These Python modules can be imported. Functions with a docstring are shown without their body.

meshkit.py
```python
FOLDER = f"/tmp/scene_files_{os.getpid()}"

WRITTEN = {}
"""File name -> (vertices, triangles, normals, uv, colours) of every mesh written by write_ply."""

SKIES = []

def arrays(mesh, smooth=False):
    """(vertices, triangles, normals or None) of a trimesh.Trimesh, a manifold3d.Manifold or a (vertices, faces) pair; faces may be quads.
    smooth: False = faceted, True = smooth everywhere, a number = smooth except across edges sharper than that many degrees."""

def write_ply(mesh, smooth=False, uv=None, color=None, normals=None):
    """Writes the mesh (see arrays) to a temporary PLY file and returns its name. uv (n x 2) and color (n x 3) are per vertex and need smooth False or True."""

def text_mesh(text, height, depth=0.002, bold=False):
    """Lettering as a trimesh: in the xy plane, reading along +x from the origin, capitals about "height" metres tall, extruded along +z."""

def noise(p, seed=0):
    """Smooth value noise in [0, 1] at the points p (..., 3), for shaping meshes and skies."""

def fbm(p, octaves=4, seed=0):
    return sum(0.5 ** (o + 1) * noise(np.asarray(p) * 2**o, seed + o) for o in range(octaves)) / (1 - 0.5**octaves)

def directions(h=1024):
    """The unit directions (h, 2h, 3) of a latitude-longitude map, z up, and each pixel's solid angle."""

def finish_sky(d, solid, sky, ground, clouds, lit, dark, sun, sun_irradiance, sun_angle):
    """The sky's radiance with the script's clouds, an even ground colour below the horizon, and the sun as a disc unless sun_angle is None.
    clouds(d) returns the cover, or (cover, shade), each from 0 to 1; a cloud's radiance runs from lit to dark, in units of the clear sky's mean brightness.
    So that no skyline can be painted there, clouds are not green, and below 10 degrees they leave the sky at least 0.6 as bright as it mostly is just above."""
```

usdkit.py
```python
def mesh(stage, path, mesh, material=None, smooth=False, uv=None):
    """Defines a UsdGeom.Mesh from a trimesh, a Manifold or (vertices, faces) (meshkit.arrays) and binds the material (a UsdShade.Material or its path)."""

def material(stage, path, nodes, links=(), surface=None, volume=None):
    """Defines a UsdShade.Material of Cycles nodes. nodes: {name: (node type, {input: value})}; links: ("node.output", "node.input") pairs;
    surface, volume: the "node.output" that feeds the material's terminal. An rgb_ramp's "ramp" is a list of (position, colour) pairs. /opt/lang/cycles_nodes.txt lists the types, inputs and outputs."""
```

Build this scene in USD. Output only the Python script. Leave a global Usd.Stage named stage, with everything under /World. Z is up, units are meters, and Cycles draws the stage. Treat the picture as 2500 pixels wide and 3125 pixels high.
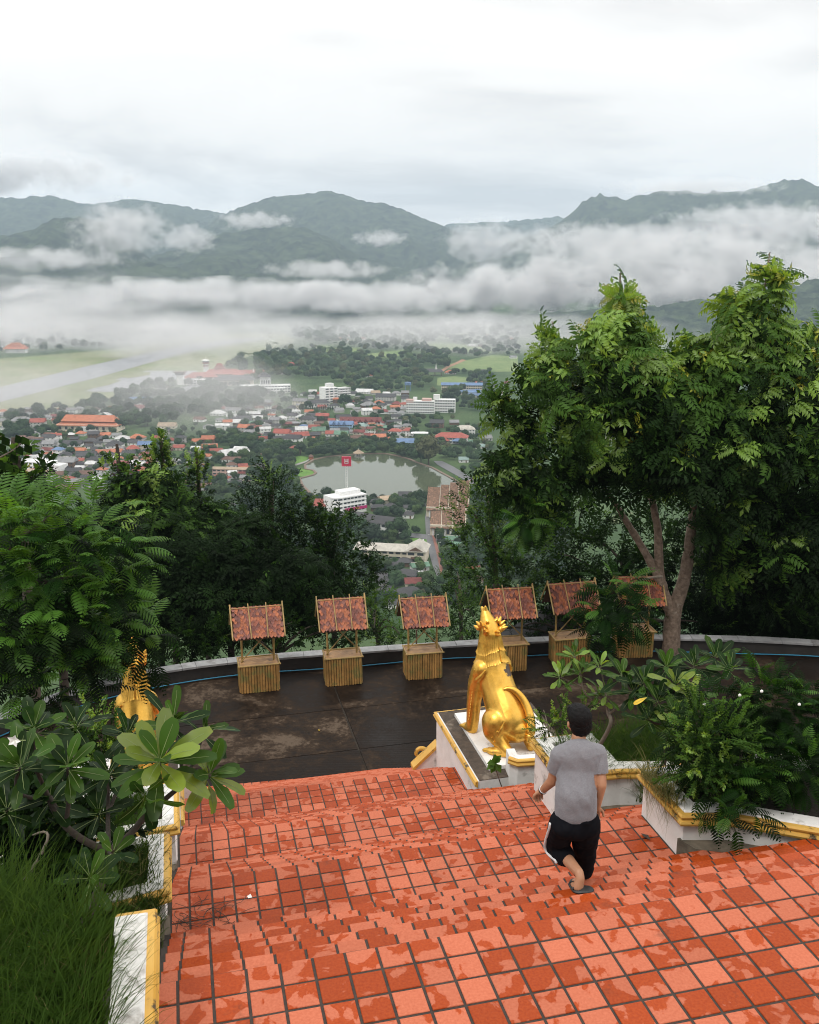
import math, random, numpy as np, trimesh, manifold3d, usdkit, meshkit
from pxr import Usd, UsdGeom, UsdLux, UsdShade, Gf, Sdf, Vt
from shapely.geometry import Polygon, Point, LineString
stage = Usd.Stage.CreateInMemory()
UsdGeom.Xform.Define(stage, '/World'); UsdGeom.Scope.Define(stage, '/World/Looks')
random.seed(5); RNG = np.random.default_rng(11)
# ---------------------------------------------------------------- camera, sky, sun, exposure
PITCH, FPX = 14.5, 2917.0
EXPOSURE = -0.22
cam = UsdGeom.Camera.Define(stage, '/World/camera')
cam.CreateHorizontalApertureAttr(36.0); cam.CreateFocalLengthAttr(36.0 * FPX / 2500)
cam.AddRotateXYZOp().Set(Gf.Vec3f(90 - PITCH, 0, 0))
cam.CreateClippingRangeAttr(Gf.Vec2f(0.1, 60000)); cam.CreateExposureAttr(EXPOSURE)
SUN_EL, SUN_AZ = math.radians(56), math.radians(-140)
SKY_STRENGTH, SUN_INT = 0.1, 0.4

def mat(name, nodes, links=(), surface=None, volume=None):
    return usdkit.material(stage, '/World/Looks/' + name, nodes, links, surface, volume)

# overcast: the deck is brighter overhead than at the horizon, with soft grey layers in it
mat('sky_look', {
    'tc': ('texture_coordinate', {}), 'sx': ('separate_xyz', {}), 'zz': ('math', {'math_type': 'maximum', 'value2': 0.0}), 'za': ('math', {'math_type': 'add', 'value2': 0.16}),
    'dx': ('math', {'math_type': 'divide'}), 'dy': ('math', {'math_type': 'divide'}), 'cv': ('combine_xyz', {'z': 3.7}),
    'mp': ('mapping', {'scale': (0.7, 0.8, 1.0)}),
    'n1': ('noise_texture', {'scale': 0.75, 'detail': 7.0, 'roughness': 0.52, 'distortion': 0.5}),
    'rp': ('rgb_ramp', {'ramp': [(0.34, (5.6, 5.5, 5.4)), (0.44, (7.3, 7.15, 7.0)), (0.53, (9.2, 9.0, 8.7)), (0.66, (10.2, 9.9, 9.5))]}),
    'gr': ('map_range', {'from_min': 0.0, 'from_max': 1.0, 'to_min': 1.10, 'to_max': 2.5}),
    'gm': ('vector_math', {'math_type': 'scale'}),
    'sk': ('sky_texture', {'sky_type': 'single_scattering', 'sun_disc': False, 'sun_elevation': SUN_EL, 'sun_rotation': SUN_AZ}),
    'mx': ('mix_color', {'fac': 0.985}), 'bg': ('background_shader', {'strength': SKY_STRENGTH})},
    [('tc.generated', 'sx.vector'), ('sx.z', 'zz.value1'), ('zz.value', 'za.value1'), ('sx.x', 'dx.value1'), ('za.value', 'dx.value2'), ('sx.y', 'dy.value1'), ('za.value', 'dy.value2'),
     ('dx.value', 'cv.x'), ('dy.value', 'cv.y'), ('cv.vector', 'mp.vector'), ('mp.vector', 'n1.vector'), ('n1.fac', 'rp.fac'), ('zz.value', 'gr.value'),
     ('rp.color', 'gm.vector1'), ('gr.result', 'gm.scale'), ('sk.color', 'mx.a'), ('gm.vector', 'mx.b'), ('mx.result', 'bg.color')], surface='bg.background')
dome = UsdLux.DomeLight.Define(stage, '/World/sky')
UsdShade.MaterialBindingAPI.Apply(dome.GetPrim()).Bind(UsdShade.Material.Get(stage, '/World/Looks/sky_look'))
dome.GetPrim().SetCustomDataByKey('kind', 'structure'); dome.GetPrim().SetCustomDataByKey('label', 'bright overcast sky with soft grey cloud layers')
sun = UsdLux.DistantLight.Define(stage, '/World/sun')
sun.CreateIntensityAttr(SUN_INT); sun.CreateAngleAttr(14.0); sun.CreateNormalizeAttr(True); sun.CreateColorAttr(Gf.Vec3f(1, .96, .9))
sun.AddRotateXYZOp().Set(Gf.Vec3f(90 - math.degrees(SUN_EL), 0, 180 - math.degrees(SUN_AZ)))

# ---------------------------------------------------------------- helpers
CP, SP = math.cos(math.radians(PITCH)), math.sin(math.radians(PITCH))
def ray(px, py):                      # direction through a point of the 2500 x 3125 picture, from the camera at the origin
    dy = py - 1562.5
    return np.array([px - 1250.0, FPX * CP - dy * SP, -(FPX * SP + dy * CP)])
def at_z(px, py, z): d = ray(px, py); return d * (z / d[2])
def at_y(px, py, y): d = ray(px, py); return d * (y / d[1])
def proj(p):
    p = np.asarray(p, float); d = p[..., 1] * CP - p[..., 2] * SP; u = p[..., 1] * SP + p[..., 2] * CP
    return np.stack([1250 + FPX * p[..., 0] / d, 1562.5 - FPX * u / d], -1)
YAW = math.radians(-13.715)
AV, BV = np.array([math.sin(YAW), math.cos(YAW), 0]), np.array([math.cos(YAW), -math.sin(YAW), 0])
def S(l, a, z): return BV * l + AV * a + np.array([0, 0, z])       # stair coordinates: across, downhill, height
STAIR_RZ = YAW * -1                                                # rotation about z that takes x to BV, y to AV
RZD = math.degrees(STAIR_RZ)

_names = {}
def numbered(base, parent):
    k = (parent, base); n = _names.get(k, -1) + 1; _names[k] = n
    return base if n == 0 else '%s_%03d' % (base, n)
def tag(prim, label=None, cat=None, group=None, kind=None):
    for k, v in (('label', label), ('category', cat), ('group', group), ('kind', kind)):
        if v: prim.SetCustomDataByKey(k, v)
    return prim
def path_of(p): return str(p.GetPath()) if hasattr(p, 'GetPath') else p
def xf(prim, loc=None, rz=None, scale=None, rx=None, ry=None):
    x = UsdGeom.Xformable(prim)
    if loc is not None: x.AddTranslateOp().Set(Gf.Vec3d(*map(float, loc)))
    if rz is not None or rx is not None or ry is not None: x.AddRotateXYZOp().Set(Gf.Vec3f(float(rx or 0), float(ry or 0), float(rz or 0)))
    if scale is not None:
        s = (scale,) * 3 if np.ndim(scale) == 0 else scale
        x.AddScaleOp().Set(Gf.Vec3f(*map(float, s)))
def thing(name, label, cat, loc=(0, 0, 0), rz=0.0, group=None, scale=None, kind=None):
    p = UsdGeom.Xform.Define(stage, '/World/' + numbered(name, '/World')).GetPrim()
    xf(p, loc, rz, scale); return tag(p, label, cat, group, kind)
def holder(name, kind='structure', label=None, parent='/World'):
    p = UsdGeom.Xform.Define(stage, path_of(parent) + '/' + numbered(name, path_of(parent))).GetPrim()
    return tag(p, label, None, None, kind)
def put(parent, name, mesh, material, smooth=False, label=None, kind=None, loc=None, rz=None):
    pp = path_of(parent) if parent is not None else '/World'
    if isinstance(mesh, MB): mesh = mesh.arr()
    m = usdkit.mesh(stage, pp + '/' + numbered(name, pp), mesh, '/World/Looks/' + material, smooth).GetPrim()
    if loc is not None or rz is not None: xf(m, loc, rz)
    if label or kind: tag(m, label, None, None, kind)
    return m
def copy_of(src, name, label, loc, rz=0.0, scale=None, group=None, cat=None, rx=None, ry=None):
    p = UsdGeom.Xform.Define(stage, '/World/' + numbered(name, '/World')).GetPrim()
    p.GetReferences().AddInternalReference(path_of(src)); p.SetInstanceable(True)
    x = UsdGeom.Xformable(p); x.ClearXformOpOrder()
    for n in ('xformOp:translate', 'xformOp:rotateXYZ', 'xformOp:scale'):
        if p.HasProperty(n): p.RemoveProperty(n)
    x = UsdGeom.Xformable(p)
    x.AddTranslateOp().Set(Gf.Vec3d(*map(float, loc))); x.AddRotateXYZOp().Set(Gf.Vec3f(float(rx or 0), float(ry or 0), float(rz)))
    if scale is not None: x.AddScaleOp().Set(Gf.Vec3f(*map(float, (scale,) * 3 if np.ndim(scale) == 0 else scale)))
    return tag(p, label, cat, group)
def proto(name):                      # class prim to reference
    stage.CreateClassPrim('/World/Looks/shapes') if not stage.GetPrimAtPath('/World/Looks/shapes') else None
    return stage.DefinePrim('/World/Looks/shapes/' + name, 'Xform')
def scatter(parent, name, protos, pos, quat, scale, idx, kind='stuff', label=None):
    """one point instancer that is a part (or a thing of its own): protos = [(mesh, material)], pos n x 3, quat n x 4 (w,x,y,z)"""
    pp = path_of(parent) if parent is not None else '/World'
    pi = UsdGeom.PointInstancer.Define(stage, pp + '/' + numbered(name, pp))
    paths = []
    for k, (m, mt) in enumerate(protos):
        q = pi.GetPath().AppendChild('shape_%d' % k)
        usdkit.mesh(stage, str(q), m.arr() if isinstance(m, MB) else m, '/World/Looks/' + mt, False); paths.append(q)
    pi.CreatePrototypesRel().SetTargets(paths)
    pos, quat = np.asarray(pos, np.float32), np.asarray(quat, np.float32); scale = np.asarray(scale, np.float32)
    if scale.ndim == 1: scale = np.repeat(scale[:, None], 3, 1)
    pi.CreatePositionsAttr(Vt.Vec3fArray.FromNumpy(pos)); pi.CreateProtoIndicesAttr(Vt.IntArray.FromNumpy(np.asarray(idx, np.int32)))
    pi.CreateOrientationsAttr(Vt.QuathArray([Gf.Quath(float(a), float(b), float(c), float(d)) for a, b, c, d in quat]))
    pi.CreateScalesAttr(Vt.Vec3fArray.FromNumpy(scale))
    return tag(pi.GetPrim(), label, None, None, kind)
def quat_from(fwd, up):               # quaternions whose x axis is fwd and z axis near up
    x = fwd / np.linalg.norm(fwd, axis=1, keepdims=True)
    y = np.cross(up, x); n = np.linalg.norm(y, axis=1, keepdims=True); y = np.where(n > 1e-4, y / np.maximum(n, 1e-4), [0, 1, 0.])
    z = np.cross(x, y); m = np.stack([x, y, z], -1)
    from scipy.spatial.transform import Rotation as R
    q = R.from_matrix(m).as_quat(); return q[:, [3, 0, 1, 2]]

class MB:                             # collects triangles
    def __init__(s): s.v, s.f, s.n = [], [], 0
    def add(s, v, f):
        v, f = np.asarray(v, float), np.asarray(f, int)
        if f.shape[1] == 4: f = np.vstack([f[:, [0, 1, 2]], f[:, [0, 2, 3]]])
        s.v.append(v); s.f.append(f + s.n); s.n += len(v); return s
    def tm(s, m): return s.add(m.vertices, m.faces)
    def box(s, lo, hi, rz=0.0, at=(0, 0, 0)):
        lo, hi = np.array(lo, float), np.array(hi, float)
        v = np.array([[x, y, z] for z in (0, 1) for y in (0, 1) for x in (0, 1)]) * (hi - lo) + lo
        if rz: c, q = math.cos(rz), math.sin(rz); v = np.stack([v[:, 0] * c - v[:, 1] * q, v[:, 0] * q + v[:, 1] * c, v[:, 2]], 1)
        return s.add(v + np.array(at), [[0, 2, 3, 1], [4, 5, 7, 6], [0, 1, 5, 4], [2, 6, 7, 3], [0, 4, 6, 2], [1, 3, 7, 5]])
    def cbox(s, lo, hi, c=0.01):      # box with chamfered top edges
        (x0, y0, z0), (x1, y1, z1) = lo, hi
        r = lambda k, z: [(x0 + k, y0 + k, z), (x1 - k, y0 + k, z), (x1 - k, y1 - k, z), (x0 + k, y1 - k, z)]
        v = r(0, z0) + r(0, z1 - c) + r(c, z1); f = [[3, 2, 1, 0], [8, 9, 10, 11]]
        for b in (0, 4):
            for i in range(4): j = (i + 1) % 4; f.append([b + i, b + j, b + 4 + j, b + 4 + i])
        return s.add(v, f)
    def tube(s, pts, r, n=6, cap=True):
        pts = np.asarray(pts, float); k = len(pts); r = np.full(k, r) if np.ndim(r) == 0 else np.asarray(r, float)
        t = np.gradient(pts, axis=0); t /= np.maximum(np.linalg.norm(t, axis=1, keepdims=True), 1e-9)
        ref = np.array([0, 0, 1.0]) if abs(t[0][2]) < .9 else np.array([1.0, 0, 0]); rows = []
        u = np.cross(t[0], ref); u /= np.linalg.norm(u)
        for i in range(k):
            u = u - t[i] * (u @ t[i]); u /= max(np.linalg.norm(u), 1e-9); w = np.cross(t[i], u)
            an = np.arange(n) / n * 2 * np.pi
            rows.append(pts[i] + r[i] * (np.cos(an)[:, None] * u + np.sin(an)[:, None] * w))
        v = np.vstack(rows); f = []
        for i in range(k - 1):
            for j in range(n): q = (j + 1) % n; f.append([i * n + j, i * n + q, (i + 1) * n + q, (i + 1) * n + j])
        f = np.array(f); f = np.vstack([f[:, [0, 1, 2]], f[:, [0, 2, 3]]])
        if cap:
            f = np.vstack([f, [[0, j + 1, j] for j in range(1, n - 1)], [[(k - 1) * n, (k - 1) * n + j, (k - 1) * n + j + 1] for j in range(1, n - 1)]])
        return s.add(v, f)
    def prism(s, poly, z0, z1):       # plan polygon (convex or not) raised
        m = trimesh.creation.extrude_polygon(Polygon(poly) if not hasattr(poly, 'exterior') else poly, z1 - z0, engine='earcut'); v = m.vertices.copy(); v[:, 2] += z0
        return s.add(v, m.faces)
    def poly(s, pts):                 # flat fan
        return s.add(pts, [[0, i, i + 1] for i in range(1, len(pts) - 1)])
    def arr(s): return (np.vstack(s.v), np.vstack(s.f)) if s.v else (np.zeros((0, 3)), np.zeros((0, 3), int))
    def moved(s, m4):
        v, f = s.arr(); return (v @ m4[:3, :3].T + m4[:3, 3], f)
def rotz(v, a):
    c, q = math.cos(a), math.sin(a); v = np.asarray(v, float)
    return np.stack([v[..., 0] * c - v[..., 1] * q, v[..., 0] * q + v[..., 1] * c, v[..., 2]], -1)
def stairs_to_world(mesh):            # vertices given as (l, a, z)
    v, f = mesh.arr() if isinstance(mesh, MB) else mesh
    return (v[:, :1] * BV + v[:, 1:2] * AV + v[:, 2:] * np.array([0, 0, 1.0]), f)
def sweep(poly, profile, closed=False):
    """profile (outward offset, height) swept along a plan polyline with mitred corners; outward is to the right of travel"""
    P = np.asarray(poly, float); n = len(P); k = len(profile); rows = []
    for i in range(n):
        a = P[i] - P[i - 1] if (i > 0 or closed) else P[1] - P[0]; b = P[(i + 1) % n] - P[i] if (i < n - 1 or closed) else a
        a, b = a / np.linalg.norm(a), b / np.linalg.norm(b); na, nb = np.array([a[1], -a[0]]), np.array([b[1], -b[0]])
        m = na + nb; m /= max(np.linalg.norm(m), 1e-6); m /= max(m @ na, .35)
        rows.append([[P[i][0] + m[0] * o, P[i][1] + m[1] * o, h] for o, h in profile])
    v = np.array(rows).reshape(-1, 3); f = []
    for i in range(n if closed else n - 1):
        for j in range(k - 1):
            A, B = i * k, ((i + 1) % n) * k; f.append([A + j, A + j + 1, B + j + 1, B + j])
    if not closed: 
        f = np.array(f); f = np.vstack([f[:, [0, 1, 2]], f[:, [0, 2, 3]]])
        f = np.vstack([f, [[0, j + 1, j] for j in range(1, k - 1)], [[(n - 1) * k, (n - 1) * k + j, (n - 1) * k + j + 1] for j in range(1, k - 1)]])
    return v, np.array(f)
def ordinal(n):
    w = ['first', 'second', 'third', 'fourth', 'fifth', 'sixth', 'seventh', 'eighth', 'ninth', 'tenth', 'eleventh', 'twelfth', 'thirteenth', 'fourteenth', 'fifteenth', 'sixteenth', 'seventeenth', 'eighteenth', 'nineteenth', 'twentieth']
    return w[n] if n < 20 else '%dth' % (n + 1) if (n + 1) % 10 not in (1, 2, 3) or (n + 1) % 100 in (11, 12, 13) else '%d%s' % (n + 1, {1: 'st', 2: 'nd', 3: 'rd'}[(n + 1) % 10])

# ---------------------------------------------------------------- materials
def pbr(name, c1, c2=None, rough=.6, scale=3.0, detail=5.0, bump=0.0, bscale=None, metallic=0.0, lo=.35, hi=.65, c3=None, s3=1.0, t3=(.55, .65), coat=0.0, rvar=0.0, obj=True, spec=None):
    """mottled principled surface: c1/c2 by a fine noise, c3 (stain) by a broad one"""
    c2 = c2 or tuple(x * .8 for x in c1)
    N = {'g': ('geometry', {}), 'n': ('noise_texture', {'scale': scale, 'detail': detail, 'roughness': .6}), 'r': ('rgb_ramp', {'ramp': [(lo, c1), (hi, c2)]}),
         'p': ('principled_bsdf', {'roughness': rough, 'metallic': metallic, **({'specular_ior_level': spec} if spec is not None else {}), **({'coat_weight': coat, 'coat_roughness': .1} if coat else {})})}
    L = [('g.position', 'n.vector'), ('n.fac', 'r.fac')]; col = 'r.color'
    if obj:
        N['oi'] = ('object_info', {}); N['hv'] = ('map_range', {'to_min': .86, 'to_max': 1.14}); N['hs'] = ('hsv', {}); L += [('oi.random', 'hv.value'), ('hv.result', 'hs.value'), ('r.color', 'hs.color')]; col = 'hs.color'
    if c3:
        N['n3'] = ('noise_texture', {'scale': s3, 'detail': 6.0, 'roughness': .65}); N['r3'] = ('map_range', {'from_min': t3[0], 'from_max': t3[1], 'clamp': True}); N['m3'] = ('mix_color', {'b': c3})
        L += [('g.position', 'n3.vector'), ('n3.fac', 'r3.value'), ('r3.result', 'm3.fac'), (col, 'm3.a')]; col = 'm3.result'
    L.append((col, 'p.base_color'))
    if rvar:
        N['rm'] = ('map_range', {'to_min': max(rough - rvar, .03), 'to_max': rough + rvar, 'from_min': .3, 'from_max': .7}); L += [('n.fac', 'rm.value'), ('rm.result', 'p.roughness')]
    if bump:
        N['nb'] = ('noise_texture', {'scale': bscale or scale * 4, 'detail': 4.0}); N['b'] = ('bump', {'strength': 1.0, 'distance': bump}); L += [('g.position', 'nb.vector'), ('nb.fac', 'b.height'), ('b.normal', 'p.normal')]
    return mat(name, N, L, surface='p.BSDF')
def leafmat(name, c1, c2, trans=(.12, .2, .02), rough=.42, scale=2.0, tw=.3, young=None, spec=.5):
    N = {'g': ('geometry', {}), 'n': ('noise_texture', {'scale': scale, 'detail': 2.0}), 'ri': ('math', {'math_type': 'multiply_add', 'value2': .5, 'value3': -.25}), 'ad': ('math', {'math_type': 'add'}),
         'r': ('rgb_ramp', {'ramp': [(.3, c1), (.7, c2)]}), 'p': ('principled_bsdf', {'roughness': rough, 'specular_ior_level': spec}), 't': ('translucent_bsdf', {'color': trans}), 'm': ('mix_closure', {'fac': tw})}
    N['oi'] = ('object_info', {}); N['ov'] = ('map_range', {'to_min': .62, 'to_max': 1.38}); N['hs'] = ('hsv', {})
    L = [('g.position', 'n.vector'), ('g.random_per_island', 'ri.value1'), ('n.fac', 'ad.value1'), ('ri.value', 'ad.value2'), ('ad.value', 'r.fac'), ('oi.random', 'ov.value'), ('ov.result', 'hs.value'), ('r.color', 'hs.color'), ('hs.color', 'p.base_color'), ('p.BSDF', 'm.closure1'), ('t.BSDF', 'm.closure2')]
    return mat(name, N, L, surface='m.closure')
pbr('white_plaster', (.76, .75, .73), (.64, .62, .59), rough=.7, scale=2.5, c3=(.16, .13, .10), s3=2.6, t3=(.60, .74), bump=.004, obj=False)
pbr('white_paint', (.74, .74, .73), (.62, .62, .60), rough=.7, scale=.6, obj=True)
pbr('cream_paint', (.60, .54, .42), (.50, .45, .36), rough=.7, scale=.5)
pbr('pink_paint', (.62, .42, .36), (.55, .36, .32), rough=.7, scale=.5)
pbr('blue_paint', (.35, .5, .66), (.3, .45, .6), rough=.6, scale=.5)
pbr('brown_wood', (.13, .075, .045), (.09, .05, .03), rough=.7, scale=1.0)
pbr('grey_wall', (.42, .41, .39), (.34, .33, .31), rough=.8, scale=.5)
for nm, c in (('red', (.33, .085, .06)), ('orange', (.44, .155, .08)), ('dark', (.060, .058, .060)), ('brown', (.155, .085, .06)), ('grey', (.24, .24, .24)), ('white', (.62, .62, .61)), ('blue', (.13, .21, .36)), ('green', (.12, .22, .15)), ('teal', (.26, .36, .33)), ('maroon', (.20, .05, .042)), ('tan', (.42, .32, .22)), ('pale', (.47, .44, .38))):
    pbr('roof_' + nm, c, tuple(x * .7 for x in c), rough=.6, scale=.35, lo=.3, hi=.7, c3=tuple(x * .45 for x in c), s3=.15, t3=(.55, .75), spec=.3)
pbr('window_dark', (.03, .035, .04), (.05, .055, .06), rough=.15, scale=.5)
pbr('asphalt', (.11, .11, .112), (.085, .085, .087), rough=.5, scale=.5, obj=False)
pbr('runway_grey', (.20, .205, .215), (.16, .165, .175), rough=.45, scale=.02, obj=False)
pbr('brick_path', (.25, .10, .065), (.20, .085, .06), rough=.6, scale=1.0, obj=False)
pbr('concrete', (.30, .29, .27), (.24, .23, .21), rough=.8, scale=1.5, obj=False)

# ---------------------------------------------------------------- the valley, its mountains, haze and low cloud
VZ = -185.0
pbr('forest', (.006, .015, .010), (.056, .080, .040), rough=1.0, scale=.022, detail=9.0, lo=.36, hi=.64, c3=(.075, .10, .05), s3=.0035, t3=(.55, .8), obj=False, spec=.1)
pbr('valley_green', (.035, .065, .025), (.075, .115, .045), rough=1.0, scale=.012, detail=8.0, c3=(.15, .14, .08), s3=.02, t3=(.60, .72), obj=False, spec=.1)
pbr('field_green', (.14, .20, .08), (.19, .235, .10), rough=1.0, scale=.03, detail=5.0, c3=(.10, .16, .06), s3=.05, t3=(.55, .7), obj=False, spec=.1)
pbr('airfield_grass', (.18, .20, .11), (.25, .25, .15), rough=1.0, scale=.008, detail=6.0, c3=(.15, .20, .08), s3=.01, t3=(.5, .65), obj=False, spec=.1)
pbr('lawn', (.10, .20, .045), (.14, .25, .06), rough=1.0, scale=.1, obj=False, spec=.1)
pbr('dirt', (.34, .20, .13), (.28, .17, .11), rough=1.0, scale=.1, obj=False, spec=.1)
mat('water', {'g': ('geometry', {}), 'n': ('noise_texture', {'scale': .5, 'detail': 3.0}), 'b': ('bump', {'distance': .003}), 'p': ('principled_bsdf', {'base_color': (.040, .048, .028), 'roughness': .05, 'ior': 1.33})},
    [('g.position', 'n.vector'), ('n.fac', 'b.height'), ('b.normal', 'p.normal')], surface='p.BSDF')
nfb = lambda X, Y, s, o=5, sd=0: meshkit.fbm(np.stack([X / s, Y / s, np.zeros_like(X) + .37], -1), o, sd)
def grid_mesh(X, Y, Z):
    n, m = X.shape; i = np.arange(n * m).reshape(n, m)
    f = np.concatenate([np.stack([i[:-1, :-1], i[1:, :-1], i[1:, 1:]], -1).reshape(-1, 3), np.stack([i[:-1, :-1], i[1:, 1:], i[:-1, 1:]], -1).reshape(-1, 3)])
    return np.stack([X, Y, Z], -1).reshape(-1, 3), f
gx, gy = np.meshgrid(np.linspace(-7000, 7000, 90), np.concatenate([np.linspace(120, 3000, 50), np.linspace(3200, 11000, 30)]), indexing='ij')
gz = VZ + np.clip((gy - 2900) / 2500, 0, 1) ** 1.3 * 60 * nfb(gx, gy, 900, 4)
put(None, 'valley_ground', grid_mesh(gx, gy, gz), 'valley_green', True, 'flat green valley floor spread out below the hill', 'structure')

def ridge(px, ydist, front, back=2500, rough=1.0, seed=0, label=None, step=26.0, mt='forest'):
    """a mountain whose crest runs through the given directions at about ydist metres"""
    px = np.array(px, float); us, hs = [], []
    for a, b in px: d = ray(a, b); us.append(d[0] / d[1]); hs.append(d[2] / d[1] * ydist)
    us, hs = np.array(us), np.array(hs)
    xs = np.arange(us[0] * ydist * 1.02, us[-1] * ydist * 1.02, step); t = np.concatenate([np.linspace(-1, 0, max(int(front / step * .9), 30)), np.linspace(0.03, 1, 24)])
    X, T = np.meshgrid(xs, t, indexing='ij'); Y = ydist + np.where(T < 0, T * front, T * back)
    crest = np.interp(X / ydist, us, hs)
    crest = crest + (nfb(X, X * 0, 260, 4, seed) - .5) * 62 * rough
    wob = (nfb(X, Y, 700, 5, seed + 1) - .5)
    prof = np.clip(1 - np.abs(T) ** 1.15 + 0 * T, 0, 1)
    gul = np.abs(nfb(X + 400 * wob, Y * .45, 420, 5, seed + 2) - .5) * 2                # ravines run down the slope
    h = (crest - VZ) * np.clip(prof + (gul - .35) * 1.1 * (1 - prof) * prof * 3.0 + wob * .5 * prof * (1 - prof), 0, 1.02)
    tree = meshkit.noise(np.stack([X / 21, Y / 21, X * 0], -1), 7) * 24 + meshkit.noise(np.stack([X / 9., Y / 9., X * 0], -1), 9) * 7
    Z = VZ - 6 + h + tree * np.clip(h / 40, 0, 1)
    put(None, 'mountain', grid_mesh(X, Y, Z), mt, False, label, 'structure')
ridge([(-420, 620), (-200, 610), (0, 612), (150, 604), (280, 625), (400, 610), (520, 622), (650, 650), (760, 660), (900, 700), (1000, 760)], 7400, 2600, seed=1, label='far blue mountain range under the cloud on the left')
ridge([(480, 800), (600, 715), (700, 650), (760, 622), (830, 603), (900, 600), (1000, 590), (1060, 607), (1110, 620), (1170, 627), (1230, 647), (1290, 672), (1340, 692), (1400, 722), (1460, 762), (1560, 830)], 6400, 2200, seed=2, label='long forested mountain in the middle with a falling right shoulder')
ridge([(1100, 740), (1200, 705), (1340, 688), (1450, 683), (1600, 676), (1700, 668), (1800, 690), (1900, 740)], 8600, 2000, seed=3, label='pale far mountain closing the gap between two ranges')
ridge([(1400, 840), (1480, 790), (1560, 742), (1640, 720), (1700, 690), (1745, 660), (1780, 620), (1810, 605), (1830, 599), (1850, 607), (1880, 602), (1900, 613), (1950, 602), (1990, 592), (2030, 584), (2080, 586), (2150, 600), (2250, 590), (2330, 575), (2400, 552), (2440, 548), (2500, 570), (2700, 600)], 6000, 2000, seed=4, label='steep forested mountain with a notched peak on the right')
ridge([(260, 880), (422, 805), (482, 788), (573, 758), (678, 720), (791, 698), (904, 705), (1002, 728), (1093, 788), (1206, 826), (1350, 856), (1480, 900)], 4900, 1500, back=1200, seed=5, label='rounded forested hill in front of the middle mountain', step=20)
ridge([(-380, 790), (-100, 762), (45, 720), (113, 705), (181, 683), (249, 674), (316, 683), (345, 720), (430, 775), (520, 830)], 4400, 1200, back=1000, seed=6, label='dark forested hill standing out of the mist on the left', step=18)
ridge([(-300, 870), (0, 842), (120, 826), (226, 822), (301, 807), (377, 803), (437, 818), (520, 832), (700, 852), (860, 838), (950, 862), (1080, 900), (1250, 925)], 3900, 900, back=900, seed=7, label='low forested ridge at the far edge of the valley', step=16)
ridge([(1500, 985), (1700, 962), (1900, 955), (2100, 930), (2300, 905), (2500, 880), (2800, 870)], 3000, 700, back=900, seed=8, label='dark wooded rise behind the tall tree on the right', step=14)

mat('haze_look', {'v': ('principled_volume', {'color': (.68, .85, 1.0), 'density': 0.72e-4, 'anisotropy': 0.0})}, volume='v.volume')
put(None, 'haze', trimesh.creation.box(bounds=[[-7200, -200, VZ - 8], [7200, 11200, 790]]), 'haze_look', False, 'thin damp air that pales the far valley', 'stuff')

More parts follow.
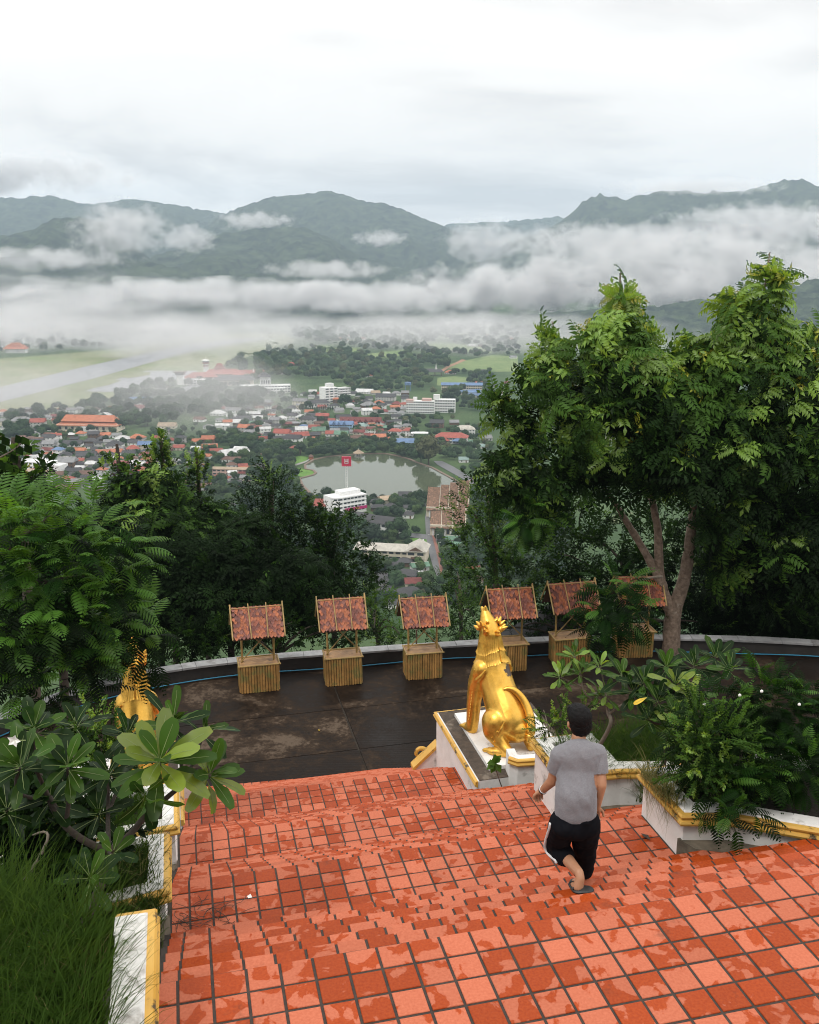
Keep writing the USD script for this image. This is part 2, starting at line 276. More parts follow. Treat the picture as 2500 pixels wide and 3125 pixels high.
def fogmat(name, dens, k=3.6, nscale=.0052, bias=0.0, zs=1.25):
    mat(name, {'tc': ('texture_coordinate', {}), 'g': ('geometry', {}), 'l': ('vector_math', {'math_type': 'length'}), 'pw': ('math', {'math_type': 'power', 'value2': 2.0}),
        'mp': ('mapping', {'scale': (1, 1, zs)}), 'n': ('noise_texture', {'scale': nscale, 'detail': 4.5, 'roughness': .62}),
        's': ('math', {'math_type': 'multiply_add', 'value2': -1.05, 'value3': .16 + bias}), 'a': ('math', {'math_type': 'multiply_add', 'value2': k, 'value3': .35 - k * .5}),
        'sum': ('math', {'math_type': 'add'}), 'c': ('math', {'math_type': 'maximum', 'value2': 0.0}), 'mn': ('math', {'math_type': 'minimum', 'value2': .5}), 'm': ('math', {'math_type': 'multiply', 'value2': dens}),
        'v': ('principled_volume', {'color': (1.0, 1.0, 1.0), 'anisotropy': 0.0})},
        [('tc.object', 'l.vector1'), ('l.value', 'pw.value1'), ('pw.value', 's.value1'), ('g.position', 'mp.vector'), ('mp.vector', 'n.vector'), ('n.fac', 'a.value1'), ('a.value', 'sum.value1'), ('s.value', 'sum.value2'),
         ('sum.value', 'c.value1'), ('c.value', 'mn.value1'), ('mn.value', 'm.value1'), ('m.value', 'v.density')], volume='v.volume')
fogmat('fog_thick', .014, 4.6, .0072); fogmat('fog_thin', .0050, nscale=.0030, bias=.12); fogmat('fog_wisp', .013, nscale=.0085); fogmat('fog_puff', .011, nscale=.016, bias=.02)
_sph = trimesh.creation.icosphere(2, 1.0)
def fog(px, py, ydist, rx, ry, rz, look, label):
    c = at_y(px, py, ydist)
    m = put(None, 'fog_bank', _sph, look, False, label, 'stuff'); xf(m, c, None, (rx * 1.2, ry * 1.2, rz * 1.2))
# the long bank over the valley's far edge
fog(2350, 845, 3500, 1050, 420, 165, 'fog_thick', 'thick white bank of low cloud behind the tall tree on the right')
fog(1680, 872, 3450, 480, 350, 88, 'fog_thick', 'puffy white bank of low cloud left of the tall tree')
fog(1230, 902, 3400, 640, 340, 58, 'fog_thick', 'white bank of low cloud across the middle of the valley')
fog(740, 904, 3400, 600, 340, 60, 'fog_thick', 'white bank of low cloud under the rounded hill')
fog(140, 900, 3500, 600, 320, 62, 'fog_thick', 'grey bank of low cloud over the far end of the airfield')
fog(1900, 735, 4300, 620, 300, 80, 'fog_puff', 'torn cloud drifting along the foot of the right mountain')
fog(2340, 680, 4500, 480, 300, 90, 'fog_puff', 'cloud drifting across the flank of the right mountain')
fog(370, 700, 3900, 200, 220, 105, 'fog_puff', 'torn cloud beside the dark hill on the left')
fog(120, 790, 3700, 360, 220, 48, 'fog_puff', 'torn cloud above the low ridge on the left')
fog(575, 728, 4300, 120, 150, 70, 'fog_puff', 'small puff of cloud in a fold of the left mountains')
fog(770, 672, 5300, 220, 160, 55, 'fog_puff', 'thin wisp of cloud on the face of the middle mountain')
fog(1160, 728, 5200, 150, 150, 45, 'fog_puff', 'thin wisp of cloud on the right shoulder of the middle mountain')
fog(1000, 822, 3700, 240, 180, 40, 'fog_puff', 'loose puff of cloud above the middle bank')
fog(1470, 740, 4700, 200, 180, 110, 'fog_puff', 'puff of cloud rising from the gap between the mountains')
fog(-100, 525, 6000, 950, 400, 120, 'fog_thick', 'cloud hiding the crest of the far left range')
fog(2130, 572, 5900, 480, 300, 50, 'fog_puff', 'cloud brushing the crest of the right mountain')
fog(-60, 1050, 2200, 560, 500, 105, 'fog_thin', 'thin mist over the airfield and the left side of the town')
fog(100, 1260, 1250, 420, 320, 75, 'fog_thin', 'thin mist over the left part of the town')
fog(-20, 955, 2900, 560, 350, 140, 'fog_thin', 'thicker mist beyond the runway on the left')
fog(1000, 1035, 2500, 1300, 600, 65, 'fog_thin', 'faint mist lying over the far woods and fields')

# ---------------------------------------------------------------- flat things on the valley floor
def V(px, py, dz=0.0): p = at_z(px, py, VZ); p[2] += dz; return p
def sheet(name, pts, material, dz, label, parent=None, kind='structure'):
    P = Polygon([V(a, b)[:2] for a, b in pts]).buffer(0)
    m = trimesh.creation.triangulate_polygon(P, engine='earcut'); v = np.c_[m[0], np.full(len(m[0]), VZ + dz)]
    f = m[1]; n = np.cross(v[f[:, 1]] - v[f[:, 0]], v[f[:, 2]] - v[f[:, 0]])[:, 2]; f = np.where((n < 0)[:, None], f[:, ::-1], f)
    put(parent, name, (v, f), material, False, label, kind); return P
c3 = lambda L: [(x / 2.156, 1000 + y / 2.156) for x, y in L]
c4 = lambda L: [(700 + x / 2.156, 1000 + y / 2.156) for x, y in L]
c5 = lambda L: [(800 + x / 2.464, 1400 + y / 2.464) for x, y in L]
AIR = sheet('airfield', [(-500, 1190), (0, 1095), (330, 1068), (520, 1035), (700, 1016), (870, 1018), (900, 1040), (800, 1075), (690, 1110), (620, 1150), (480, 1160), (380, 1205), (250, 1235), (120, 1255), (0, 1265), (-500, 1340)], 'airfield_grass', .3, 'wide mown grass of the airfield')
RUN = sheet('runway', [(-300, 1258), (0, 1182), (250, 1122), (440, 1080), (560, 1054), (700, 1036), (800, 1031), (850, 1033), (800, 1037), (640, 1062), (520, 1090), (300, 1152), (0, 1228), (-300, 1310)], 'runway_grey', .6, 'long grey runway running away to the left of the valley')
sheet('taxiway', c3([(560, 420), (800, 330), (960, 285), (1300, 285), (1290, 330), (1100, 350), (980, 360), (860, 420), (700, 425)]), 'runway_grey', .55, 'grey apron in front of the terminal')
sheet('grass_island', c3([(420, 410), (560, 360), (720, 345), (800, 350), (720, 380), (560, 412)]), 'airfield_grass', .9, 'grass island between runway and apron')
sheet('grass_island', c3([(740, 325), (840, 295), (990, 295), (985, 315), (850, 335)]), 'airfield_grass', .9, 'small grass island beside the terminal apron')
sheet('access_road', c3([(1030, 430), (1150, 405), (1260, 380), (1330, 375), (1300, 410), (1180, 425), (1070, 445)]), 'runway_grey', .5, 'grey road in front of the terminal')
sheet('field', c4([(1450, 240), (1560, 215), (1725, 180), (1900, 190), (1900, 290), (1700, 290), (1560, 280), (1440, 270)]), 'field_green', .3, 'pale green rice fields on the right of the valley')
sheet('field', c4([(1370, 330), (1480, 320), (1580, 330), (1560, 365), (1440, 390), (1365, 380)]), 'field_green', .3, 'green meadow beside the long blue roofed building')
sheet('field', c4([(910, 175), (1010, 160), (1150, 145), (1160, 170), (1080, 200), (930, 205)]), 'field_green', .3, 'small green field among the trees in the middle')
sheet('field', c4([(540, 125), (640, 118), (700, 135), (860, 130), (870, 160), (640, 160)]), 'field_green', .3, 'strip of green field before the far woods')
sheet('field', c4([(1200, 110), (1380, 95), (1600, 120), (1725, 130), (1725, 170), (1560, 160), (1380, 150)]), 'field_green', .3, 'far green fields under the low cloud')
sheet('field', c4([(1350, 40), (1500, 30), (1620, 50), (1500, 75), (1370, 70)]), 'field_green', .3, 'faint far field under the mist')
sheet('dirt_road', c4([(1395, 280), (1430, 255), (1480, 235), (1530, 210), (1560, 215), (1490, 245), (1445, 265), (1410, 290)]), 'dirt', .7, 'reddish dirt road climbing past the rice fields')
LAKEPX = c4([(505, 905), (560, 872), (650, 852), (760, 842), (900, 832), (1020, 832), (1110, 848), (1180, 868), (1230, 890), (1330, 925), (1440, 985), (1530, 1035), (1570, 1085), (1240, 1112), (900, 1118), (560, 1112), (490, 1040), (470, 995), (560, 972), (578, 958), (560, 940), (510, 932)])
pbr('bank_stone', (.20, .13, .10), (.15, .12, .09), rough=.8, scale=.5, obj=False)
LAKE = Polygon([V(a, b)[:2] for a, b in LAKEPX]).buffer(0)
sheet('lake', LAKEPX, 'water', .35, 'calm grey green lake mirroring the trees')
bank = LAKE.buffer(2.2).difference(LAKE); bm = MB().prism(bank, VZ - .5, VZ + .9); put(None, 'lake_bank', bm, 'bank_stone', False, 'brown stone edging round the lake', 'structure')
sheet('lawn', c4([(420, 850), (470, 845), (525, 850), (500, 885), (440, 910), (418, 890)]), 'lawn', .25, 'bright green lawn at the left end of the lake')
sheet('lawn', c4([(440, 920), (480, 930), (555, 942), (570, 958), (545, 975), (470, 988), (440, 965)]), 'lawn', .25, 'tongue of lawn reaching into the lake')
sheet('footpath', c4([(405, 910), (450, 895), (500, 880), (530, 862), (536, 866), (505, 888), (455, 905), (410, 918)]), 'concrete', .4, 'pale footpath across the lakeside lawn')
sheet('lake_road', c4([(1345, 880), (1400, 880), (1480, 920), (1570, 975), (1640, 1020), (1620, 1060), (1540, 1000), (1440, 945), (1370, 905)]), 'asphalt', .5, 'grey road along the right shore of the lake')
sheet('street', c5([(1200, 300), (1240, 380), (1225, 440), (1232, 560), (1250, 690), (1280, 800), (1320, 900), (1345, 905), (1330, 800), (1305, 690), (1280, 590), (1262, 470), (1250, 400), (1215, 300)]), 'asphalt', .5, 'narrow wet street running straight down to the lake')
sheet('pavement', c5([(1262, 470), (1280, 590), (1305, 690), (1330, 800), (1345, 905), (1370, 905), (1352, 800), (1330, 690), (1300, 590), (1275, 470)]), 'brick_path', .62, 'red brick pavement along the right side of the street')
sheet('yard', c5([(1090, 600), (1240, 600), (1250, 690), (1230, 760), (1160, 760), (1150, 680)]), 'lawn', .3, 'small green yard beside the street')
sheet('crossing_street', c5([(1090, 560), (1380, 585), (1390, 630), (1230, 610), (1090, 590)]), 'asphalt', .45, 'wet side street in front of the brown tiered roofs')

# ---------------------------------------------------------------- the temple stairs, the terrace below them and its parapet
T = .2
L_Z = [-4.10, -5.54, -6.93, -8.66]; L_END = [4.98, 8.02, 10.95, 14.73]; PZ = -12.2
RISERS = [7, 7, 9]; TREAD = [.342, .33, .335]
L_START = [1.6] + [L_END[i] + (RISERS[i] - 1) * TREAD[i] for i in range(3)]
tile_nodes = {
    'g': ('geometry', {}), 'oi': ('object_info', {}), 'mp': ('mapping', {'scale': (1, 1, .35)}), 'rw': ('math', {'math_type': 'multiply', 'value2': 40.0}),
    'n': ('noise_texture', {'dimensions': '4D', 'scale': 5.5, 'detail': 5.0, 'roughness': .5, 'distortion': .6}), 'of': ('math', {'math_type': 'multiply_add', 'value2': .22, 'value3': -.11}), 'nb': ('noise_texture', {'scale': 1.1, 'detail': 2.0}),
    's1': ('math', {'math_type': 'add'}), 's2': ('math', {'math_type': 'multiply_add', 'value2': .45, 'value3': -.225}), 's3': ('math', {'math_type': 'add'}),
    'dry': ('map_range', {'from_min': .488, 'from_max': .515, 'clamp': True}), 'f': ('noise_texture', {'scale': 60.0, 'detail': 4.0}),
    'wet': ('rgb_ramp', {'ramp': [(.3, (.30, .042, .008)), (.7, (.38, .064, .013))]}), 'dr': ('rgb_ramp', {'ramp': [(.3, (.42, .112, .058)), (.7, (.50, .150, .082))]}), 'mx': ('mix_color', {}),
    'hv': ('map_range', {'to_min': .84, 'to_max': 1.10}), 'hs': ('hsv', {}), 'st': ('noise_texture', {'scale': 2.3, 'detail': 8.0, 'roughness': .7}), 'stm': ('map_range', {'from_min': .60, 'from_max': .76, 'clamp': True, 'to_max': .75}), 'm2': ('mix_color', {'b': (.05, .03, .02)}),
    'ro': ('map_range', {'to_min': .24, 'to_max': .62}), 'bp': ('bump', {'distance': .0012}), 'p': ('principled_bsdf', {'specular_ior_level': .13})}
tile_links = [('g.position', 'mp.vector'), ('mp.vector', 'n.vector'), ('oi.random', 'rw.value1'), ('rw.value', 'n.w'), ('oi.random', 'of.value1'), ('g.position', 'nb.vector'), ('n.fac', 's1.value1'), ('of.value', 's1.value2'), ('nb.fac', 's2.value1'), ('s1.value', 's3.value1'), ('s2.value', 's3.value2'),
    ('s3.value', 'dry.value'), ('g.position', 'f.vector'), ('f.fac', 'wet.fac'), ('f.fac', 'dr.fac'), ('wet.color', 'mx.a'), ('dr.color', 'mx.b'), ('dry.result', 'mx.fac'), ('oi.random', 'hv.value'), ('hv.result', 'hs.value'), ('mx.result', 'hs.color'),
    ('g.position', 'st.vector'), ('st.fac', 'stm.value'), ('stm.result', 'm2.fac'), ('hs.color', 'm2.a'), ('m2.result', 'p.base_color'), ('dry.result', 'ro.value'), ('ro.result', 'p.roughness'), ('f.fac', 'bp.height'), ('bp.normal', 'p.normal')]
mat('terracotta', tile_nodes, tile_links, surface='p.BSDF')
pbr('grout', (.022, .014, .010), (.042, .027, .018), rough=.7, scale=14.0, obj=False, bump=.003)
pbr('curb_concrete', (.17, .14, .10), (.11, .09, .065), rough=.85, scale=9.0, c3=(.03, .028, .02), s3=2.0, t3=(.5, .68), bump=.004, obj=False)
pbr('dirt_top', (.085, .062, .045), (.045, .034, .025), rough=.9, scale=7.0, c3=(.16, .13, .10), s3=3.0, bump=.01, obj=False)
pbr('soil', (.035, .026, .018), (.02, .016, .011), rough=1.0, scale=6.0, bump=.02, obj=False)
mat('gold_paint_trim', {'g': ('geometry', {}), 'n': ('noise_texture', {'scale': 6.0, 'detail': 7.0, 'roughness': .68}), 'm': ('map_range', {'from_min': .55, 'from_max': .63, 'clamp': True}), 'c': ('noise_texture', {'scale': 2.0}), 'r': ('rgb_ramp', {'ramp': [(.3, (.55, .30, .045)), (.7, (.66, .40, .09))]}), 'x': ('mix_color', {'b': (.05, .035, .02)}),
    'p': ('principled_bsdf', {'roughness': .45, 'metallic': .15}), 'b': ('bump', {'distance': .003})},
    [('g.position', 'n.vector'), ('n.fac', 'm.value'), ('g.position', 'c.vector'), ('c.fac', 'r.fac'), ('r.color', 'x.a'), ('m.result', 'x.fac'), ('x.result', 'p.base_color'), ('n.fac', 'b.height'), ('b.normal', 'p.normal')], surface='p.BSDF')

def tile(l0, l1, a0, a1, z, g=.009, h=.012):
    m = MB().cbox((l0 + g, a0 + g, -h), (l1 - g, a1 - g, 0), .003); v, f = m.arr()
    c = np.array([(l0 + l1) / 2, (a0 + a1) / 2]); v = v.copy()
    v[:, 2] += z + random.uniform(-.0015, .0015) + (v[:, 0] - c[0]) * random.gauss(0, .006) + (v[:, 1] - c[1]) * random.gauss(0, .006)
    return stairs_to_world((v, f))
def ledges(k):                        # how far the flight below landing k reaches sideways at a: widened on the right to meet the slanting ledge
    return {0: lambda a: min(5.7, 4.5 + max(0, 7.05 - a) * 2.0), 1: lambda a: min(5.5, 4.45 + max(0, 9.93 - a) * 2.2), 2: lambda a: min(5.2, 4.42 + max(0, 13.2 - a) * 2.2)}[k]
ORD = ['nearest', 'second', 'third', 'lowest']
for k in range(4):
    z, a1, a0 = L_Z[k], L_END[k], L_START[k]
    nrow = int(round((a1 - a0) / T)); lo, hi = -.32, (4.6 if k == 0 else 4.44); phase = [0, .043, .1, -.015][k]
    H = holder('stair_landing', 'structure', '%s landing of square terracotta tiles on the stairs' % ORD[k])
    put(H, 'mortar_bed', stairs_to_world(MB().box((-.36, a1 - nrow * T - .02, z - .5), (hi + .04, a1 - .004, z - .006))), 'grout')
    for j in range(nrow):
        i0 = int(math.floor((lo - phase) / T))
        for i in range(i0, int(math.ceil((hi - phase) / T))):
            x0, x1 = max(lo, phase + i * T), min(hi, phase + (i + 1) * T)
            if x1 - x0 > .05: put(H, 'tile', tile(x0, x1, a1 - (j + 1) * T, a1 - j * T, z), 'terracotta')
for k in range(3):
    R = RISERS[k]; dz = (L_Z[k + 1] - L_Z[k]) / R; d = TREAD[k]; rl = ledges(k)
    H = holder('stair_flight', 'structure', 'flight of tiled steps below the %s landing' % ORD[k]); core = MB(); phase = [.0, .043, .1][k]
    for s in range(1, R):
        z = L_Z[k] + dz * s; a0 = L_END[k] + (s - 1) * d; a1 = a0 + d; right = rl(a0 + d / 2)
        core.box((-.36, a0 - .02, z - .9), (right + .05, a1 - .006, z - .006))
        i0 = int(math.floor((-.32 - phase) / T))
        for i in range(i0, int(math.ceil((right - phase) / T))):
            x0, x1 = max(-.32, phase + i * T), min(right, phase + (i + 1) * T)
            if x1 - x0 > .05: put(H, 'tile', tile(x0, x1, a0, a1 + .012, z), 'terracotta')
    put(H, 'mortar_bed', stairs_to_world(core), 'grout')
# hidden flight that ends on the terrace
H = holder('stair_flight', 'structure', 'last flight of tiled steps reaching the dark terrace'); core = MB(); n = 18; dz = (PZ + .15 - L_Z[3]) / n
for s in range(1, n): core.box((-.36, L_END[3] + (s - 1) * .34, L_Z[3] + dz * s - 1.2), (4.4, L_END[3] + s * .34, L_Z[3] + dz * s))
put(H, 'steps', stairs_to_world(core), 'terracotta')
for i in range(-2, 24):
    x0 = i * T; fr = 21.04 - (x0 + .2) * .075
    put(H, 'tile', tile(x0, x0 + T, fr - .45, fr, PZ + .15), 'terracotta')
put(H, 'mortar_bed', stairs_to_world(MB().prism([(-.4, 20.4), (4.6, 20.4), (4.6, 20.69), (-.4, 21.05)], PZ - .3, PZ + .143)), 'grout')

# ---- terrace
WALLC = np.array([(-9.2, 20.5), (-7.4, 22.9), (-5.9, 24.6), (-4.36, 25.99), (-3.48, 26.6), (-2.44, 27.14), (-.96, 27.58), (.5, 27.82), (2.1, 27.86), (4.12, 27.74), (6.2, 27.6), (8.3, 27.4), (10.47, 27.2), (12.63, 26.95), (14.78, 26.5), (16.76, 25.85), (19.6, 24.77), (23.0, 22.8)])
from scipy.interpolate import splprep, splev
_tck, _ = splprep(WALLC.T, s=0.02); _u = np.linspace(0, 1, 400); WALLP = np.array(splev(_u, _tck)).T
_len = np.concatenate([[0], np.cumsum(np.linalg.norm(np.diff(WALLP, axis=0), axis=1))])
def wall_at(s): return np.array([np.interp(s, _len, WALLP[:, 0]), np.interp(s, _len, WALLP[:, 1])])
mat('wet_concrete', {'g': ('geometry', {}), 'n': ('noise_texture', {'scale': .55, 'detail': 7.0, 'roughness': .62, 'distortion': .5}), 'f': ('noise_texture', {'scale': 7.0, 'detail': 6.0, 'roughness': .7}), 'oi': ('object_info', {}), 'o': ('math', {'math_type': 'multiply_add', 'value2': .12, 'value3': -.06}),
    'a': ('math', {'math_type': 'multiply_add', 'value2': .45}), 'a2': ('math', {'math_type': 'add'}), 'r': ('rgb_ramp', {'ramp': [(.52, (.006, .0042, .003)), (.70, (.012, .008, .0058)), (.82, (.034, .022, .014)), (.92, (.10, .073, .052))]}),
    'rr': ('map_range', {'from_min': .6, 'from_max': .85, 'to_min': .34, 'to_max': .7, 'clamp': True}), 'b': ('bump', {'distance': .004}), 'w': ('wave_texture', {'scale': 9.0, 'distortion': 1.5, 'bands_direction': 'y'}), 'b2': ('bump', {'distance': .0015}), 'p': ('principled_bsdf', {'specular_ior_level': .09})},
    [('g.position', 'n.vector'), ('g.position', 'f.vector'), ('f.fac', 'a.value1'), ('n.fac', 'a.value3'), ('oi.random', 'o.value1'), ('a.value', 'a2.value1'), ('o.value', 'a2.value2'), ('a2.value', 'r.fac'), ('r.color', 'p.base_color'), ('a2.value', 'rr.value'), ('rr.result', 'p.roughness'), ('g.position', 'w.vector'), ('f.fac', 'b.height'), ('w.fac', 'b2.height'), ('b.normal', 'b2.normal'), ('b2.normal', 'p.normal')], surface='p.BSDF')
H = holder('terrace', 'structure', 'dark wet concrete terrace at the foot of the stairs')
inner = Polygon(list(map(tuple, WALLP)) + [(23, 8), (-9, 8)]).buffer(0)
put(H, 'ground_bed', stairs_to_world(MB().prism(inner.buffer(.05), PZ - .4, PZ - .03)), 'soil')
ls = [-10, -5.2, -.6, 4.06, 8.7, 13.3, 18, 24]; as_ = [8, 12.6, 15.0, 17.4, 19.8, 22.2, 24.6, 30]
for i in range(7):
    for j in range(7):
        jit = .02 * math.sin(i * 3 + j)
        c = Polygon([(ls[i] + .012 + jit, as_[j] + .012), (ls[i + 1] - .012 + jit, as_[j] + .012), (ls[i + 1] - .012 + jit, as_[j + 1] - .012), (ls[i] + .012 + jit, as_[j + 1] - .012)]).intersection(inner.buffer(-.02))
        if c.area > .05 and c.geom_type == 'Polygon': put(H, 'concrete_slab', stairs_to_world(MB().prism(c, PZ - .03, PZ)), 'wet_concrete')

# ---- parapet with grey stone coping
pbr('coping_stone', (.30, .30, .30), (.21, .21, .215), rough=.45, scale=5.0, c3=(.11, .10, .09), s3=1.3, t3=(.55, .72), bump=.004)
pbr('parapet_dark', (.035, .031, .028), (.022, .02, .018), rough=.6, scale=3.0, bump=.005, obj=False)
par = thing('parapet', 'low dark parapet with pale grey stone coping curving round the terrace', 'wall')
off = LineString(WALLP)
body = off.buffer(.13, cap_style=2); put(par, 'wall', stairs_to_world(MB().prism(body, PZ - 1.2, PZ + .385)), 'parapet_dark')
s, rr_ = 0.3, random.Random(4)
while s < _len[-1] - .8:
    w = rr_.choice([.42, .45, .5, .9, .95, .6]); n = 5
    pl = [wall_at(s + .006 + (w - .012) * t) for t in np.linspace(0, 1, n)]; tn = [(wall_at(s + w * t + .05) - wall_at(s + w * t - .05)) for t in np.linspace(0, 1, n)]
    nn = [np.array([-t[1], t[0]]) / np.linalg.norm(t) for t in tn]
    poly = [tuple(p - q * .21) for p, q in zip(pl, nn)] + [tuple(p + q * .20) for p, q in zip(pl[::-1], nn[::-1])]
    h = rr_.uniform(-.004, .006); put(par, 'coping_slab', stairs_to_world(MB().prism(poly, PZ + .387, PZ + .445 + h)), 'coping_stone'); s += w
pbr('blue_plastic', (.03, .22, .36), (.025, .19, .32), rough=.3, scale=2.0, obj=False)
hs_ = np.array([np.append(wall_at(q) + np.array([.0, -.36 - .04 * math.sin(q * .9)]), PZ + .05 + .03 * math.sin(q * .55) ** 2) for q in np.arange(3.5, _len[-1] - 2, .4)])
put(None, 'water_pipe', stairs_to_world(MB().tube(hs_, .017, 6)), 'blue_plastic', True); tag(stage.GetPrimAtPath('/World/water_pipe'), 'thin blue water pipe lying along the foot of the parapet', 'pipe')
for l_, a_, nm in ((4.62 + 2.35, 27.5, 'short thin brown post standing on the parapet between two bamboo stalls'),):
    p = thing('fence_post', nm, 'post', S(l_, a_ + .12, PZ + .44)); put(p, 'shaft', MB().tube([(0, 0, 0), (0, 0, .5)], .022, 8), 'brown_wood'); put(p, 'cap', MB().tube([(0, 0, .5), (0, 0, .53)], .035, 8), 'brown_wood')

# ---- planters beside the stairs: white walls with a gold double moulding
ROLL = [(-.002, .0), (.018, .0), (.040, -.006), (.052, -.024), (.046, -.044), (.030, -.052), (.030, -.058), (.052, -.066), (.064, -.088), (.056, -.112), (.034, -.122), (.026, -.130), (.012, -.140), (-.002, -.140)]
def mir(P): return [(4.1 - l, a) for l, a in P][::-1]
def planter(path, base, top, thick, label, side, soil=None, inner_pts=None, cat='planter', topmat='white_plaster'):
    """path runs so that the stairs lie to its right"""
    t = thing('planter', label, cat); P = np.array(path)
    wall = sweep(P, [(-thick, base), (0, base), (0, top - .012), (-.012, top), (-thick, top), (-thick, base)]); put(t, 'wall', stairs_to_world(wall), 'white_plaster')
    put(t, 'gold_moulding', stairs_to_world(sweep(P, [(o, top - .014 + h) for o, h in ROLL])), 'gold_paint_trim', 40)
    if soil is not None: put(t, 'soil', stairs_to_world(MB().prism(inner_pts, base, soil)), 'soil')
    return t
PL = {1: [(6.4, 8.05), (4.45, 8.03), (4.45, 7.22), (4.86, 7.12), (5.55, 6.68), (6.7, 5.95)], 2: [(5.2, 10.95), (4.42, 10.95), (4.42, 10.04), (4.8, 10.0), (5.2, 9.97), (5.9, 9.8)]}
planter(PL[1], -6.6, -5.02, .16, 'white planter with gold moulding on the right, overflowing with ferny shrubs', 1, -5.2, [(6.6, 7.9), (4.6, 7.9), (4.6, 7.35), (5.6, 6.85), (6.6, 6.2)])
planter(PL[2], -8.0, -6.17, .16, 'white planter with gold moulding behind the walking man, full of grass', 2, -6.33, [(5.1, 10.8), (4.55, 10.8), (4.55, 10.15), (5.1, 10.1)])
put(stage.GetPrimAtPath('/World/planter_001'), 'back_wall', stairs_to_world(MB().box((5.08, 10.02, -8), (5.22, 10.92, -6.172))), 'white_plaster')
planter([(5.6, 5.02), (4.62, 5.02), (4.62, 1.5)], -5.2, -3.62, .3, 'white planter wall at the right edge of the nearest landing', 0)
planter([(-.34, 1.4), (-.34, 5.0), (-.52, 5.0)], -5.2, -3.62, .17, 'white planter wall with yellow moulding at the lower left edge', 0, -3.72, [(-.6, 1.4), (-.6, 4.75), (-1.6, 4.75), (-1.6, 1.4)])
planter(mir(PL[1]), -6.6, -5.02, .13, 'white planter with yellow moulding half hidden by trailing grass on the left', 1, -5.12, mir([(6.6, 7.9), (4.6, 7.9), (4.6, 7.35), (5.6, 6.85), (6.6, 6.2)]))
planter(mir(PL[2]), -8.0, -6.17, .13, 'farther white planter with yellow moulding under the frangipani on the left', 2, -6.27, mir([(5.1, 10.8), (4.55, 10.8), (4.55, 10.15), (5.1, 10.1)]))
for sd in (0, 1):
    f_ = mir if sd else (lambda P: P)
    w = ['right', 'left'][sd]
    # pedestal of the lion
    t = thing('pedestal', 'white pedestal with gold edge carrying the golden lion on the %s' % w, 'pedestal'); B_ = f_([(6.3, 15.95), (4.42, 15.95), (4.42, 13.4), (6.3, 13.4)])
    put(t, 'wall', stairs_to_world(MB().prism(B_, -12.2, -8.2)), 'white_plaster'); pth = f_([(6.0, 15.95), (4.42, 15.95), (4.42, 13.38)])
    put(t, 'gold_moulding', stairs_to_world(sweep(pth, [(o * .9, -8.19 + h * .8) for o, h in ROLL])), 'gold_paint_trim', 40)
    put(t, 'top', stairs_to_world(MB().prism(f_([(6.3, 15.93), (4.45, 15.93), (4.45, 13.4), (6.3, 13.4)]), -8.198, -8.186)), 'dirt_top')
    put(t, 'base_slab', stairs_to_world(MB().prism(f_([(6.15, 15.7), (4.70, 15.7), (4.70, 13.66), (6.15, 13.66)]), -8.186, -8.12)), 'white_plaster')
    # low wall in front of the pedestal, next to the flight
    t = thing('low_wall', 'low white wall with gold rolls in front of the %s pedestal' % w, 'wall'); pth = f_([(4.98, 13.62), (4.95, 13.36), (5.05, 13.24), (5.6, 13.18), (6.4, 13.1)])
    put(t, 'wall', stairs_to_world(sweep(pth, [(-.14, -9.2), (0, -9.2), (0, -7.80), (-.14, -7.80), (-.14, -9.2)])), 'white_plaster')
    put(t, 'gold_moulding', stairs_to_world(sweep(pth[1:] if not sd else pth[:-1], [(o, -7.79 + h) for o, h in ROLL])), 'gold_paint_trim', 40)
    # wing wall beyond the pedestal
    t = thing('wing_wall', 'small sloping white wing wall with gold coping beyond the %s pedestal' % w, 'wall')
    for k_, (mm, mtl) in enumerate((((0, 0), 'white_plaster'), ((0, .07), 'gold_paint_trim'))):
        pr = [(4.44, -8.95), (4.02, -9.33)]; m = MB(); e = .03 * k_
        q = [(4.46, -8.93 + mm[1]), (4.0 - e, -9.36 + mm[1] * .9), (4.0 - e, -12.2 if k_ == 0 else -9.365), (4.46, -12.2 if k_ == 0 else -8.935)]
        q = [(4.1 - x if sd else x, y) for x, y in q]; a0, a1 = 15.98 - e, 16.14 + e
        v = [(x, a, y) for a in (a0, a1) for x, y in q]; m.add(v, [[0, 1, 2, 3], [7, 6, 5, 4], [0, 4, 5, 1], [1, 5, 6, 2], [2, 6, 7, 3], [3, 7, 4, 0]])
        put(t, ['wall', 'gold_moulding'][k_], stairs_to_world(m), mtl)
    an = np.linspace(0, math.pi * 1.5, 14); sp = [(4.20 + .12 * math.cos(x) * (1 - x / 9), 16.34, -9.22 + .12 * math.sin(x) * (1 - x / 9)) for x in an]; sp = [(4.1 - x if sd else x, a, z) for x, a, z in sp]
    put(t, 'scroll', stairs_to_world(MB().tube(sp, np.linspace(.055, .03, 14), 8)), 'gold_paint_trim', True)
    # ledges of rough concrete beside the flights
    for k, (L, zt) in enumerate((([(4.42, 7.26), (4.5, 7.06), (5.5, 6.56), (6.6, 5.85), (6.9, 6.1), (5.6, 6.85), (4.85, 7.26)], -5.33), ([(4.40, 10.1), (4.46, 9.93), (5.25, 9.6), (6.0, 9.3), (6.1, 9.9), (5.2, 10.05), (4.8, 10.1)], -6.70), ([(4.40, 13.42), (4.46, 13.2), (5.2, 12.95), (6.2, 12.7), (6.3, 13.2), (5.4, 13.3), (4.9, 13.42)], -8.42))):
        t = put(None, 'concrete_ledge', stairs_to_world(MB().prism(f_(L), zt - 1.0, zt)), 'curb_concrete'); tag(t, 'rough brown concrete ledge beside the %s flight on the %s side' % (['upper', 'middle', 'lower'][k], w), 'ledge')

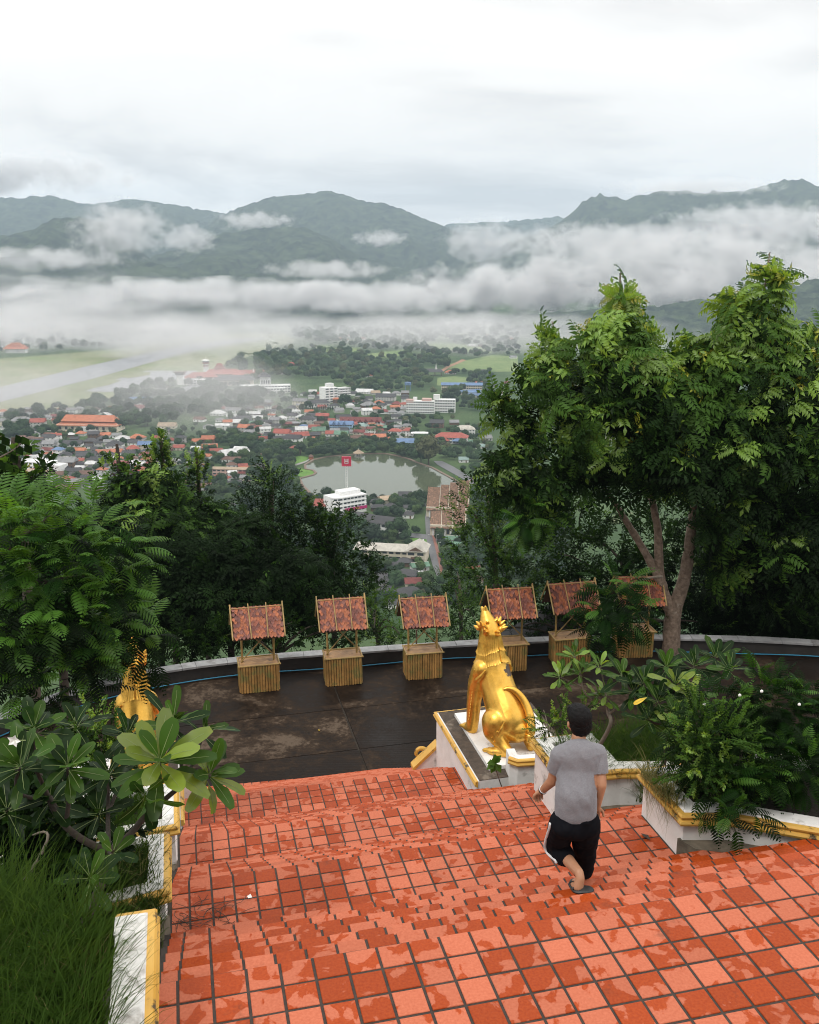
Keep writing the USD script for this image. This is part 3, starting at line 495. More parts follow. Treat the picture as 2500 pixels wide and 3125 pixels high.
# ---- hillside under everything near
def hill_z(x, y):
    l, a = x * BV[0] + y * BV[1], x * AV[0] + y * AV[1]
    z = np.interp(a, [-30, 1, 5, 8, 11, 14.7, 17.5, 21, 60], [6, -4.4, -4.4, -5.9, -7.3, -9.0, -12.35, -12.6, -12.6])
    side = np.clip(np.abs(l - 2) - 3, 0, 40); z = np.maximum(z - .02 * side, np.where(a < 15, -9.5, -12.6))
    wy = np.interp(l, WALLP[:, 0], WALLP[:, 1], left=15, right=20); d = np.maximum(a - wy - .4, np.maximum(-9 - l, l - 23)); d = np.where(a < 15, np.maximum(-10 - l, l - 24), d)
    z = np.where(d > 0, -13.3 - .70 * d, np.minimum(z, np.where(d > -1.5, -12.7, 99))); return np.maximum(z, VZ - 3)
gx, gy = np.meshgrid(np.linspace(-190, 230, 150), np.concatenate([np.linspace(-12, 40, 90), np.linspace(42, 300, 70)]), indexing='ij')
put(None, 'hillside', grid_mesh(gx, gy, hill_z(gx, gy) + (nfb(gx, gy, 6, 4) - .5) * .25), 'soil', True, 'dark earth of the temple hill under the trees', 'structure')

# ---------------------------------------------------------------- bamboo stalls along the parapet
pbr('bamboo', (.36, .20, .065), (.20, .115, .035), rough=.45, scale=4.0, c3=(.16, .15, .05), s3=2.5, t3=(.5, .62))
pbr('bamboo_top', (.45, .26, .115), (.30, .165, .07), rough=.5, scale=5.0, c3=(.16, .09, .045), s3=3.0, t3=(.55, .68))
pbr('bamboo_pole', (.40, .26, .09), (.24, .17, .06), rough=.45, scale=4.0)
for nm, c in (('a', (.33, .095, .050)), ('b', (.19, .060, .044)), ('c', (.46, .14, .055)), ('d', (.28, .105, .075))):
    pbr('dry_leaf_' + nm, c, tuple(x * .55 for x in c), rough=.5, scale=14.0, lo=.3, hi=.7)
pbr('thatch_under', (.09, .045, .025), rough=.9, scale=6.0)
def culm(p, q, r, n=7, nodes=True):
    p, q = np.array(p, float), np.array(q, float); L = np.linalg.norm(q - p); k = max(2, int(L / .22)) ; pts, rr = [], []
    for i in range(k + 1):
        t = i / k
        for dt, f in ((-.012, 1), (0, 1.12), (.012, 1)) if 0 < i < k and nodes else ((0, 1),): pts.append(p + (q - p) * (t + dt)); rr.append(r * f)
    return MB().tube(pts, rr, n)
kp = proto('bamboo_stall_shape'); KW, KD, KH = 1.10, .74, .86; rk = random.Random(9)
put(kp, 'core', MB().box((-KW / 2 + .05, .05, .02), (KW / 2 - .05, KD - .05, KH - .06)), 'thatch_under')
def slats(n, f):
    for i in range(n): put(kp, 'slat', f((i + .5) / n), 'bamboo', 60)
sl = lambda x, y: culm((x, y, rk.uniform(0, .015)), (x + rk.uniform(-.006, .006), y, KH - .03), .036 + rk.uniform(-.004, .003))
slats(14, lambda t: sl(-KW / 2 + KW * t, .02)); slats(8, lambda t: sl(-KW / 2 + .0, .05 + (KD - .08) * t)); slats(8, lambda t: sl(KW / 2 - .0, .05 + (KD - .08) * t))
for i in range(7):
    y = .03 + i * .098; put(kp, 'top_slat', MB().cbox((-KW / 2 - .03, y, KH - .03 + rk.uniform(-.003, .003)), (KW / 2 + .03, y + .09, KH - .008), .006), 'bamboo_top')
for p, q in (((-KW / 2 - .07, -.01, KH), (KW / 2 + .07, -.01, KH)), ((-KW / 2 - .03, -.05, KH + .01), (-KW / 2 - .03, KD, KH + .01)), ((KW / 2 + .03, -.03, KH + .01), (KW / 2 + .03, KD, KH + .01)), ((-KW / 2, KD, KH), (KW / 2, KD, KH))):
    put(kp, 'edge_pole', culm(p, q, .024), 'bamboo_pole', 60)
PX_ = .46; RZ, EZ, RW, RY, EY = 2.56, 1.80, .745, .40, -.22
for x in (-PX_, PX_): put(kp, 'post', culm((x, RY - .02, KH - .05), (x, RY - .02, RZ - .06), .033), 'bamboo_pole', 60)
put(kp, 'brace', culm((-PX_ - .05, RY - .08, KH + .02), (PX_ - .1, RY - .08, RZ - .75), .019), 'bamboo_pole', 60)
put(kp, 'brace', culm((PX_ + .03, RY + .05, KH + .1), (-PX_ + .1, RY + .05, RZ - .7), .019), 'bamboo_pole', 60)
put(kp, 'ridge_pole', culm((-RW - .03, RY, RZ - .03), (RW + .03, RY, RZ - .03), .024), 'bamboo_pole', 60)
def slope(x, t, h=0.0, back=False):   # t from ridge 0 to eave 1, h above the slope
    s = -1 if not back else 1; n = np.array([0, s * (RZ - EZ), RY - EY]); n /= np.linalg.norm(n)
    return np.array([x, RY + s * (RY - EY) * t, RZ + (EZ - RZ) * t]) + n * h
for bk in (False, True):
    m = MB(); q = [slope(-RW + .02, 0, -.02, bk), slope(RW - .02, 0, -.02, bk), slope(RW - .02, 1, -.02, bk), slope(-RW + .02, 1, -.02, bk)]; m.poly(q if not bk else q[::-1]); q2 = [p - [0, 0, .03] for p in q]; m.poly(q2[::-1] if not bk else q2); put(kp, 'thatch_backing', m, 'thatch_under')
def leaf_shingle(x, t, sz, bk, r):
    # a cupped dry leaf lying on the slope, its tip down
    u = np.linspace(0, 1, 4); wd = np.array([.30, .50, .42, .06]) * sz; v, f = [], []
    curl, tw = r.uniform(.15, .55), r.uniform(-.35, .35)
    for i, a in enumerate(u):
        for j, b in enumerate((-1, 0, 1)):
            dx = b * wd[i]; dt = a * sz * 1.25; X, Tt = dx * math.cos(tw) - dt * math.sin(tw) * .5, dt * math.cos(tw) + dx * math.sin(tw)
            v.append(slope(x + X, t + Tt / math.hypot(RZ - EZ, RY - EY), (.012 + .034 * a) + (curl * abs(b) ** 2 * wd[i] * r.uniform(.5, 1.1)), bk))
    for i in range(3):
        for j in range(2): A = i * 3 + j; f.append([A, A + 1, A + 4, A + 3] if bk else [A, A + 3, A + 4, A + 1])
    return MB().add(v, f)
rows = 12
for rI in range(rows):
    for k in range(14):
        x = -RW + .06 + (2 * RW - .12) * (k + .5 + .5 * (rI % 2 - .5)) / 14 + rk.uniform(-.02, .02)
        put(kp, 'leaf_shingle', leaf_shingle(np.clip(x, -RW + .03, RW - .03), rI / rows * .97 + rk.uniform(-.012, .012), rk.uniform(.10, .135), False, rk), 'dry_leaf_' + rk.choice('abbccd'), 50)
bm = MB()
for rI in range(rows):
    for k in range(14): bm.add(*leaf_shingle(-RW + .06 + (2 * RW - .12) * (k + .5) / 14, rI / rows * .97, .12, True, rk).arr())
put(kp, 'rear_thatch', bm, 'dry_leaf_b', 50, None, 'stuff')
for x in (-RW, -RW * .3, RW * .36, RW):
    o = .015 * math.sin(x * 9); put(kp, 'batten', culm(slope(x + o, -.09, .05), slope(x - o, 1.03, .06), .017 if abs(x) < RW else .022), 'bamboo_pole', 60)
for x in (-RW, RW): put(kp, 'rear_batten', culm(slope(x, -.09, .05, True), slope(x, 1.03, .06, True), .02), 'bamboo_pole', 60)
put(kp, 'ridge_binding', culm(slope(-RW, .045, .045), slope(RW, .045, .05), .012), 'bamboo_pole', 60)
KS = [((795, 2113), 13.5, 'leftmost bamboo stall with a leaf thatched roof, nearest the left lion'), ((1052, 2092), 12.0, 'second bamboo stall from the left, its roof below the dark trees'), ((1297, 2073), 11.0, 'third bamboo stall from the left, standing just left of the big golden lion'),
      ((1556, 2050), 9.0, 'bamboo stall whose roof shows behind the head of the golden lion'), ((1750, 2030), 9.0, 'bamboo stall whose roof is half covered by hanging ferny leaves'), ((1940, 2008), 7.0, 'rightmost bamboo stall, standing behind the trunk of the tall tree')]
for (px, py), rz, lab in KS:
    c = at_z(px, py, PZ + .001); copy_of(kp, 'bamboo_stall', lab, c, rz + rk.uniform(-2, 2), (rk.uniform(.95, 1.04), 1, rk.uniform(.97, 1.03)), 'bamboo stalls along the parapet', 'stall', rk.uniform(-1.5, 1.0), rk.uniform(-1.6, 1.6))

# ---------------------------------------------------------------- bodies: one skin over tapered bones
def skin(bones, edge=.02, iters=12, seg=20):
    M3 = manifold3d.Manifold; parts = []
    for ch in bones:
        sp = [M3.sphere(r, seg).scale((sx, sy, sz)).translate(tuple(map(float, p))) for p, r, (sx, sy, sz) in [(c[0], c[1], c[2] if len(c) > 2 else (1, 1, 1)) for c in ch]]
        if len(sp) == 1: parts.append(sp[0])
        for a, b in zip(sp[:-1], sp[1:]): parts.append(M3.batch_hull([a, b]))
    m = M3.batch_boolean(parts, manifold3d.OpType.Add).refine_to_length(edge); q = m.to_mesh(); t = trimesh.Trimesh(q.vert_properties[:, :3], q.tri_verts, process=True)
    trimesh.smoothing.filter_taubin(t, lamb=.55, nu=.53, iterations=iters); return t

# ---------------------------------------------------------------- golden lions
mat('gold', {'g': ('geometry', {}), 'n': ('noise_texture', {'scale': 5.0, 'detail': 6.0, 'roughness': .65}), 'r': ('rgb_ramp', {'ramp': [(.3, (.66, .36, .055)), (.7, (.80, .48, .10))]}),
    'd': ('vector_math', {'math_type': 'distance', 'vector2': (0, 0, 0)}), 'n2': ('noise_texture', {'scale': 7.0, 'detail': 4.0}), 'a': ('math', {'math_type': 'multiply_add', 'value2': .30, 'value3': -.15}), 's': ('math', {'math_type': 'add'}), 'k': ('map_range', {'from_min': .135, 'from_max': .125, 'clamp': True}), 'mx': ('mix_color', {'b': (.06, .035, .02)}), 'mt': ('map_range', {'to_min': .88, 'to_max': 0.0}),
    'rv': ('map_range', {'from_min': .3, 'from_max': .7, 'to_min': .24, 'to_max': .42}), 'b': ('bump', {'distance': .003}), 'p': ('principled_bsdf', {})},
    [('g.position', 'n.vector'), ('n.fac', 'r.fac'), ('g.position', 'd.vector1'), ('g.position', 'n2.vector'), ('n2.fac', 'a.value1'), ('d.value', 's.value1'), ('a.value', 's.value2'), ('s.value', 'k.value'), ('r.color', 'mx.a'), ('k.result', 'mx.fac'), ('mx.result', 'p.base_color'), ('k.result', 'mt.value'), ('mt.result', 'p.metallic'), ('n.fac', 'rv.value'), ('rv.result', 'p.roughness'), ('n.fac', 'b.height'), ('b.normal', 'p.normal')], surface='p.BSDF')
pbr('peeled_plaster', (.05, .03, .02), (.09, .055, .035), rough=.8, scale=20.0)
LION_O = S(5.22, 14.42, -8.12)
lp = proto('lion_shape')
bones = [
    [((0, -.16, .50), .36, (1.08, 1, 1)), ((0, -.02, .66), .36), ((0, .18, .92), .325), ((0, .36, 1.20), .315), ((0, .42, 1.42), .27), ((0, .44, 1.66), .225), ((0, .46, 1.86), .19)],
    [((0, .46, 1.86), .20), ((0, .53, 2.02), .165), ((0, .61, 2.15), .105), ((0, .66, 2.25), .06)],
    [((0, -.38, .40), .22), ((0, -.16, .42), .33)]]
for s in (-1, 1):
    bones += [[((s * .27, -.10, .50), .26), ((s * .33, -.12, .36), .20), ((s * .30, -.30, .20), .125), ((s * .27, -.46, .10), .10)], [((s * .25, -.47, .075), .085), ((s * .36, -.34, .06), .085), ((s * .45, -.22, .05), .075, (1.2, 1.2, .8))],
              [((s * .22, .40, 1.28), .19), ((s * .26, .50, 1.0), .165), ((s * .27, .57, .6), .135), ((s * .27, .60, .2), .12), ((s * .27, .62, .08), .115)], [((s * .27, .60, .07), .105), ((s * .28, .76, .05), .09, (1.15, 1, .75))]]
    for t in (-1, 0, 1): bones.append([((s * .45 + t * .055, -.17 + .02 * s * t, .045), .042), ((s * .47 + t * .06, -.10, .03), .032)]); bones.append([((s * .28 + t * .06, .80, .045), .042), ((s * .28 + t * .065, .87, .03), .03)])
body = skin(bones, .03, 45); put(lp, 'body', body, 'gold', True)
tl = np.array([(.09, -.60, .36), (.13, -.60, .48), (.17, -.53, .64), (.18, -.42, .80), (.14, -.30, .95), (.06, -.19, 1.05), (-.04, -.12, 1.08), (-.12, -.10, 1.06)])
from scipy.interpolate import CubicSpline
tp = CubicSpline(np.arange(8), tl)(np.linspace(0, 7, 36)); put(lp, 'tail', MB().tube(tp, np.interp(np.linspace(0, 1, 36), [0, .08, .35, .75, 1], [.02, .085, .078, .055, .02]), 12), 'gold', True)
put(lp, 'tail_tuft', skin([[((.09, -.61, .36), .075), ((.05, -.62, .28), .03)], [((.09, -.61, .36), .075), ((.12, -.63, .27), .03)]], .02, 5), 'gold', True)
def collar(z_mid, r_top, r_bot, z_top, drop, cy0, cy1, nm):   # scalloped mane tier with carved locks
    th = np.linspace(-math.pi / 2 - math.pi * .98, -math.pi / 2 + math.pi * .98, 181); rows = 9; v = []
    for i in range(rows):
        t = i / (rows - 1)
        for a in th:
            b = abs(a + math.pi / 2)                       # 0 at the middle of the back
            zb = z_mid - drop * math.sin(min(b, math.pi / 2) * 1.0) ** 2 + (.008 * math.cos(b * 9)) ; z = z_top + (zb - z_top) * t
            r = r_top + (r_bot - r_top) * t ** 1.3 + .011 * t * math.cos(a * 46 + t * 5 * math.sin(a * 2)) + (.02 if i == rows - 1 else 0) - .035 * math.exp(-(b / .06) ** 2)
            v.append((r * math.cos(a), cy0 + (cy1 - cy0) * t + r * math.sin(a), z))
    n = len(th); v2 = [(x * .90, (y - cy1) * .90 + cy1, z - .005) for x, y, z in v[-n:]]; v += v2; f = []
    for i in range(rows):
        for j in range(n - 1): f.append([i * n + j, (i + 1) * n + j, (i + 1) * n + j + 1, i * n + j + 1])
    put(lp, nm, MB().add(v, f), 'gold', 50)
collar(1.46, .225, .300, 1.74, .13, .455, .42, 'mane'); collar(1.66, .195, .250, 1.92, .13, .47, .445, 'mane')
orn = lambda nm, m, sm=True: put(lp, nm, m, 'gold', sm)
for s in (-1, 1):
    for k in range(5):
        a = -1.2 + k * .62; orn('curl', skin([[((s * .19, .46 + .13 * math.sin(a), 1.94 + .13 * math.cos(a)), .045), ((s * .235, .46 + .19 * math.sin(a), 1.95 + .19 * math.cos(a)), .016)]], .02, 4))
    orn('ear', skin([[((s * .17, .38, 1.96), .06), ((s * .23, .34, 2.04), .022)]], .02, 4))
    orn('brow', skin([[((s * .07, .46, 2.08), .05), ((s * .11, .42, 2.13), .025)]], .02, 4))
    an = np.linspace(0, 4.6 * math.pi, 50); rr = np.linspace(.015, .13, 50); orn('haunch_spiral', MB().tube(np.stack([s * (.255 + .02 * np.cos(an)), -.02 + rr * np.cos(an) * .9, .76 + rr * np.sin(an) * .55 - .18 * rr * np.cos(an)], 1), .017, 6))
    orn('haunch_flame', skin([[((s * .37, -.31, .36), .045), ((s * .34, -.36, .50), .035), ((s * .30, -.37, .60), .012)], [((s * .37, -.33, .37), .035), ((s * .40, -.31, .44), .02)]], .02, 4))
    orn('shoulder_flame', skin([[((s * .36, .36, 1.12), .05), ((s * .34, .27, 1.22), .04), ((s * .29, .22, 1.33), .014)], [((s * .38, .42, 1.2), .04), ((s * .40, .40, 1.30), .015)]], .02, 4))
    bd = MB()
    for k in range(26):
        t = k / 25; q = trimesh.creation.icosphere(1, .013); q.apply_translation((s * (.395 - .0 * t), .43 + .12 * t, 1.06 - .78 * t)); bd.tm(q)
    orn('bead_row', bd)
    for k in range(6):
        t = k / 5; orn('thigh_crest', skin([[((s * (.44 - .02 * t), .0 - .26 * t, .52 - .30 * t), .03), ((s * (.50 - .02 * t), -.04 - .28 * t, .57 - .30 * t), .01)]], .02, 3))
orn('snout_tip', skin([[((0, .64, 2.24), .06), ((-.01, .62, 2.33), .018)], [((0, .68, 2.22), .05), ((0, .73, 2.27), .03)]], .02, 4))
for k in range(7): orn('back_curl', skin([[((0, .27 - .02 * k, 1.98 - .05 * k), .035), ((0, .20 - .03 * k, 2.0 - .05 * k), .012)]], .02, 3)) if k < 2 else None
# the peeled patch sits on the right lion's back only
pp_ = LION_O + rotz(np.array([.13, .16, 1.24]), STAIR_RZ + math.radians(17))
stage.GetPrimAtPath('/World/Looks/gold/d').GetAttribute('inputs:vector2').Set(Gf.Vec3f(*map(float, pp_)))
copy_of(lp, 'lion_statue', 'whole golden lion statue sitting with its back to us on the right pedestal', LION_O, RZD + 17, (.93, 1.0, 1.0), 'golden guardian lions', 'statue')
copy_of(lp, 'lion_statue', 'golden lion statue on the left, only its neck showing between the leaves', S(4.1 - 5.02, 14.42, -8.12), RZD, (.84, .94, 1.0), 'golden guardian lions', 'statue')

# ---------------------------------------------------------------- the walking man
pbr('skin', (.46, .235, .135), (.40, .19, .105), rough=.5, scale=12.0, obj=False)
mat('grey_jersey', {'g': ('geometry', {}), 'mp': ('mapping', {'scale': (1, 1, 4)}), 'n': ('noise_texture', {'scale': 90.0, 'detail': 3.0}), 'r': ('rgb_ramp', {'ramp': [(.35, (.165, .16, .175)), (.65, (.24, .235, .25))]}), 'n2': ('noise_texture', {'scale': 9.0, 'detail': 2.0}), 'b': ('bump', {'distance': .010}), 'p': ('principled_bsdf', {'roughness': .95, 'sheen_weight': .15, 'specular_ior_level': .15})},
    [('g.position', 'mp.vector'), ('mp.vector', 'n.vector'), ('n.fac', 'r.fac'), ('r.color', 'p.base_color'), ('g.position', 'n2.vector'), ('n2.fac', 'b.height'), ('b.normal', 'p.normal')], surface='p.BSDF')
pbr('black_cloth', (.005, .0055, .008), (.008, .008, .010), rough=.9, scale=30.0, bump=.006, bscale=8.0, obj=False, spec=.08)
pbr('white_cloth', (.75, .75, .76), rough=.9, scale=30.0, obj=False)
pbr('black_hair', (.004, .0035, .0035), (.007, .006, .006), rough=.6, scale=90.0, bump=.006, bscale=140.0, obj=False, spec=.15)
pbr('black_rubber', (.018, .018, .018), rough=.5, scale=20.0, obj=False)
J = lambda px, py, y: at_y(px, py, y)
pel, chest, neck, head = J(1756, 2496, 6.66), J(1764, 2345, 6.78), J(1766, 2272, 6.85), J(1766, 2206, 6.90)
hipL, hipR, kneL, kneR, ankL, balL, ankR = J(1726, 2512, 6.65), J(1787, 2512, 6.68), J(1695, 2580, 6.88), J(1784, 2600, 6.90), J(1767, 2663, 6.52), J(1764, 2708, 6.47), J(1778, 2690, 7.0)
ankR[2] = -5.04
shL, shR, elL, elR, wrL, wrR = J(1712, 2305, 6.80), J(1823, 2300, 6.83), J(1686, 2383, 6.86), J(1835, 2395, 6.72), J(1655, 2413, 7.02), J(1822, 2462, 6.76)
man = thing('person', 'man in grey t-shirt and black shorts walking down the wet stairs', 'person', (0, 0, 0))
Hc = head; fw = AV * .97 + np.array([0, 0, -.22]); rt = BV
H = lambda r, f, u: Hc + rt * r + AV * f + np.array([0, 0, u])
toe = balL + AV * .055 + np.array([0, 0, -.012])
bb = [[(pel + [0, 0, .10], .135, (1.1, .85, 1)), (chest, .145, (1.12, .8, 1)), (neck + [0, 0, -.06], .10, (1.3, .8, 1))], [(neck + [0, 0, -.07], .062), (neck + [0, .01, .06], .056)],
      [(H(0, .0, .045), .088, (.92, 1.08, 1.05)), (H(0, .055, -.045), .062, (.95, 1, 1))], [(H(0, .10, -.01), .018), (H(0, .118, -.03), .016)],
      [(shL, .062), (elL, .043), (wrL, .029)], [(shR, .062), (elR, .043), (wrR, .029)],
      [(hipL, .095), (kneL, .058), (kneL * .6 + ankL * .4, .054), (ankL, .037)], [(hipR, .095), (kneR, .058), (kneR * .6 + ankR * .4, .054), (ankR, .038)],
      [(ankL + [0, 0, 0], .036), (ankL - AV * .03 + [0, 0, -.028], .034), (balL, .034, (1.25, 1, .7)), (toe, .024, (1.5, 1, .7))], [(ankR, .036), (ankR - AV * .04 + [0, 0, -.05], .034), (ankR + AV * .12 + [0, 0, -.06], .032, (1.2, 1, .6))]]
for s in (-1, 1): bb.append([(H(s * .083, .005, -.005), .022, (.5, 1, 1.3))])
def hand(wr, el, sgn, curl):
    d = (wr - el) / np.linalg.norm(wr - el); side = np.cross(d, [0, 0, 1.0]); side /= np.linalg.norm(side); nrm = np.cross(side, d); pal = wr + d * .05; out = [[(wr, .027), (wr + d * .03 + side * .018, .022), (pal + side * .024, .018)], [(wr, .026), (wr + d * .03 - side * .018, .022), (pal - side * .026 + d * .01, .017)]]
    for i, (o, L) in enumerate(((-.030, .062), (-.010, .074), (.011, .070), (.030, .054))):
        b = wr + d * .078 + side * o; p, c = b, 0; ch = [(wr + d * .04 + side * o * .8, .013), (b, .0105)]
        for sgm in (.42, .33, .25): c += curl; p = p + (d * math.cos(c) - nrm * math.sin(c)) * L * sgm; ch.append((p, .0092))
        out.append(ch)
    t0 = wr + d * .025 - side * .028 * sgn; out.append([(t0, .014), (t0 + d * .03 - side * .028 * sgn - nrm * .012, .011), (t0 + d * .058 - side * .03 * sgn - nrm * .03, .0095)])
    return out
put(man, 'body', skin(bb + hand(wrL, elL, 1, .45) + hand(wrR, elR, -1, .35), .016, 8), 'skin', True)
hb = [[(H(0, -.022, .058), .101, (.93, 1.06, 1.0)), (H(0, .045, .085), .074, (1.05, 1, .8))], [(H(0, -.05, .0), .087, (1.0, .8, 1.0)), (H(0, -.048, -.055), .058, (1.1, .7, .8))]]
hm = skin(hb, .012, 6); q = hm.vertices; hm.vertices = q + hm.vertex_normals * ((meshkit.noise(q * 90, 3) - .5) * .012)[:, None]; put(man, 'hair', hm, 'black_hair', True)
sh = [[(pel + [0, 0, .045], .162, (1.04, .74, .6)), (pel + [0, 0, .17], .158, (1.04, .76, 1)), (chest + [0, 0, -.03], .168, (1.0, .76, 1)), (chest + [0, 0, .09], .160, (1.03, .74, 1)), (neck + [0, 0, -.10], .12, (1.5, .75, .7)), (neck + [0, 0, -.055], .075, (1.15, 1, .6))],
      [(shL + [0, 0, -.005], .082), (shL * .42 + elL * .58, .070)], [(shR + [0, 0, -.005], .082), (shR * .42 + elR * .58, .068)], [(shL + [0, 0, .0], .08), (chest + [0, 0, .10], .15, (1, .75, 1)), (shR + [0, 0, .0], .08)]]
sm = skin(sh, .014, 10); q = sm.vertices
u = q @ BV; w_ = q[:, 2]; fold = (meshkit.fbm(np.stack([u * 16 + w_ * 5, q[:, 1] * 9, w_ * 7], -1), 3, 2) - .5) * .020; sm.vertices = q + sm.vertex_normals * fold[:, None]
def openbelow(m, keep):               # cuts a garment open at a hem
    f = m.faces[keep(m.triangles_center)]; return (m.vertices, f)
tc = lambda c: np.ones(len(c), bool)
armL, armR = (elL - shL) / np.linalg.norm(elL - shL), (elR - shR) / np.linalg.norm(elR - shR)
put(man, 'shirt', openbelow(sm, lambda c: ~((c - pel)[:, 2] < -.045) & ~(((c - shL) @ armL > .155) & (np.linalg.norm(c - (shL + armL * .18), axis=1) < .11)) & ~(((c - shR) @ armR > .155) & (np.linalg.norm(c - (shR + armR * .18), axis=1) < .11))), 'grey_jersey', True)
tr = [[(pel + [0, 0, .03], .150, (1.06, .78, .6)), (pel + [0, 0, -.05], .152, (1.08, .80, 1))], [(hipL, .125), (kneL, .094), (kneL * .60 + ankL * .40, .086)], [(hipR, .122), (kneR, .092), (kneR * .45 + ankR * .55, .084)]]
tm_ = skin(tr, .016, 10); q = tm_.vertices; tm_.vertices = q + tm_.vertex_normals * ((meshkit.fbm(q * 11, 3, 5) - .5) * .036)[:, None]; put(man, 'shorts', tm_, 'black_cloth', True)
st = [hipL - BV * .128 + [0, 0, .02], hipL * .6 + kneL * .4 - BV * .117, kneL - BV * .096 - AV * .02, kneL * .8 + ankL * .2 - BV * .08 - AV * .03 + [0, 0, -.03], kneL * .62 + ankL * .38 - BV * .075 - AV * .02 + [0, 0, -.04]]
st = CubicSpline(np.arange(5), np.array(st))(np.linspace(0, 4, 20)); m = MB()
m.tube(st, .012, 8); put(man, 'side_stripe', m, 'white_cloth', True)
an = np.linspace(0, 2 * math.pi, 17)
def ring(c, d, r, t, nm, mt): 
    d = d / np.linalg.norm(d); a = np.cross(d, [0, 0, 1.0]); a /= np.linalg.norm(a); b = np.cross(d, a); put(man, nm, MB().tube([c + r * (a * math.cos(x) + b * math.sin(x)) for x in an], t, 6, False), mt, True)
ring(wrL - (wrL - elL) * .05, wrL - elL, .031, .006, 'bracelet', 'black_rubber'); ring(wrL - (wrL - elL) * .12, wrL - elL, .032, .004, 'bracelet', 'white_cloth')
d = balL - ankL; sole = skin([[(balL + AV * .06 + [0, 0, -.022], .052, (1, 1, .3)), (balL + [0, 0, -.02], .052, (1, 1, .35)), (ankL - AV * .085 + BV * .045 + [0, 0, -.10], .046, (1, 1, .35))]], .02, 4); put(man, 'sandal', sole, 'black_rubber', True)
put(man, 'sandal', skin([[(ankR - AV * .05 + [0, 0, -.082], .045, (1, 1, .3)), (ankR + AV * .14 + [0, 0, -.082], .05, (1, 1, .3))]], .02, 4), 'black_rubber', True)
put(man, 'sandal_strap', MB().tube([balL - BV * .045 + [0, 0, -.01], balL + [0, 0, .034], balL + BV * .045 + [0, 0, -.01]], .011, 6), 'black_rubber', True)

# ---------------------------------------------------------------- plants of the temple hill
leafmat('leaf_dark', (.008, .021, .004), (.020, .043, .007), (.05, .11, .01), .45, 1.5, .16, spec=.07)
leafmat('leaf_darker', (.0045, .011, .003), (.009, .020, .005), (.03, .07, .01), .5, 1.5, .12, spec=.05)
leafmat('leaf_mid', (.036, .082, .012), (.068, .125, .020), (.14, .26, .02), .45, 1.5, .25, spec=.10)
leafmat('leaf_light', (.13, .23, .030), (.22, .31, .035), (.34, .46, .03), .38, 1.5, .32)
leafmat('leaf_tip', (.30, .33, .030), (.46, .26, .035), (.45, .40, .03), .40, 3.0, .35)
leafmat('leaf_fern', (.005, .020, .002), (.017, .048, .005), (.07, .18, .010), .5, 1.5, .2, spec=.06)
leafmat('leaf_fern_light', (.045, .12, .012), (.085, .17, .018), (.18, .36, .02), .5, 1.5, .3, spec=.25)
leafmat('leaf_frangipani', (.024, .060, .007), (.060, .108, .012), (.14, .26, .02), .36, 5.0, .2, spec=.16)
leafmat('leaf_frangipani_yellow', (.13, .19, .022), (.22, .25, .030), (.34, .38, .03), .30, 5.0, .3)
leafmat('leaf_frangipani_dark', (.007, .021, .004), (.016, .037, .006), (.05, .11, .01), .4, 5.0, .15, spec=.12)
leafmat('leaf_old_yellow', (.55, .36, .02), (.62, .44, .03), (.5, .38, .02), .4, 8.0, .2)
pbr('midrib', (.22, .28, .10), rough=.5, scale=10.0)
leafmat('grass', (.016, .036, .003), (.050, .082, .007), (.15, .25, .02), .55, 3.0, .25, spec=.06)
leafmat('grass_dry', (.16, .15, .05), (.24, .17, .07), (.25, .22, .06), .6, 3.0, .25, spec=.2)
pbr('bark_pale', (.27, .20, .15), (.13, .092, .066), rough=.85, scale=9.0, c3=(.30, .25, .20), s3=5.0, t3=(.6, .68), bump=.02, bscale=22.0)
pbr('bark_dark', (.060, .045, .034), (.035, .027, .02), rough=.9, scale=9.0, bump=.015)
pbr('twig_grey', (.16, .13, .10), (.10, .08, .06), rough=.8, scale=9.0)
pbr('petal', (.85, .83, .78), rough=.5, scale=5.0)

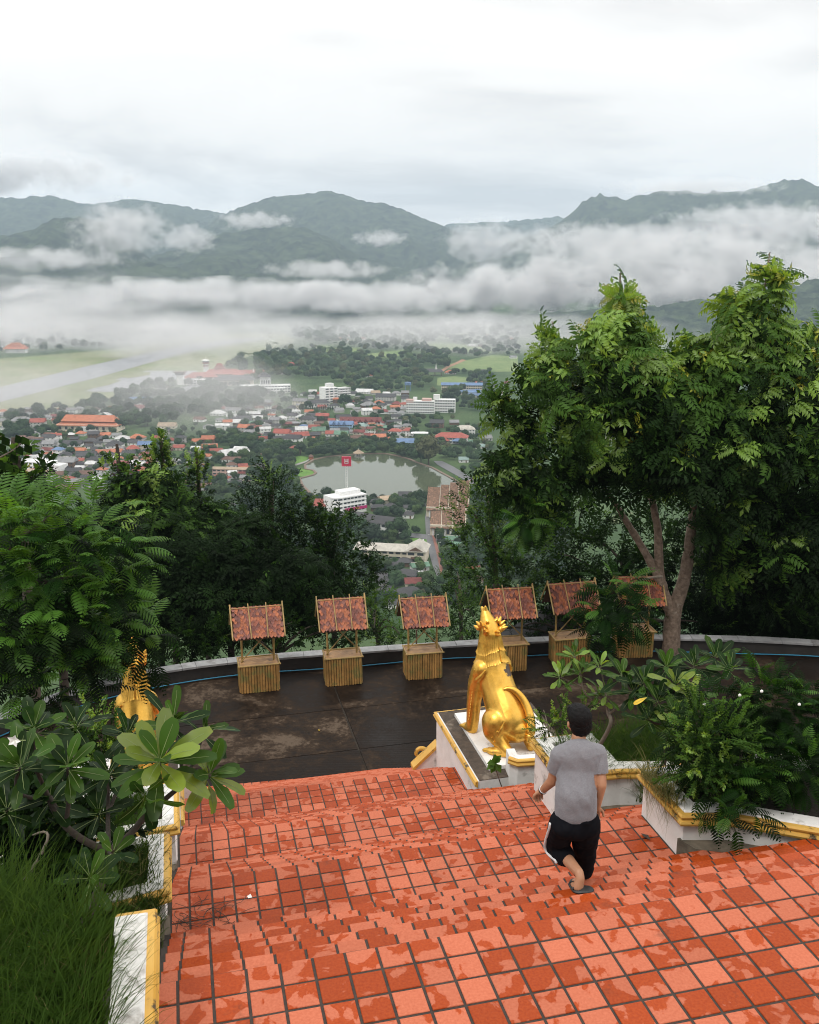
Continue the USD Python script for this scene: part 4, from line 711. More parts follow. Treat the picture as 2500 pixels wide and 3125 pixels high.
def leaflet(o, d, n, L, W, droop=0.0, m=None):      # folded five-point leaf from o along d with face normal n
    d = d / np.linalg.norm(d); s = np.cross(n, d); s /= max(np.linalg.norm(s), 1e-6); n = np.cross(d, s)
    mid = o + d * L * .48 - n * L * droop * .25; tip = o + d * L - n * L * droop
    m.add([o, mid + s * W / 2 + n * W * .16, mid, mid - s * W / 2 + n * W * .16, tip], [[0, 2, 1], [0, 3, 2], [1, 2, 4], [2, 3, 4]])
def rosette(nleaf=7, L=.55, pairs=6, ll=.16, lw=.072, seed=0):   # shoot along +x with drooping pinnate leaves
    r = random.Random(seed); m = MB()
    for k in range(nleaf):
        an = k * 2.4 + r.uniform(-.3, .3); x0 = .30 * (1 - k / nleaf) ; sp0 = r.uniform(.45, .8) + .5 * k / nleaf; rad = np.array([0, math.cos(an), math.sin(an)]); Lk = L * r.uniform(.75, 1.1)
        p = np.array([-x0 * .9, 0, 0]); pts = [p]; dirs = []
        for i in range(pairs + 2):
            sp = sp0 + i / (pairs + 1) * r.uniform(.9, 1.25); d = np.array([math.cos(sp), 0, 0]) + rad * math.sin(sp); p = p + d * Lk / (pairs + 1); pts.append(p); dirs.append(d)
        m.tube([pts[0], pts[len(pts) // 2], pts[-1]], .006, 3, False)
        for i in range(2, pairs + 2):
            d = dirs[i - 1]; side = np.cross(d, rad); side /= np.linalg.norm(side); n = np.cross(side, d); n = -n if n[0] < 0 else n; s = .7 + .3 * math.sin(i / (pairs + 1) * 2.6)
            for sg in (-1, 1): leaflet(pts[i], side * sg + d * .55 - n * .18, n, ll * s * r.uniform(.85, 1.1), lw * s, .25, m)
        leaflet(pts[-1], dirs[-1] - np.array([.2, 0, 0]), np.cross(np.cross(dirs[-1], rad), dirs[-1]), ll, lw, .3, m)
    return m
def frond(pairs=9, L=1.0, pl=.27, n=14, seed=0, detail=1):  # bipinnate leaf along +x, arching down to -z; leaflets as two rows per pinna
    r = random.Random(seed); m = MB(); ts = np.linspace(0, 1, pairs + 3); arch = r.uniform(.25, .55)
    P = np.stack([ts * L * (1 - .15 * ts), 0 * ts, .10 * L * np.sin(ts * 1.5) - arch * L * ts ** 2.2], 1); m.tube(P[::3], np.linspace(.011, .004, len(P[::3])) * L, 3, False)
    for i in range(2, pairs + 3):
        d = P[min(i + 1, pairs + 2)] - P[i - 1]; d /= np.linalg.norm(d); w = math.sin(min(1, (i - 1) / pairs * 1.02) * math.pi * .86 + .35) ** .7 * pl * L
        for s in (-1, 1):
            side = np.array([0, s, 0.]); up = np.cross(d, side) * -s; up = up if up[2] > 0 else -up
            q = side * .92 + d * .50 - up * .12; q /= np.linalg.norm(q); c = np.cross(up, q); wl = L * (.020 if detail == 2 else .027)
            for h in (-1, 1):
                if detail == 2:
                    for k in range(n):
                        t = (k + .6) / n; o = P[i] + q * w * t - up * w * .28 * t * t; e = o + (c * h * 1.0 + q * .45) * wl * (1.05 - .5 * abs(t - .4)); b = q * w / n * .36
                        m.add([o - b, o + b, e + b * .6, e - b * .6], [[0, 1, 2], [0, 2, 3]] if h * s > 0 else [[0, 2, 1], [0, 3, 2]])
                else:
                    a0, a1, a2 = P[i], P[i] + q * w * .5 - up * w * .07, P[i] + q * w - up * w * .28
                    m.add([a0, a1, a2, a1 + c * h * wl + q * wl * .4, a0 + c * h * wl * .8 + q * wl], [[0, 1, 4], [1, 3, 4], [1, 2, 3]])
    return m
def twig(nl=14, L=.55, ll=.12, lw=.045, seed=0, droop=.2):
    r = random.Random(seed); m = MB(); m.tube([(0, 0, 0), (L * .5, 0, .02), (L, 0, -.03)], .006, 3, False)
    for k in range(nl):
        t = .15 + .85 * (k + r.random() * .6) / nl; an = k * 2.4 + r.uniform(-.4, .4); rad = np.array([0, math.cos(an), math.sin(an) * .7 + .1])
        o = np.array([L * t, 0, 0]); d = rad + np.array([r.uniform(.3, 1.0), 0, r.uniform(-.4, .25)]); n = np.array([0, 0, 1.0]) + np.array([r.gauss(0, .35), r.gauss(0, .35), 0]); leaflet(o, d, n, ll * r.uniform(.75, 1.2), lw * r.uniform(.85, 1.15), droop, m)
    return m
def blobs_at(L):                      # (px, py, y distance, radius in picture points[, squash]) -> centre, radii
    out = []
    for q in L:
        px, py, y, rp = q[:4]; c = at_y(px, py, y); dep = c[1] * CP - c[2] * SP; r = rp * dep / FPX; out.append((c, np.array([r, r * .9, r * (q[4] if len(q) > 4 else .9)])))
    return out
def crown(parent, blobs, protos, chooser, dens, size, up=.5, shell=.62, seed=0, name='crown', jit=.45, face=None, cap=None):
    """leafy shoots spread through the outer part of each lobe; chooser(height 0..1, rng) -> index of shape"""
    g = np.random.default_rng(seed); pos, dr = [], []
    for c, r in blobs:
        n = max(6, int(dens * (r[0] * r[1] + r[0] * r[2] + r[1] * r[2]) / 3 * 4)); d = g.normal(size=(n, 3)); d /= np.linalg.norm(d, axis=1, keepdims=True)
        if face is not None: d[:, 1] = np.where((d[:, 1] > .35) & (g.random(n) < face), -d[:, 1], d[:, 1])
        rad = shell + (1.04 - shell) * g.random(n) ** .6; lump = .82 + .36 * meshkit.noise(d * 2.3 + c * .7, seed + 3)
        pos.append(c + d * r * (rad * lump)[:, None]); dr.append(d)
    pos, dr = np.vstack(pos), np.vstack(dr); z0, z1 = pos[:, 2].min(), pos[:, 2].max()
    fwd = dr * (1 - up) + np.array([0, 0, up]) + g.normal(size=pos.shape) * jit * .6; upv = np.array([0, 0, 1.0]) + g.normal(size=pos.shape) * jit * .5
    idx = [chooser((p[2] - z0) / max(z1 - z0, .1), g, q) for p, q in zip(pos, dr)]
    return scatter(parent, name, protos, pos, quat_from(fwd, upv), g.uniform(.75, 1.2, len(pos)) * size, idx)
def limbs(parent, paths, mt, nm='limb', n=9):
    for k, (pts, r0, r1) in enumerate(paths):
        pts = np.array(pts, float); cs = CubicSpline(np.arange(len(pts)), pts)(np.linspace(0, len(pts) - 1, 6 * len(pts))); m = MB().tube(cs, np.linspace(r0, r1, len(cs)), n)
        v, f = m.arr(); v = v + (meshkit.fbm(v * 6, 3, 3) - .5)[:, None] * r0 * .35; put(parent, 'trunk' if k == 0 else nm, (v, f), mt, True)
RO = [(rosette(seed=1), 'leaf_dark'), (rosette(seed=2), 'leaf_dark'), (rosette(seed=3), 'leaf_mid'), (rosette(6, .50, seed=4), 'leaf_light'), (rosette(5, .42, 5, .13, .05, seed=5), 'leaf_tip'), (rosette(seed=6), 'leaf_darker')]
# ---- the tall tree on the right
tall = thing('tall_tree', 'tall broad tree with pinnate leaves and pale forked trunk on the right', 'tree')
G = lambda px, py, y=28.8: at_y(px, py, y)
base = at_z(2047, 2000, PZ - .1); by = base[1]
limbs(tall, [([base, G(2052, 1900, by), G(2062, 1850, by), G(2090, 1760, by), G(2108, 1640, by), G(2140, 1450, by), G(2230, 1200, by)], .30, .10), ([G(2056, 1880, by), G(2030, 1820, by), G(2012, 1730, by), G(2005, 1600, by), G(1960, 1400, by), G(1930, 1150, by)], .21, .06),
    ([G(2026, 1800, by), G(1985, 1715, by), G(1930, 1620, by), G(1880, 1540, by - .4), G(1780, 1400, by - .5)], .16, .06), ([G(2075, 1800, by), G(2110, 1730, by + .5), G(2200, 1690, by + .6), G(2300, 1650, by + .6)], .07, .03), ([G(2170, 1380, by), G(2280, 1100, by), G(2330, 900, by), G(2350, 770, by)], .07, .015), ([G(1940, 1250, by), G(1900, 1000, by), G(1895, 830, by)], .06, .015), ([G(1850, 1480, by), G(1690, 1330, by - .5), G(1560, 1230, by - 1)], .06, .02), ([G(1800, 1350, by), G(1720, 1100, by), G(1685, 980, by)], .05, .015)], 'bark_pale')
TB = [(1895, 838, 28.8, 42), (1905, 905, 28.8, 85), (1885, 990, 28.4, 130), (1960, 960, 29, 60), (1690, 975, 28.6, 45), (1690, 1050, 28.4, 85), (1640, 1130, 28.3, 70), (1790, 1060, 28.4, 110), (1530, 1215, 27.8, 42), (1570, 1275, 28, 75), (1620, 1370, 28, 95), (1530, 1440, 27.6, 50), (1560, 1510, 27.6, 70), (1680, 1500, 27.8, 110), (1730, 1230, 28, 150), (1900, 1150, 28, 170), (1850, 1330, 27.7, 170), (2010, 1260, 28, 170), (1960, 1420, 27.8, 100), (2020, 1375, 26.9, 55), (2060, 1440, 26.9, 85), (2150, 1330, 28, 170), (2120, 1440, 28, 110), (1790, 1490, 28.2, 95),
      (2355, 765, 29, 36), (2345, 830, 29, 70), (2250, 850, 28.8, 62), (2290, 930, 28.8, 110), (2230, 1020, 28.6, 130), (2390, 1020, 29, 120), (2480, 985, 29, 65), (2490, 1110, 29, 120), (2260, 1180, 28.4, 170), (2420, 1270, 28.6, 170), (2300, 1390, 28.3, 170), (2460, 1450, 28.6, 170), (2260, 1560, 28.6, 150), (2420, 1640, 28.8, 170), (2120, 1180, 28.6, 120), (2130, 1050, 28.6, 90), (2250, 1700, 29.3, 120), (2380, 1760, 29.6, 130), (2480, 1720, 29.6, 120), (2060, 1080, 28.6, 80)]
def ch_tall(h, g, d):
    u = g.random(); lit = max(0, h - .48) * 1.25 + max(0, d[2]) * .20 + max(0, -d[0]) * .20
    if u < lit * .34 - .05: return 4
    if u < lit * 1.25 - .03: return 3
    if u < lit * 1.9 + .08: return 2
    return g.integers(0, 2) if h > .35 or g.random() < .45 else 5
TB = [(a, b + 72 * max(0, min(1, (1250 - b) / 350)), y, r * (.62 if r < 65 else .78 if r < 100 else .92)) for a, b, y, r in TB]
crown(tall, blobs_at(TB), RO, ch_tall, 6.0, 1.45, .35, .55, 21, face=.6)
# ---- trees rising from the slope behind the parapet
TW = [(twig(seed=1), 'leaf_dark'), (twig(seed=2), 'leaf_darker'), (twig(seed=3, ll=.14), 'leaf_mid'), (twig(10, .4, .17, .09, 4, .3), 'leaf_light'), (twig(11, .45, .20, .11, 5, .3), 'leaf_dark'), (twig(11, .45, .20, .11, 6, .3), 'leaf_mid'), (twig(18, .5, .07, .028, 7), 'leaf_mid'), (twig(18, .5, .07, .028, 8), 'leaf_light')]
def slope_tree(name, label, L, protos, chooser, dens, size, base, seed, cat='tree', up=.4, bark='bark_dark', group=None):
    t = thing(name, label, cat, group=group); B = blobs_at(L); b = at_y(*base); b[2] = min(float(hill_z(b[0], b[1])) - .2, b[2])
    top = max(B, key=lambda q: q[0][2])[0]; mid = np.mean([q[0] for q in B], 0)
    limbs(t, [([b, b * .5 + mid * .5 + [.1, 0, 0], mid, top * .8 + mid * .2], .16, .04)] + [([mid - [0, 0, .8], mid * .5 + c * .5, c], .06, .02) for c, r in B[:5]], bark)
    crown(t, B, protos, chooser, dens * (2.0 if protos is RO else 2.6), size * (1.45 if protos is RO else 1.25), up, .5, seed, face=.7); return t
pick = lambda *w: (lambda h, g, d: int(g.choice(len(w), p=np.array(w) / sum(w))))
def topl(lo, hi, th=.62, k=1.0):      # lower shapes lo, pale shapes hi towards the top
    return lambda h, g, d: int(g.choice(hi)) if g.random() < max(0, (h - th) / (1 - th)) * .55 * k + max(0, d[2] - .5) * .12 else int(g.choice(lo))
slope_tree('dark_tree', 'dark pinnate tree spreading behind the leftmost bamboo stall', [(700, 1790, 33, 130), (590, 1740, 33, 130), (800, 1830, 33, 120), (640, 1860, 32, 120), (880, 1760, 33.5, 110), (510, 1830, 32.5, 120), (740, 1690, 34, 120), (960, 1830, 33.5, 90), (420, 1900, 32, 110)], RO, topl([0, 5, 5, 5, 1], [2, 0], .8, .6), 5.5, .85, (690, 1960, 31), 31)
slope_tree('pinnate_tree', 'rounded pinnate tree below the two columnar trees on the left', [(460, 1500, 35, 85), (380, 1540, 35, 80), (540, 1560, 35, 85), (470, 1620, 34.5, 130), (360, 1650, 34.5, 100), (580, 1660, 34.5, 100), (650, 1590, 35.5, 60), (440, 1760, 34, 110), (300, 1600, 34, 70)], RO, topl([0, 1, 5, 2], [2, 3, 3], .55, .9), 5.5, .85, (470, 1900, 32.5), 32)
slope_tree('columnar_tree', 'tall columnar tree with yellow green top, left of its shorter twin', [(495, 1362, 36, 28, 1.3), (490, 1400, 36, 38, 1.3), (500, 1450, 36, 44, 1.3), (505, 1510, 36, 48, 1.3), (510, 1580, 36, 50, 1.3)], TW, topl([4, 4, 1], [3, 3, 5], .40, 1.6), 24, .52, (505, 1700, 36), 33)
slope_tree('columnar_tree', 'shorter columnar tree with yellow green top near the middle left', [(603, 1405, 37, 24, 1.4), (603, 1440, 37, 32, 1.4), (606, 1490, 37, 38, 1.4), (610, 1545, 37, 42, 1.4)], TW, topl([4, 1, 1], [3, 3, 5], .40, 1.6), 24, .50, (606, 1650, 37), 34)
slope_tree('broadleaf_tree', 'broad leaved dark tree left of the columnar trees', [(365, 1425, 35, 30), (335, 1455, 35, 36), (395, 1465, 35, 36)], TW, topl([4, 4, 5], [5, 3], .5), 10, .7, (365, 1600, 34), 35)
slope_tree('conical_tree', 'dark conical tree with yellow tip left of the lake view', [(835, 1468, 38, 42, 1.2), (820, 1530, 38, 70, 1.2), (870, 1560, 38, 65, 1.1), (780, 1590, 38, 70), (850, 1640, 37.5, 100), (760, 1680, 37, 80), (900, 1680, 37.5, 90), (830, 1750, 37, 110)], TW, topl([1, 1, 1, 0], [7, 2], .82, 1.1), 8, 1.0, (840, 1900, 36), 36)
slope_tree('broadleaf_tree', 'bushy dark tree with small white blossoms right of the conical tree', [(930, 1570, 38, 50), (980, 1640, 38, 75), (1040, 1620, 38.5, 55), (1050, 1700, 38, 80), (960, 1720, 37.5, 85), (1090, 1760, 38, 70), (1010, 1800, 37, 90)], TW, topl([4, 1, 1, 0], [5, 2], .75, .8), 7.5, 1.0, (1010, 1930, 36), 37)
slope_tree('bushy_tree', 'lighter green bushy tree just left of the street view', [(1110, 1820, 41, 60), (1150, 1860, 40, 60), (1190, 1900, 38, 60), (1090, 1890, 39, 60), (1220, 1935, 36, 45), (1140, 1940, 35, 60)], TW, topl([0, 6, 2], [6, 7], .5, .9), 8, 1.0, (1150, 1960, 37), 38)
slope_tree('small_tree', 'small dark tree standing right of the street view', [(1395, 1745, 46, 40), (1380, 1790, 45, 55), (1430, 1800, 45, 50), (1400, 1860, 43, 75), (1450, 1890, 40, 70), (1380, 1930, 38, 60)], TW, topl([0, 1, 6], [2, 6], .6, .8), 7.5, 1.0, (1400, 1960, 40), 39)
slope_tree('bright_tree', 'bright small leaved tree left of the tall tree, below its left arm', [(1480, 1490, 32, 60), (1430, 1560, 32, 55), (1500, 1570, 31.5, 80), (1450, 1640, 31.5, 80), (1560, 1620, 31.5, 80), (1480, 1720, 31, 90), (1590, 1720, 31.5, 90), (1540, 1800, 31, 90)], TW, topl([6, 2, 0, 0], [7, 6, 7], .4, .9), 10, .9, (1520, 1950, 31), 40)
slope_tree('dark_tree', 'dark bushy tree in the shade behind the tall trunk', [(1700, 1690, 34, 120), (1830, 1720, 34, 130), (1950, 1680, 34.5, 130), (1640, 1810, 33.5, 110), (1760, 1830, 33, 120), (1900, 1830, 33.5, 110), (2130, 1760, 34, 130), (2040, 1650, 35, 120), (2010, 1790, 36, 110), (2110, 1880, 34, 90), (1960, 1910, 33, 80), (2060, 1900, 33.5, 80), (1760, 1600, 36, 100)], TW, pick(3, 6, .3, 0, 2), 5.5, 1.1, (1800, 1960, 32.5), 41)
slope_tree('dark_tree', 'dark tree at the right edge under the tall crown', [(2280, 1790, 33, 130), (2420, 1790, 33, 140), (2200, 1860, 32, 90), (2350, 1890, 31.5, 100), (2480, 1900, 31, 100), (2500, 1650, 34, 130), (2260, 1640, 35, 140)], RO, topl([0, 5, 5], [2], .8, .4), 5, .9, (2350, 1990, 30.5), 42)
slope_tree('far_left_tree', 'dark tree mass at the left edge behind the feathery tree', [(60, 1600, 26, 110), (180, 1640, 27, 110), (40, 1760, 25, 130), (230, 1800, 26, 120), (330, 1870, 27, 100), (120, 1900, 24, 130), (20, 1980, 22, 120), (270, 1970, 26, 90)], RO, pick(3, 2, .5, 0, 0, 5), 5.5, .8, (180, 2050, 24), 43)
slope_tree('slope_bush', 'dark bushes on the slope just beyond the parapet in the middle', [(900, 1900, 31.5, 70), (1000, 1910, 32, 65), (800, 1920, 31, 65), (1080, 1925, 32.5, 50), (690, 1940, 30.5, 60), (1290, 1935, 33, 45), (590, 1950, 30, 60), (480, 1985, 29.5, 60), (640, 1965, 30.2, 50), (540, 1975, 29.8, 55), (860, 1945, 31, 50), (1120, 1945, 32.5, 45)], TW, pick(3, 5, .6, 0, 1), 9, .9, (900, 1960, 31.5), 44, 'bush')
slope_tree('slope_bush', 'dark bushes on the slope beyond the parapet on the right', [(1480, 1930, 32, 55), (1600, 1910, 31.5, 60), (1700, 1900, 32, 55), (1850, 1890, 32, 55), (2150, 1900, 31.5, 60)], TW, pick(3, 5, .4, 0, 1), 9, .9, (1600, 1950, 31.5), 45, 'bush')
# orange topped broad leaves and hanging heart-shaped leaves at the left edge
slope_tree('flowering_tree', 'broad leaved tree with orange flower heads at the left edge', [(60, 1440, 17, 55), (10, 1480, 17, 70), (110, 1470, 17, 40), (50, 1530, 17, 80)], TW + [(twig(16, .12, .05, .03, 9), 'leaf_tip')], lambda h, g, d: 8 if h > .78 and g.random() < .3 else int(g.choice([4, 4, 1, 5])), 16, .7, (20, 1800, 17), 46)
# ---- feathery tree on the left and ferny sprays elsewhere
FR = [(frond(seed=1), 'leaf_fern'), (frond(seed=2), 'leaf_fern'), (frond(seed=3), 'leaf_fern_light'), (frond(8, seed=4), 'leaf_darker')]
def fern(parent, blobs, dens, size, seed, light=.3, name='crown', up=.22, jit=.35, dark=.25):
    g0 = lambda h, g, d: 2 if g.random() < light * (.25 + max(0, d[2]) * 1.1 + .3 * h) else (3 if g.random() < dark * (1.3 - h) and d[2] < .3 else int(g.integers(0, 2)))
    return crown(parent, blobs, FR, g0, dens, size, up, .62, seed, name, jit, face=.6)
ft = thing('feathery_tree', 'feathery tree with big ferny fronds filling the left edge', 'tree')
FB = [(160, 1600, 12.6, 95), (40, 1630, 12.4, 110), (280, 1600, 12.8, 90), (360, 1680, 12.8, 80), (200, 1700, 12.4, 130), (60, 1760, 12.2, 140), (330, 1800, 12.6, 90), (180, 1850, 12.2, 130), (30, 1920, 12, 140), (300, 1900, 12.4, 90), (430, 1930, 12.8, 50), (350, 1965, 12.7, 45), (220, 1985, 12.2, 110), (90, 2070, 11.9, 110), (470, 2005, 12.9, 28), (420, 1890, 12.9, 60), (350, 1920, 12.8, 60), (250, 2090, 12.1, 60), (160, 2150, 12, 50)]
b0 = np.array([-7.2, 11.5, -11.5]); mid = at_y(-120, 1800, 12.2)
limbs(ft, [([b0, b0 * .5 + mid * .5, mid, at_y(40, 1650, 12.4)], .2, .06), ([mid, at_y(100, 1780, 12.3), at_y(300, 1750, 12.6)], .06, .015), ([mid, at_y(60, 1960, 12.1), at_y(340, 1950, 12.6)], .06, .015), ([at_y(-60, 1750, 12.3), at_y(60, 1650, 12.4), at_y(160, 1570, 12.6)], .05, .015)], 'bark_dark')
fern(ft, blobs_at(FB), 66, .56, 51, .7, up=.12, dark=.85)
hf = thing('ferny_branch', 'ferny sprays hanging in front of the stall roofs under the tall tree', 'branch'); HB = [(1880, 1800, 26.5, 60), (1850, 1860, 26.3, 60), (1920, 1870, 26.4, 50), (1840, 1920, 26.2, 32), (1870, 1950, 26.2, 25), (1600, 1600, 27, 40), (1640, 1570, 27.2, 40)]
limbs(hf, [([G(2020, 1760, 27), G(1940, 1780, 26.6), G(1870, 1840, 26.3)], .04, .012)], 'twig_grey', 'twig'); fern(hf, blobs_at(HB), 45, .85, 52, .35, up=-.15)
# ---- ferny shrub and leafy bush spilling out of the planter on the right
sb = thing('ferny_shrub', 'dense ferny shrub with white pompom flowers over the right planter', 'shrub'); SB = [(2560, 2250, 8.8, 110), (2200, 2180, 8.9, 100), (2330, 2150, 9.0, 110), (2450, 2180, 9, 110), (2140, 2270, 8.7, 90), (2260, 2290, 8.6, 110), (2400, 2290, 8.6, 110), (2090, 2320, 8.7, 55), (2190, 2390, 8.1, 70), (2330, 2360, 8.2, 65), (2470, 2350, 8.2, 65), (2170, 2470, 7.7, 32), (2230, 2490, 7.5, 36), (2290, 2480, 7.5, 26)]
limbs(sb, [([S(5.6, 7.4, -5.4), at_y(2260, 2400, 8.3), at_y(2300, 2200, 8.8)], .04, .01), ([S(5.3, 7.4, -5.4), at_y(2150, 2400, 8.3), at_y(2120, 2280, 8.6)], .03, .01)], 'twig_grey', 'stem')
g_ = lambda h, g, d: int(g.choice([0, 1, 3, 3, 2], p=[.28, .28, .2, .12, .12]))
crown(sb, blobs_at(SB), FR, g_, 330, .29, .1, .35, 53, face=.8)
fl = MB(); rf = random.Random(3)
for px, py in ((2150, 2150), (2258, 2122), (2325, 2110), (2090, 2360), (2281, 2465), (2405, 2290), (2415, 2265), (2440, 2150)): q = trimesh.creation.icosphere(2, .015); q.vertices *= (1 + .25 * (meshkit.noise(q.vertices * 300, 2) - .5))[:, None]; q.apply_translation(at_y(px, py, 8.45)); put(sb, 'flower', q, 'petal', True)
lb = thing('leafy_bush', 'small leaved bush growing through the ferny shrub on the right', 'shrub')
SM = [(twig(26, .32, .035, .022, 11), 'leaf_mid'), (twig(26, .32, .035, .022, 12), 'leaf_dark'), (twig(24, .3, .04, .024, 13), 'leaf_light')]
limbs(lb, [([S(5.9, 7.7, -5.4), at_y(2230, 2350, 8.6), at_y(2180, 2230, 8.6)], .03, .01)], 'twig_grey', 'stem'); crown(lb, blobs_at([(2130, 2200, 8.4, 60), (2190, 2250, 8.3, 80), (2090, 2260, 8.3, 60), (2240, 2330, 8.2, 70), (2130, 2330, 8.1, 60)]), SM, pick(5, 5, 1), 260, .9, .3, .4, 54, face=.8)
rg = thing('leafy_bush', 'fresh green herbs behind the man at the far edge of the planter', 'shrub'); limbs(rg, [([S(4.6, 10.9, -6.4), S(4.7, 11.2, -6.2), S(4.7, 11.4, -6.0)], .015, .006)], 'twig_grey', 'stem'); crown(rg, blobs_at([(1690, 2215, 11.9, 40), (1730, 2200, 12, 40), (1660, 2225, 11.9, 25), (1780, 2180, 12, 35)]), SM, pick(3, 2, 2), 200, .9, .3, .4, 55, face=.7)
wd = thing('weed', 'single leafy weed at the corner of the lion pedestal', 'plant'); limbs(wd, [([S(4.8, 13.25, -8.3), at_y(1512, 2340, 13.6), at_y(1505, 2290, 13.7)], .01, .004)], 'twig_grey', 'stem')
for k, (px, py) in enumerate(((1500, 2330), (1525, 2350), (1498, 2360), (1520, 2322), (1512, 2295), (1540, 2282), (1490, 2345))):
    m = MB(); leaflet(at_y(1512, 2330, 13.55), at_y(px, py, 13.5) - at_y(1512, 2330, 13.55) + np.array([0, 0, .01]), np.array([0, -.5, 1.]), .17, .13, .2, m); put(wd, 'leaf', m, 'leaf_mid')
# ---- frangipani: every leaf a part of its own
def fr_leaf(parent, o, d, n, L, W, mt, r):
    d = d / np.linalg.norm(d); s = np.cross(n, d); s /= np.linalg.norm(s); n = np.cross(d, s); t = np.linspace(0, 1, 8); wd = W * np.array([.10, .32, .56, .80, .96, 1.0, .88, .42]) / 2
    droop, cup = r.uniform(.05, .30), r.uniform(.10, .28); c = o + d * (t * L)[:, None] - n * (droop * L * t ** 2)[:, None]; wav = np.array([r.gauss(0, .006) for _ in t])
    v = np.concatenate([c - s * wd[:, None] + n * (cup * wd + wav)[:, None], c, c + s * wd[:, None] + n * (cup * wd - wav)[:, None]]); f = []
    for i in range(7):
        for j in range(2): f.append([j * 8 + i, j * 8 + i + 1, (j + 1) * 8 + i + 1, (j + 1) * 8 + i])
    lf = put(parent, 'leaf', MB().add(v, f), mt, True); put(lf, 'midrib', MB().tube(c[:-1] + n * .0012, np.linspace(.0032, .001, 7), 4, False), 'midrib', True)
def whorl(parent, c, ax, n, L, W, mts, seed, spread=(.25, 1.75)):
    r = random.Random(seed); ax = ax / np.linalg.norm(ax); u = np.cross(ax, [.3, .2, .9]); u /= np.linalg.norm(u); w = np.cross(ax, u)
    for k in range(n):
        an = k * 2.399 + r.uniform(-.25, .25); t = (k + .5) / n; sp = spread[0] + (spread[1] - spread[0]) * t ** .8 + r.uniform(-.15, .15); rad = u * math.cos(an) + w * math.sin(an)
        d = ax * math.cos(sp) + rad * math.sin(sp); nn = ax * math.sin(sp) - rad * math.cos(sp); o = c - ax * (.07 * t) * L / .3 + d * .02
        fr_leaf(parent, o, d, nn + np.array([r.gauss(0, .12), r.gauss(0, .12), 0]), L * r.uniform(.72, 1.08) * (.7 + .3 * min(1, t * 2.2)), W * r.uniform(.85, 1.1), r.choice(mts), r)
Yl, Dk, Yw = 'leaf_frangipani', 'leaf_frangipani_dark', 'leaf_frangipani_yellow'
fa = thing('frangipani', 'frangipani with big glossy leaf whorls beside the stairs on the left', 'shrub'); Q = lambda px, py, y: at_y(px, py, y)
LW_ = [((487, 2318, 6.30), (.15, -.45, .9), 17, .36, .105, [Yl, Yw, Yl, Yw, Yl]), ((640, 2362, 6.55), (.5, -.35, .8), 13, .27, .082, [Yl, Yw, Yl, Yl]), ((622, 2228, 6.95), (.5, -.1, .9), 7, .24, .066, [Yl, Dk]), ((528, 2200, 6.75), (.3, -.2, .95), 9, .26, .075, [Yl, Dk]), ((205, 2335, 5.95), (.1, -.4, .9), 13, .25, .075, [Yl, Yl, Dk]), ((60, 2335, 5.85), (-.1, -.4, .9), 14, .27, .08, [Yl, Yl, Dk]), ((103, 2222, 6.5), (0, -.3, .95), 13, .24, .078, [Dk, Yl, Dk]), ((275, 2678, 5.45), (.1, -.5, .85), 8, .20, .065, [Yl, Dk]), ((345, 2600, 5.8), (.3, -.4, .8), 6, .17, .06, [Dk, Yl]), ((445, 2440, 6.1), (.2, -.6, -.4), 6, .22, .07, [Dk, Yl]), ((330, 2360, 6.8), (.1, -.3, .9), 12, .22, .065, [Dk]), ((390, 2240, 7.3), (.2, -.2, .9), 11, .22, .065, [Dk]), ((150, 2440, 6.2), (0, -.3, .9), 11, .24, .07, [Dk]), ((20, 2470, 6.0), (0, -.3, .9), 11, .24, .07, [Dk]), ((300, 2480, 6.6), (.1, -.3, .9), 10, .22, .065, [Dk]), ((230, 2210, 7.0), (0, -.2, .95), 10, .22, .07, [Dk])]
root = S(-1.15, 6.3, -5.15); n1, n2, n3, n4 = Q(330, 2600, 6.1), Q(200, 2520, 6.1), Q(420, 2520, 6.2), Q(560, 2395, 6.4)
limbs(fa, [([root, Q(300, 2720, 6.1), n1], .04, .03), ([n1, n2, Q(150, 2440, 6.15), Q(110, 2350, 5.95)], .028, .014), ([n1, n3, Q(465, 2430, 6.25), Q(487, 2330, 6.3)], .028, .014), ([n3, n4, Q(640, 2370, 6.55)], .022, .013), ([n4, Q(600, 2300, 6.8), Q(622, 2240, 6.95)], .016, .01), ([n2, Q(210, 2420, 6.0), Q(205, 2345, 5.95)], .018, .012), ([Q(150, 2440, 6.15), Q(60, 2420, 6), Q(60, 2345, 5.85)], .016, .011), ([Q(300, 2720, 6.1), Q(290, 2700, 5.7), Q(275, 2685, 5.5)], .012, .009), ([n1, Q(345, 2615, 5.85)], .012, .008), ([n2, Q(120, 2350, 6.4), Q(103, 2235, 6.5)], .018, .01), ([n4, Q(545, 2280, 6.6), Q(528, 2210, 6.75)], .016, .01), ([n1, Q(330, 2480, 6.6), Q(330, 2370, 6.8)], .02, .012), ([Q(330, 2480, 6.6), Q(380, 2340, 7.1), Q(390, 2250, 7.3)], .016, .01)], 'bark_dark', 'branch')
for k, (c, ax, n, L, W, mts) in enumerate(LW_): whorl(fa, Q(*c), np.array(ax), n + 2, L * 1.16, W * 1.18, mts, 60 + k)
fp = thing('flower', 'single white frangipani flower in the leaves at the left edge', 'flower', Q(45, 2258, 5.75))
for k in range(5):
    an = k * 1.2566; m = MB(); d = np.array([math.cos(an) * .8, -.45, math.sin(an) * .8]); leaflet(np.zeros(3), d, np.array([0, -1., .2]), .05, .034, .15, m); put(fp, 'petal', m, 'petal')
put(fp, 'stalk', MB().tube([(0, 0, 0), (.02, .03, -.02), (.05, .05, -.03)], .004, 5), 'midrib')
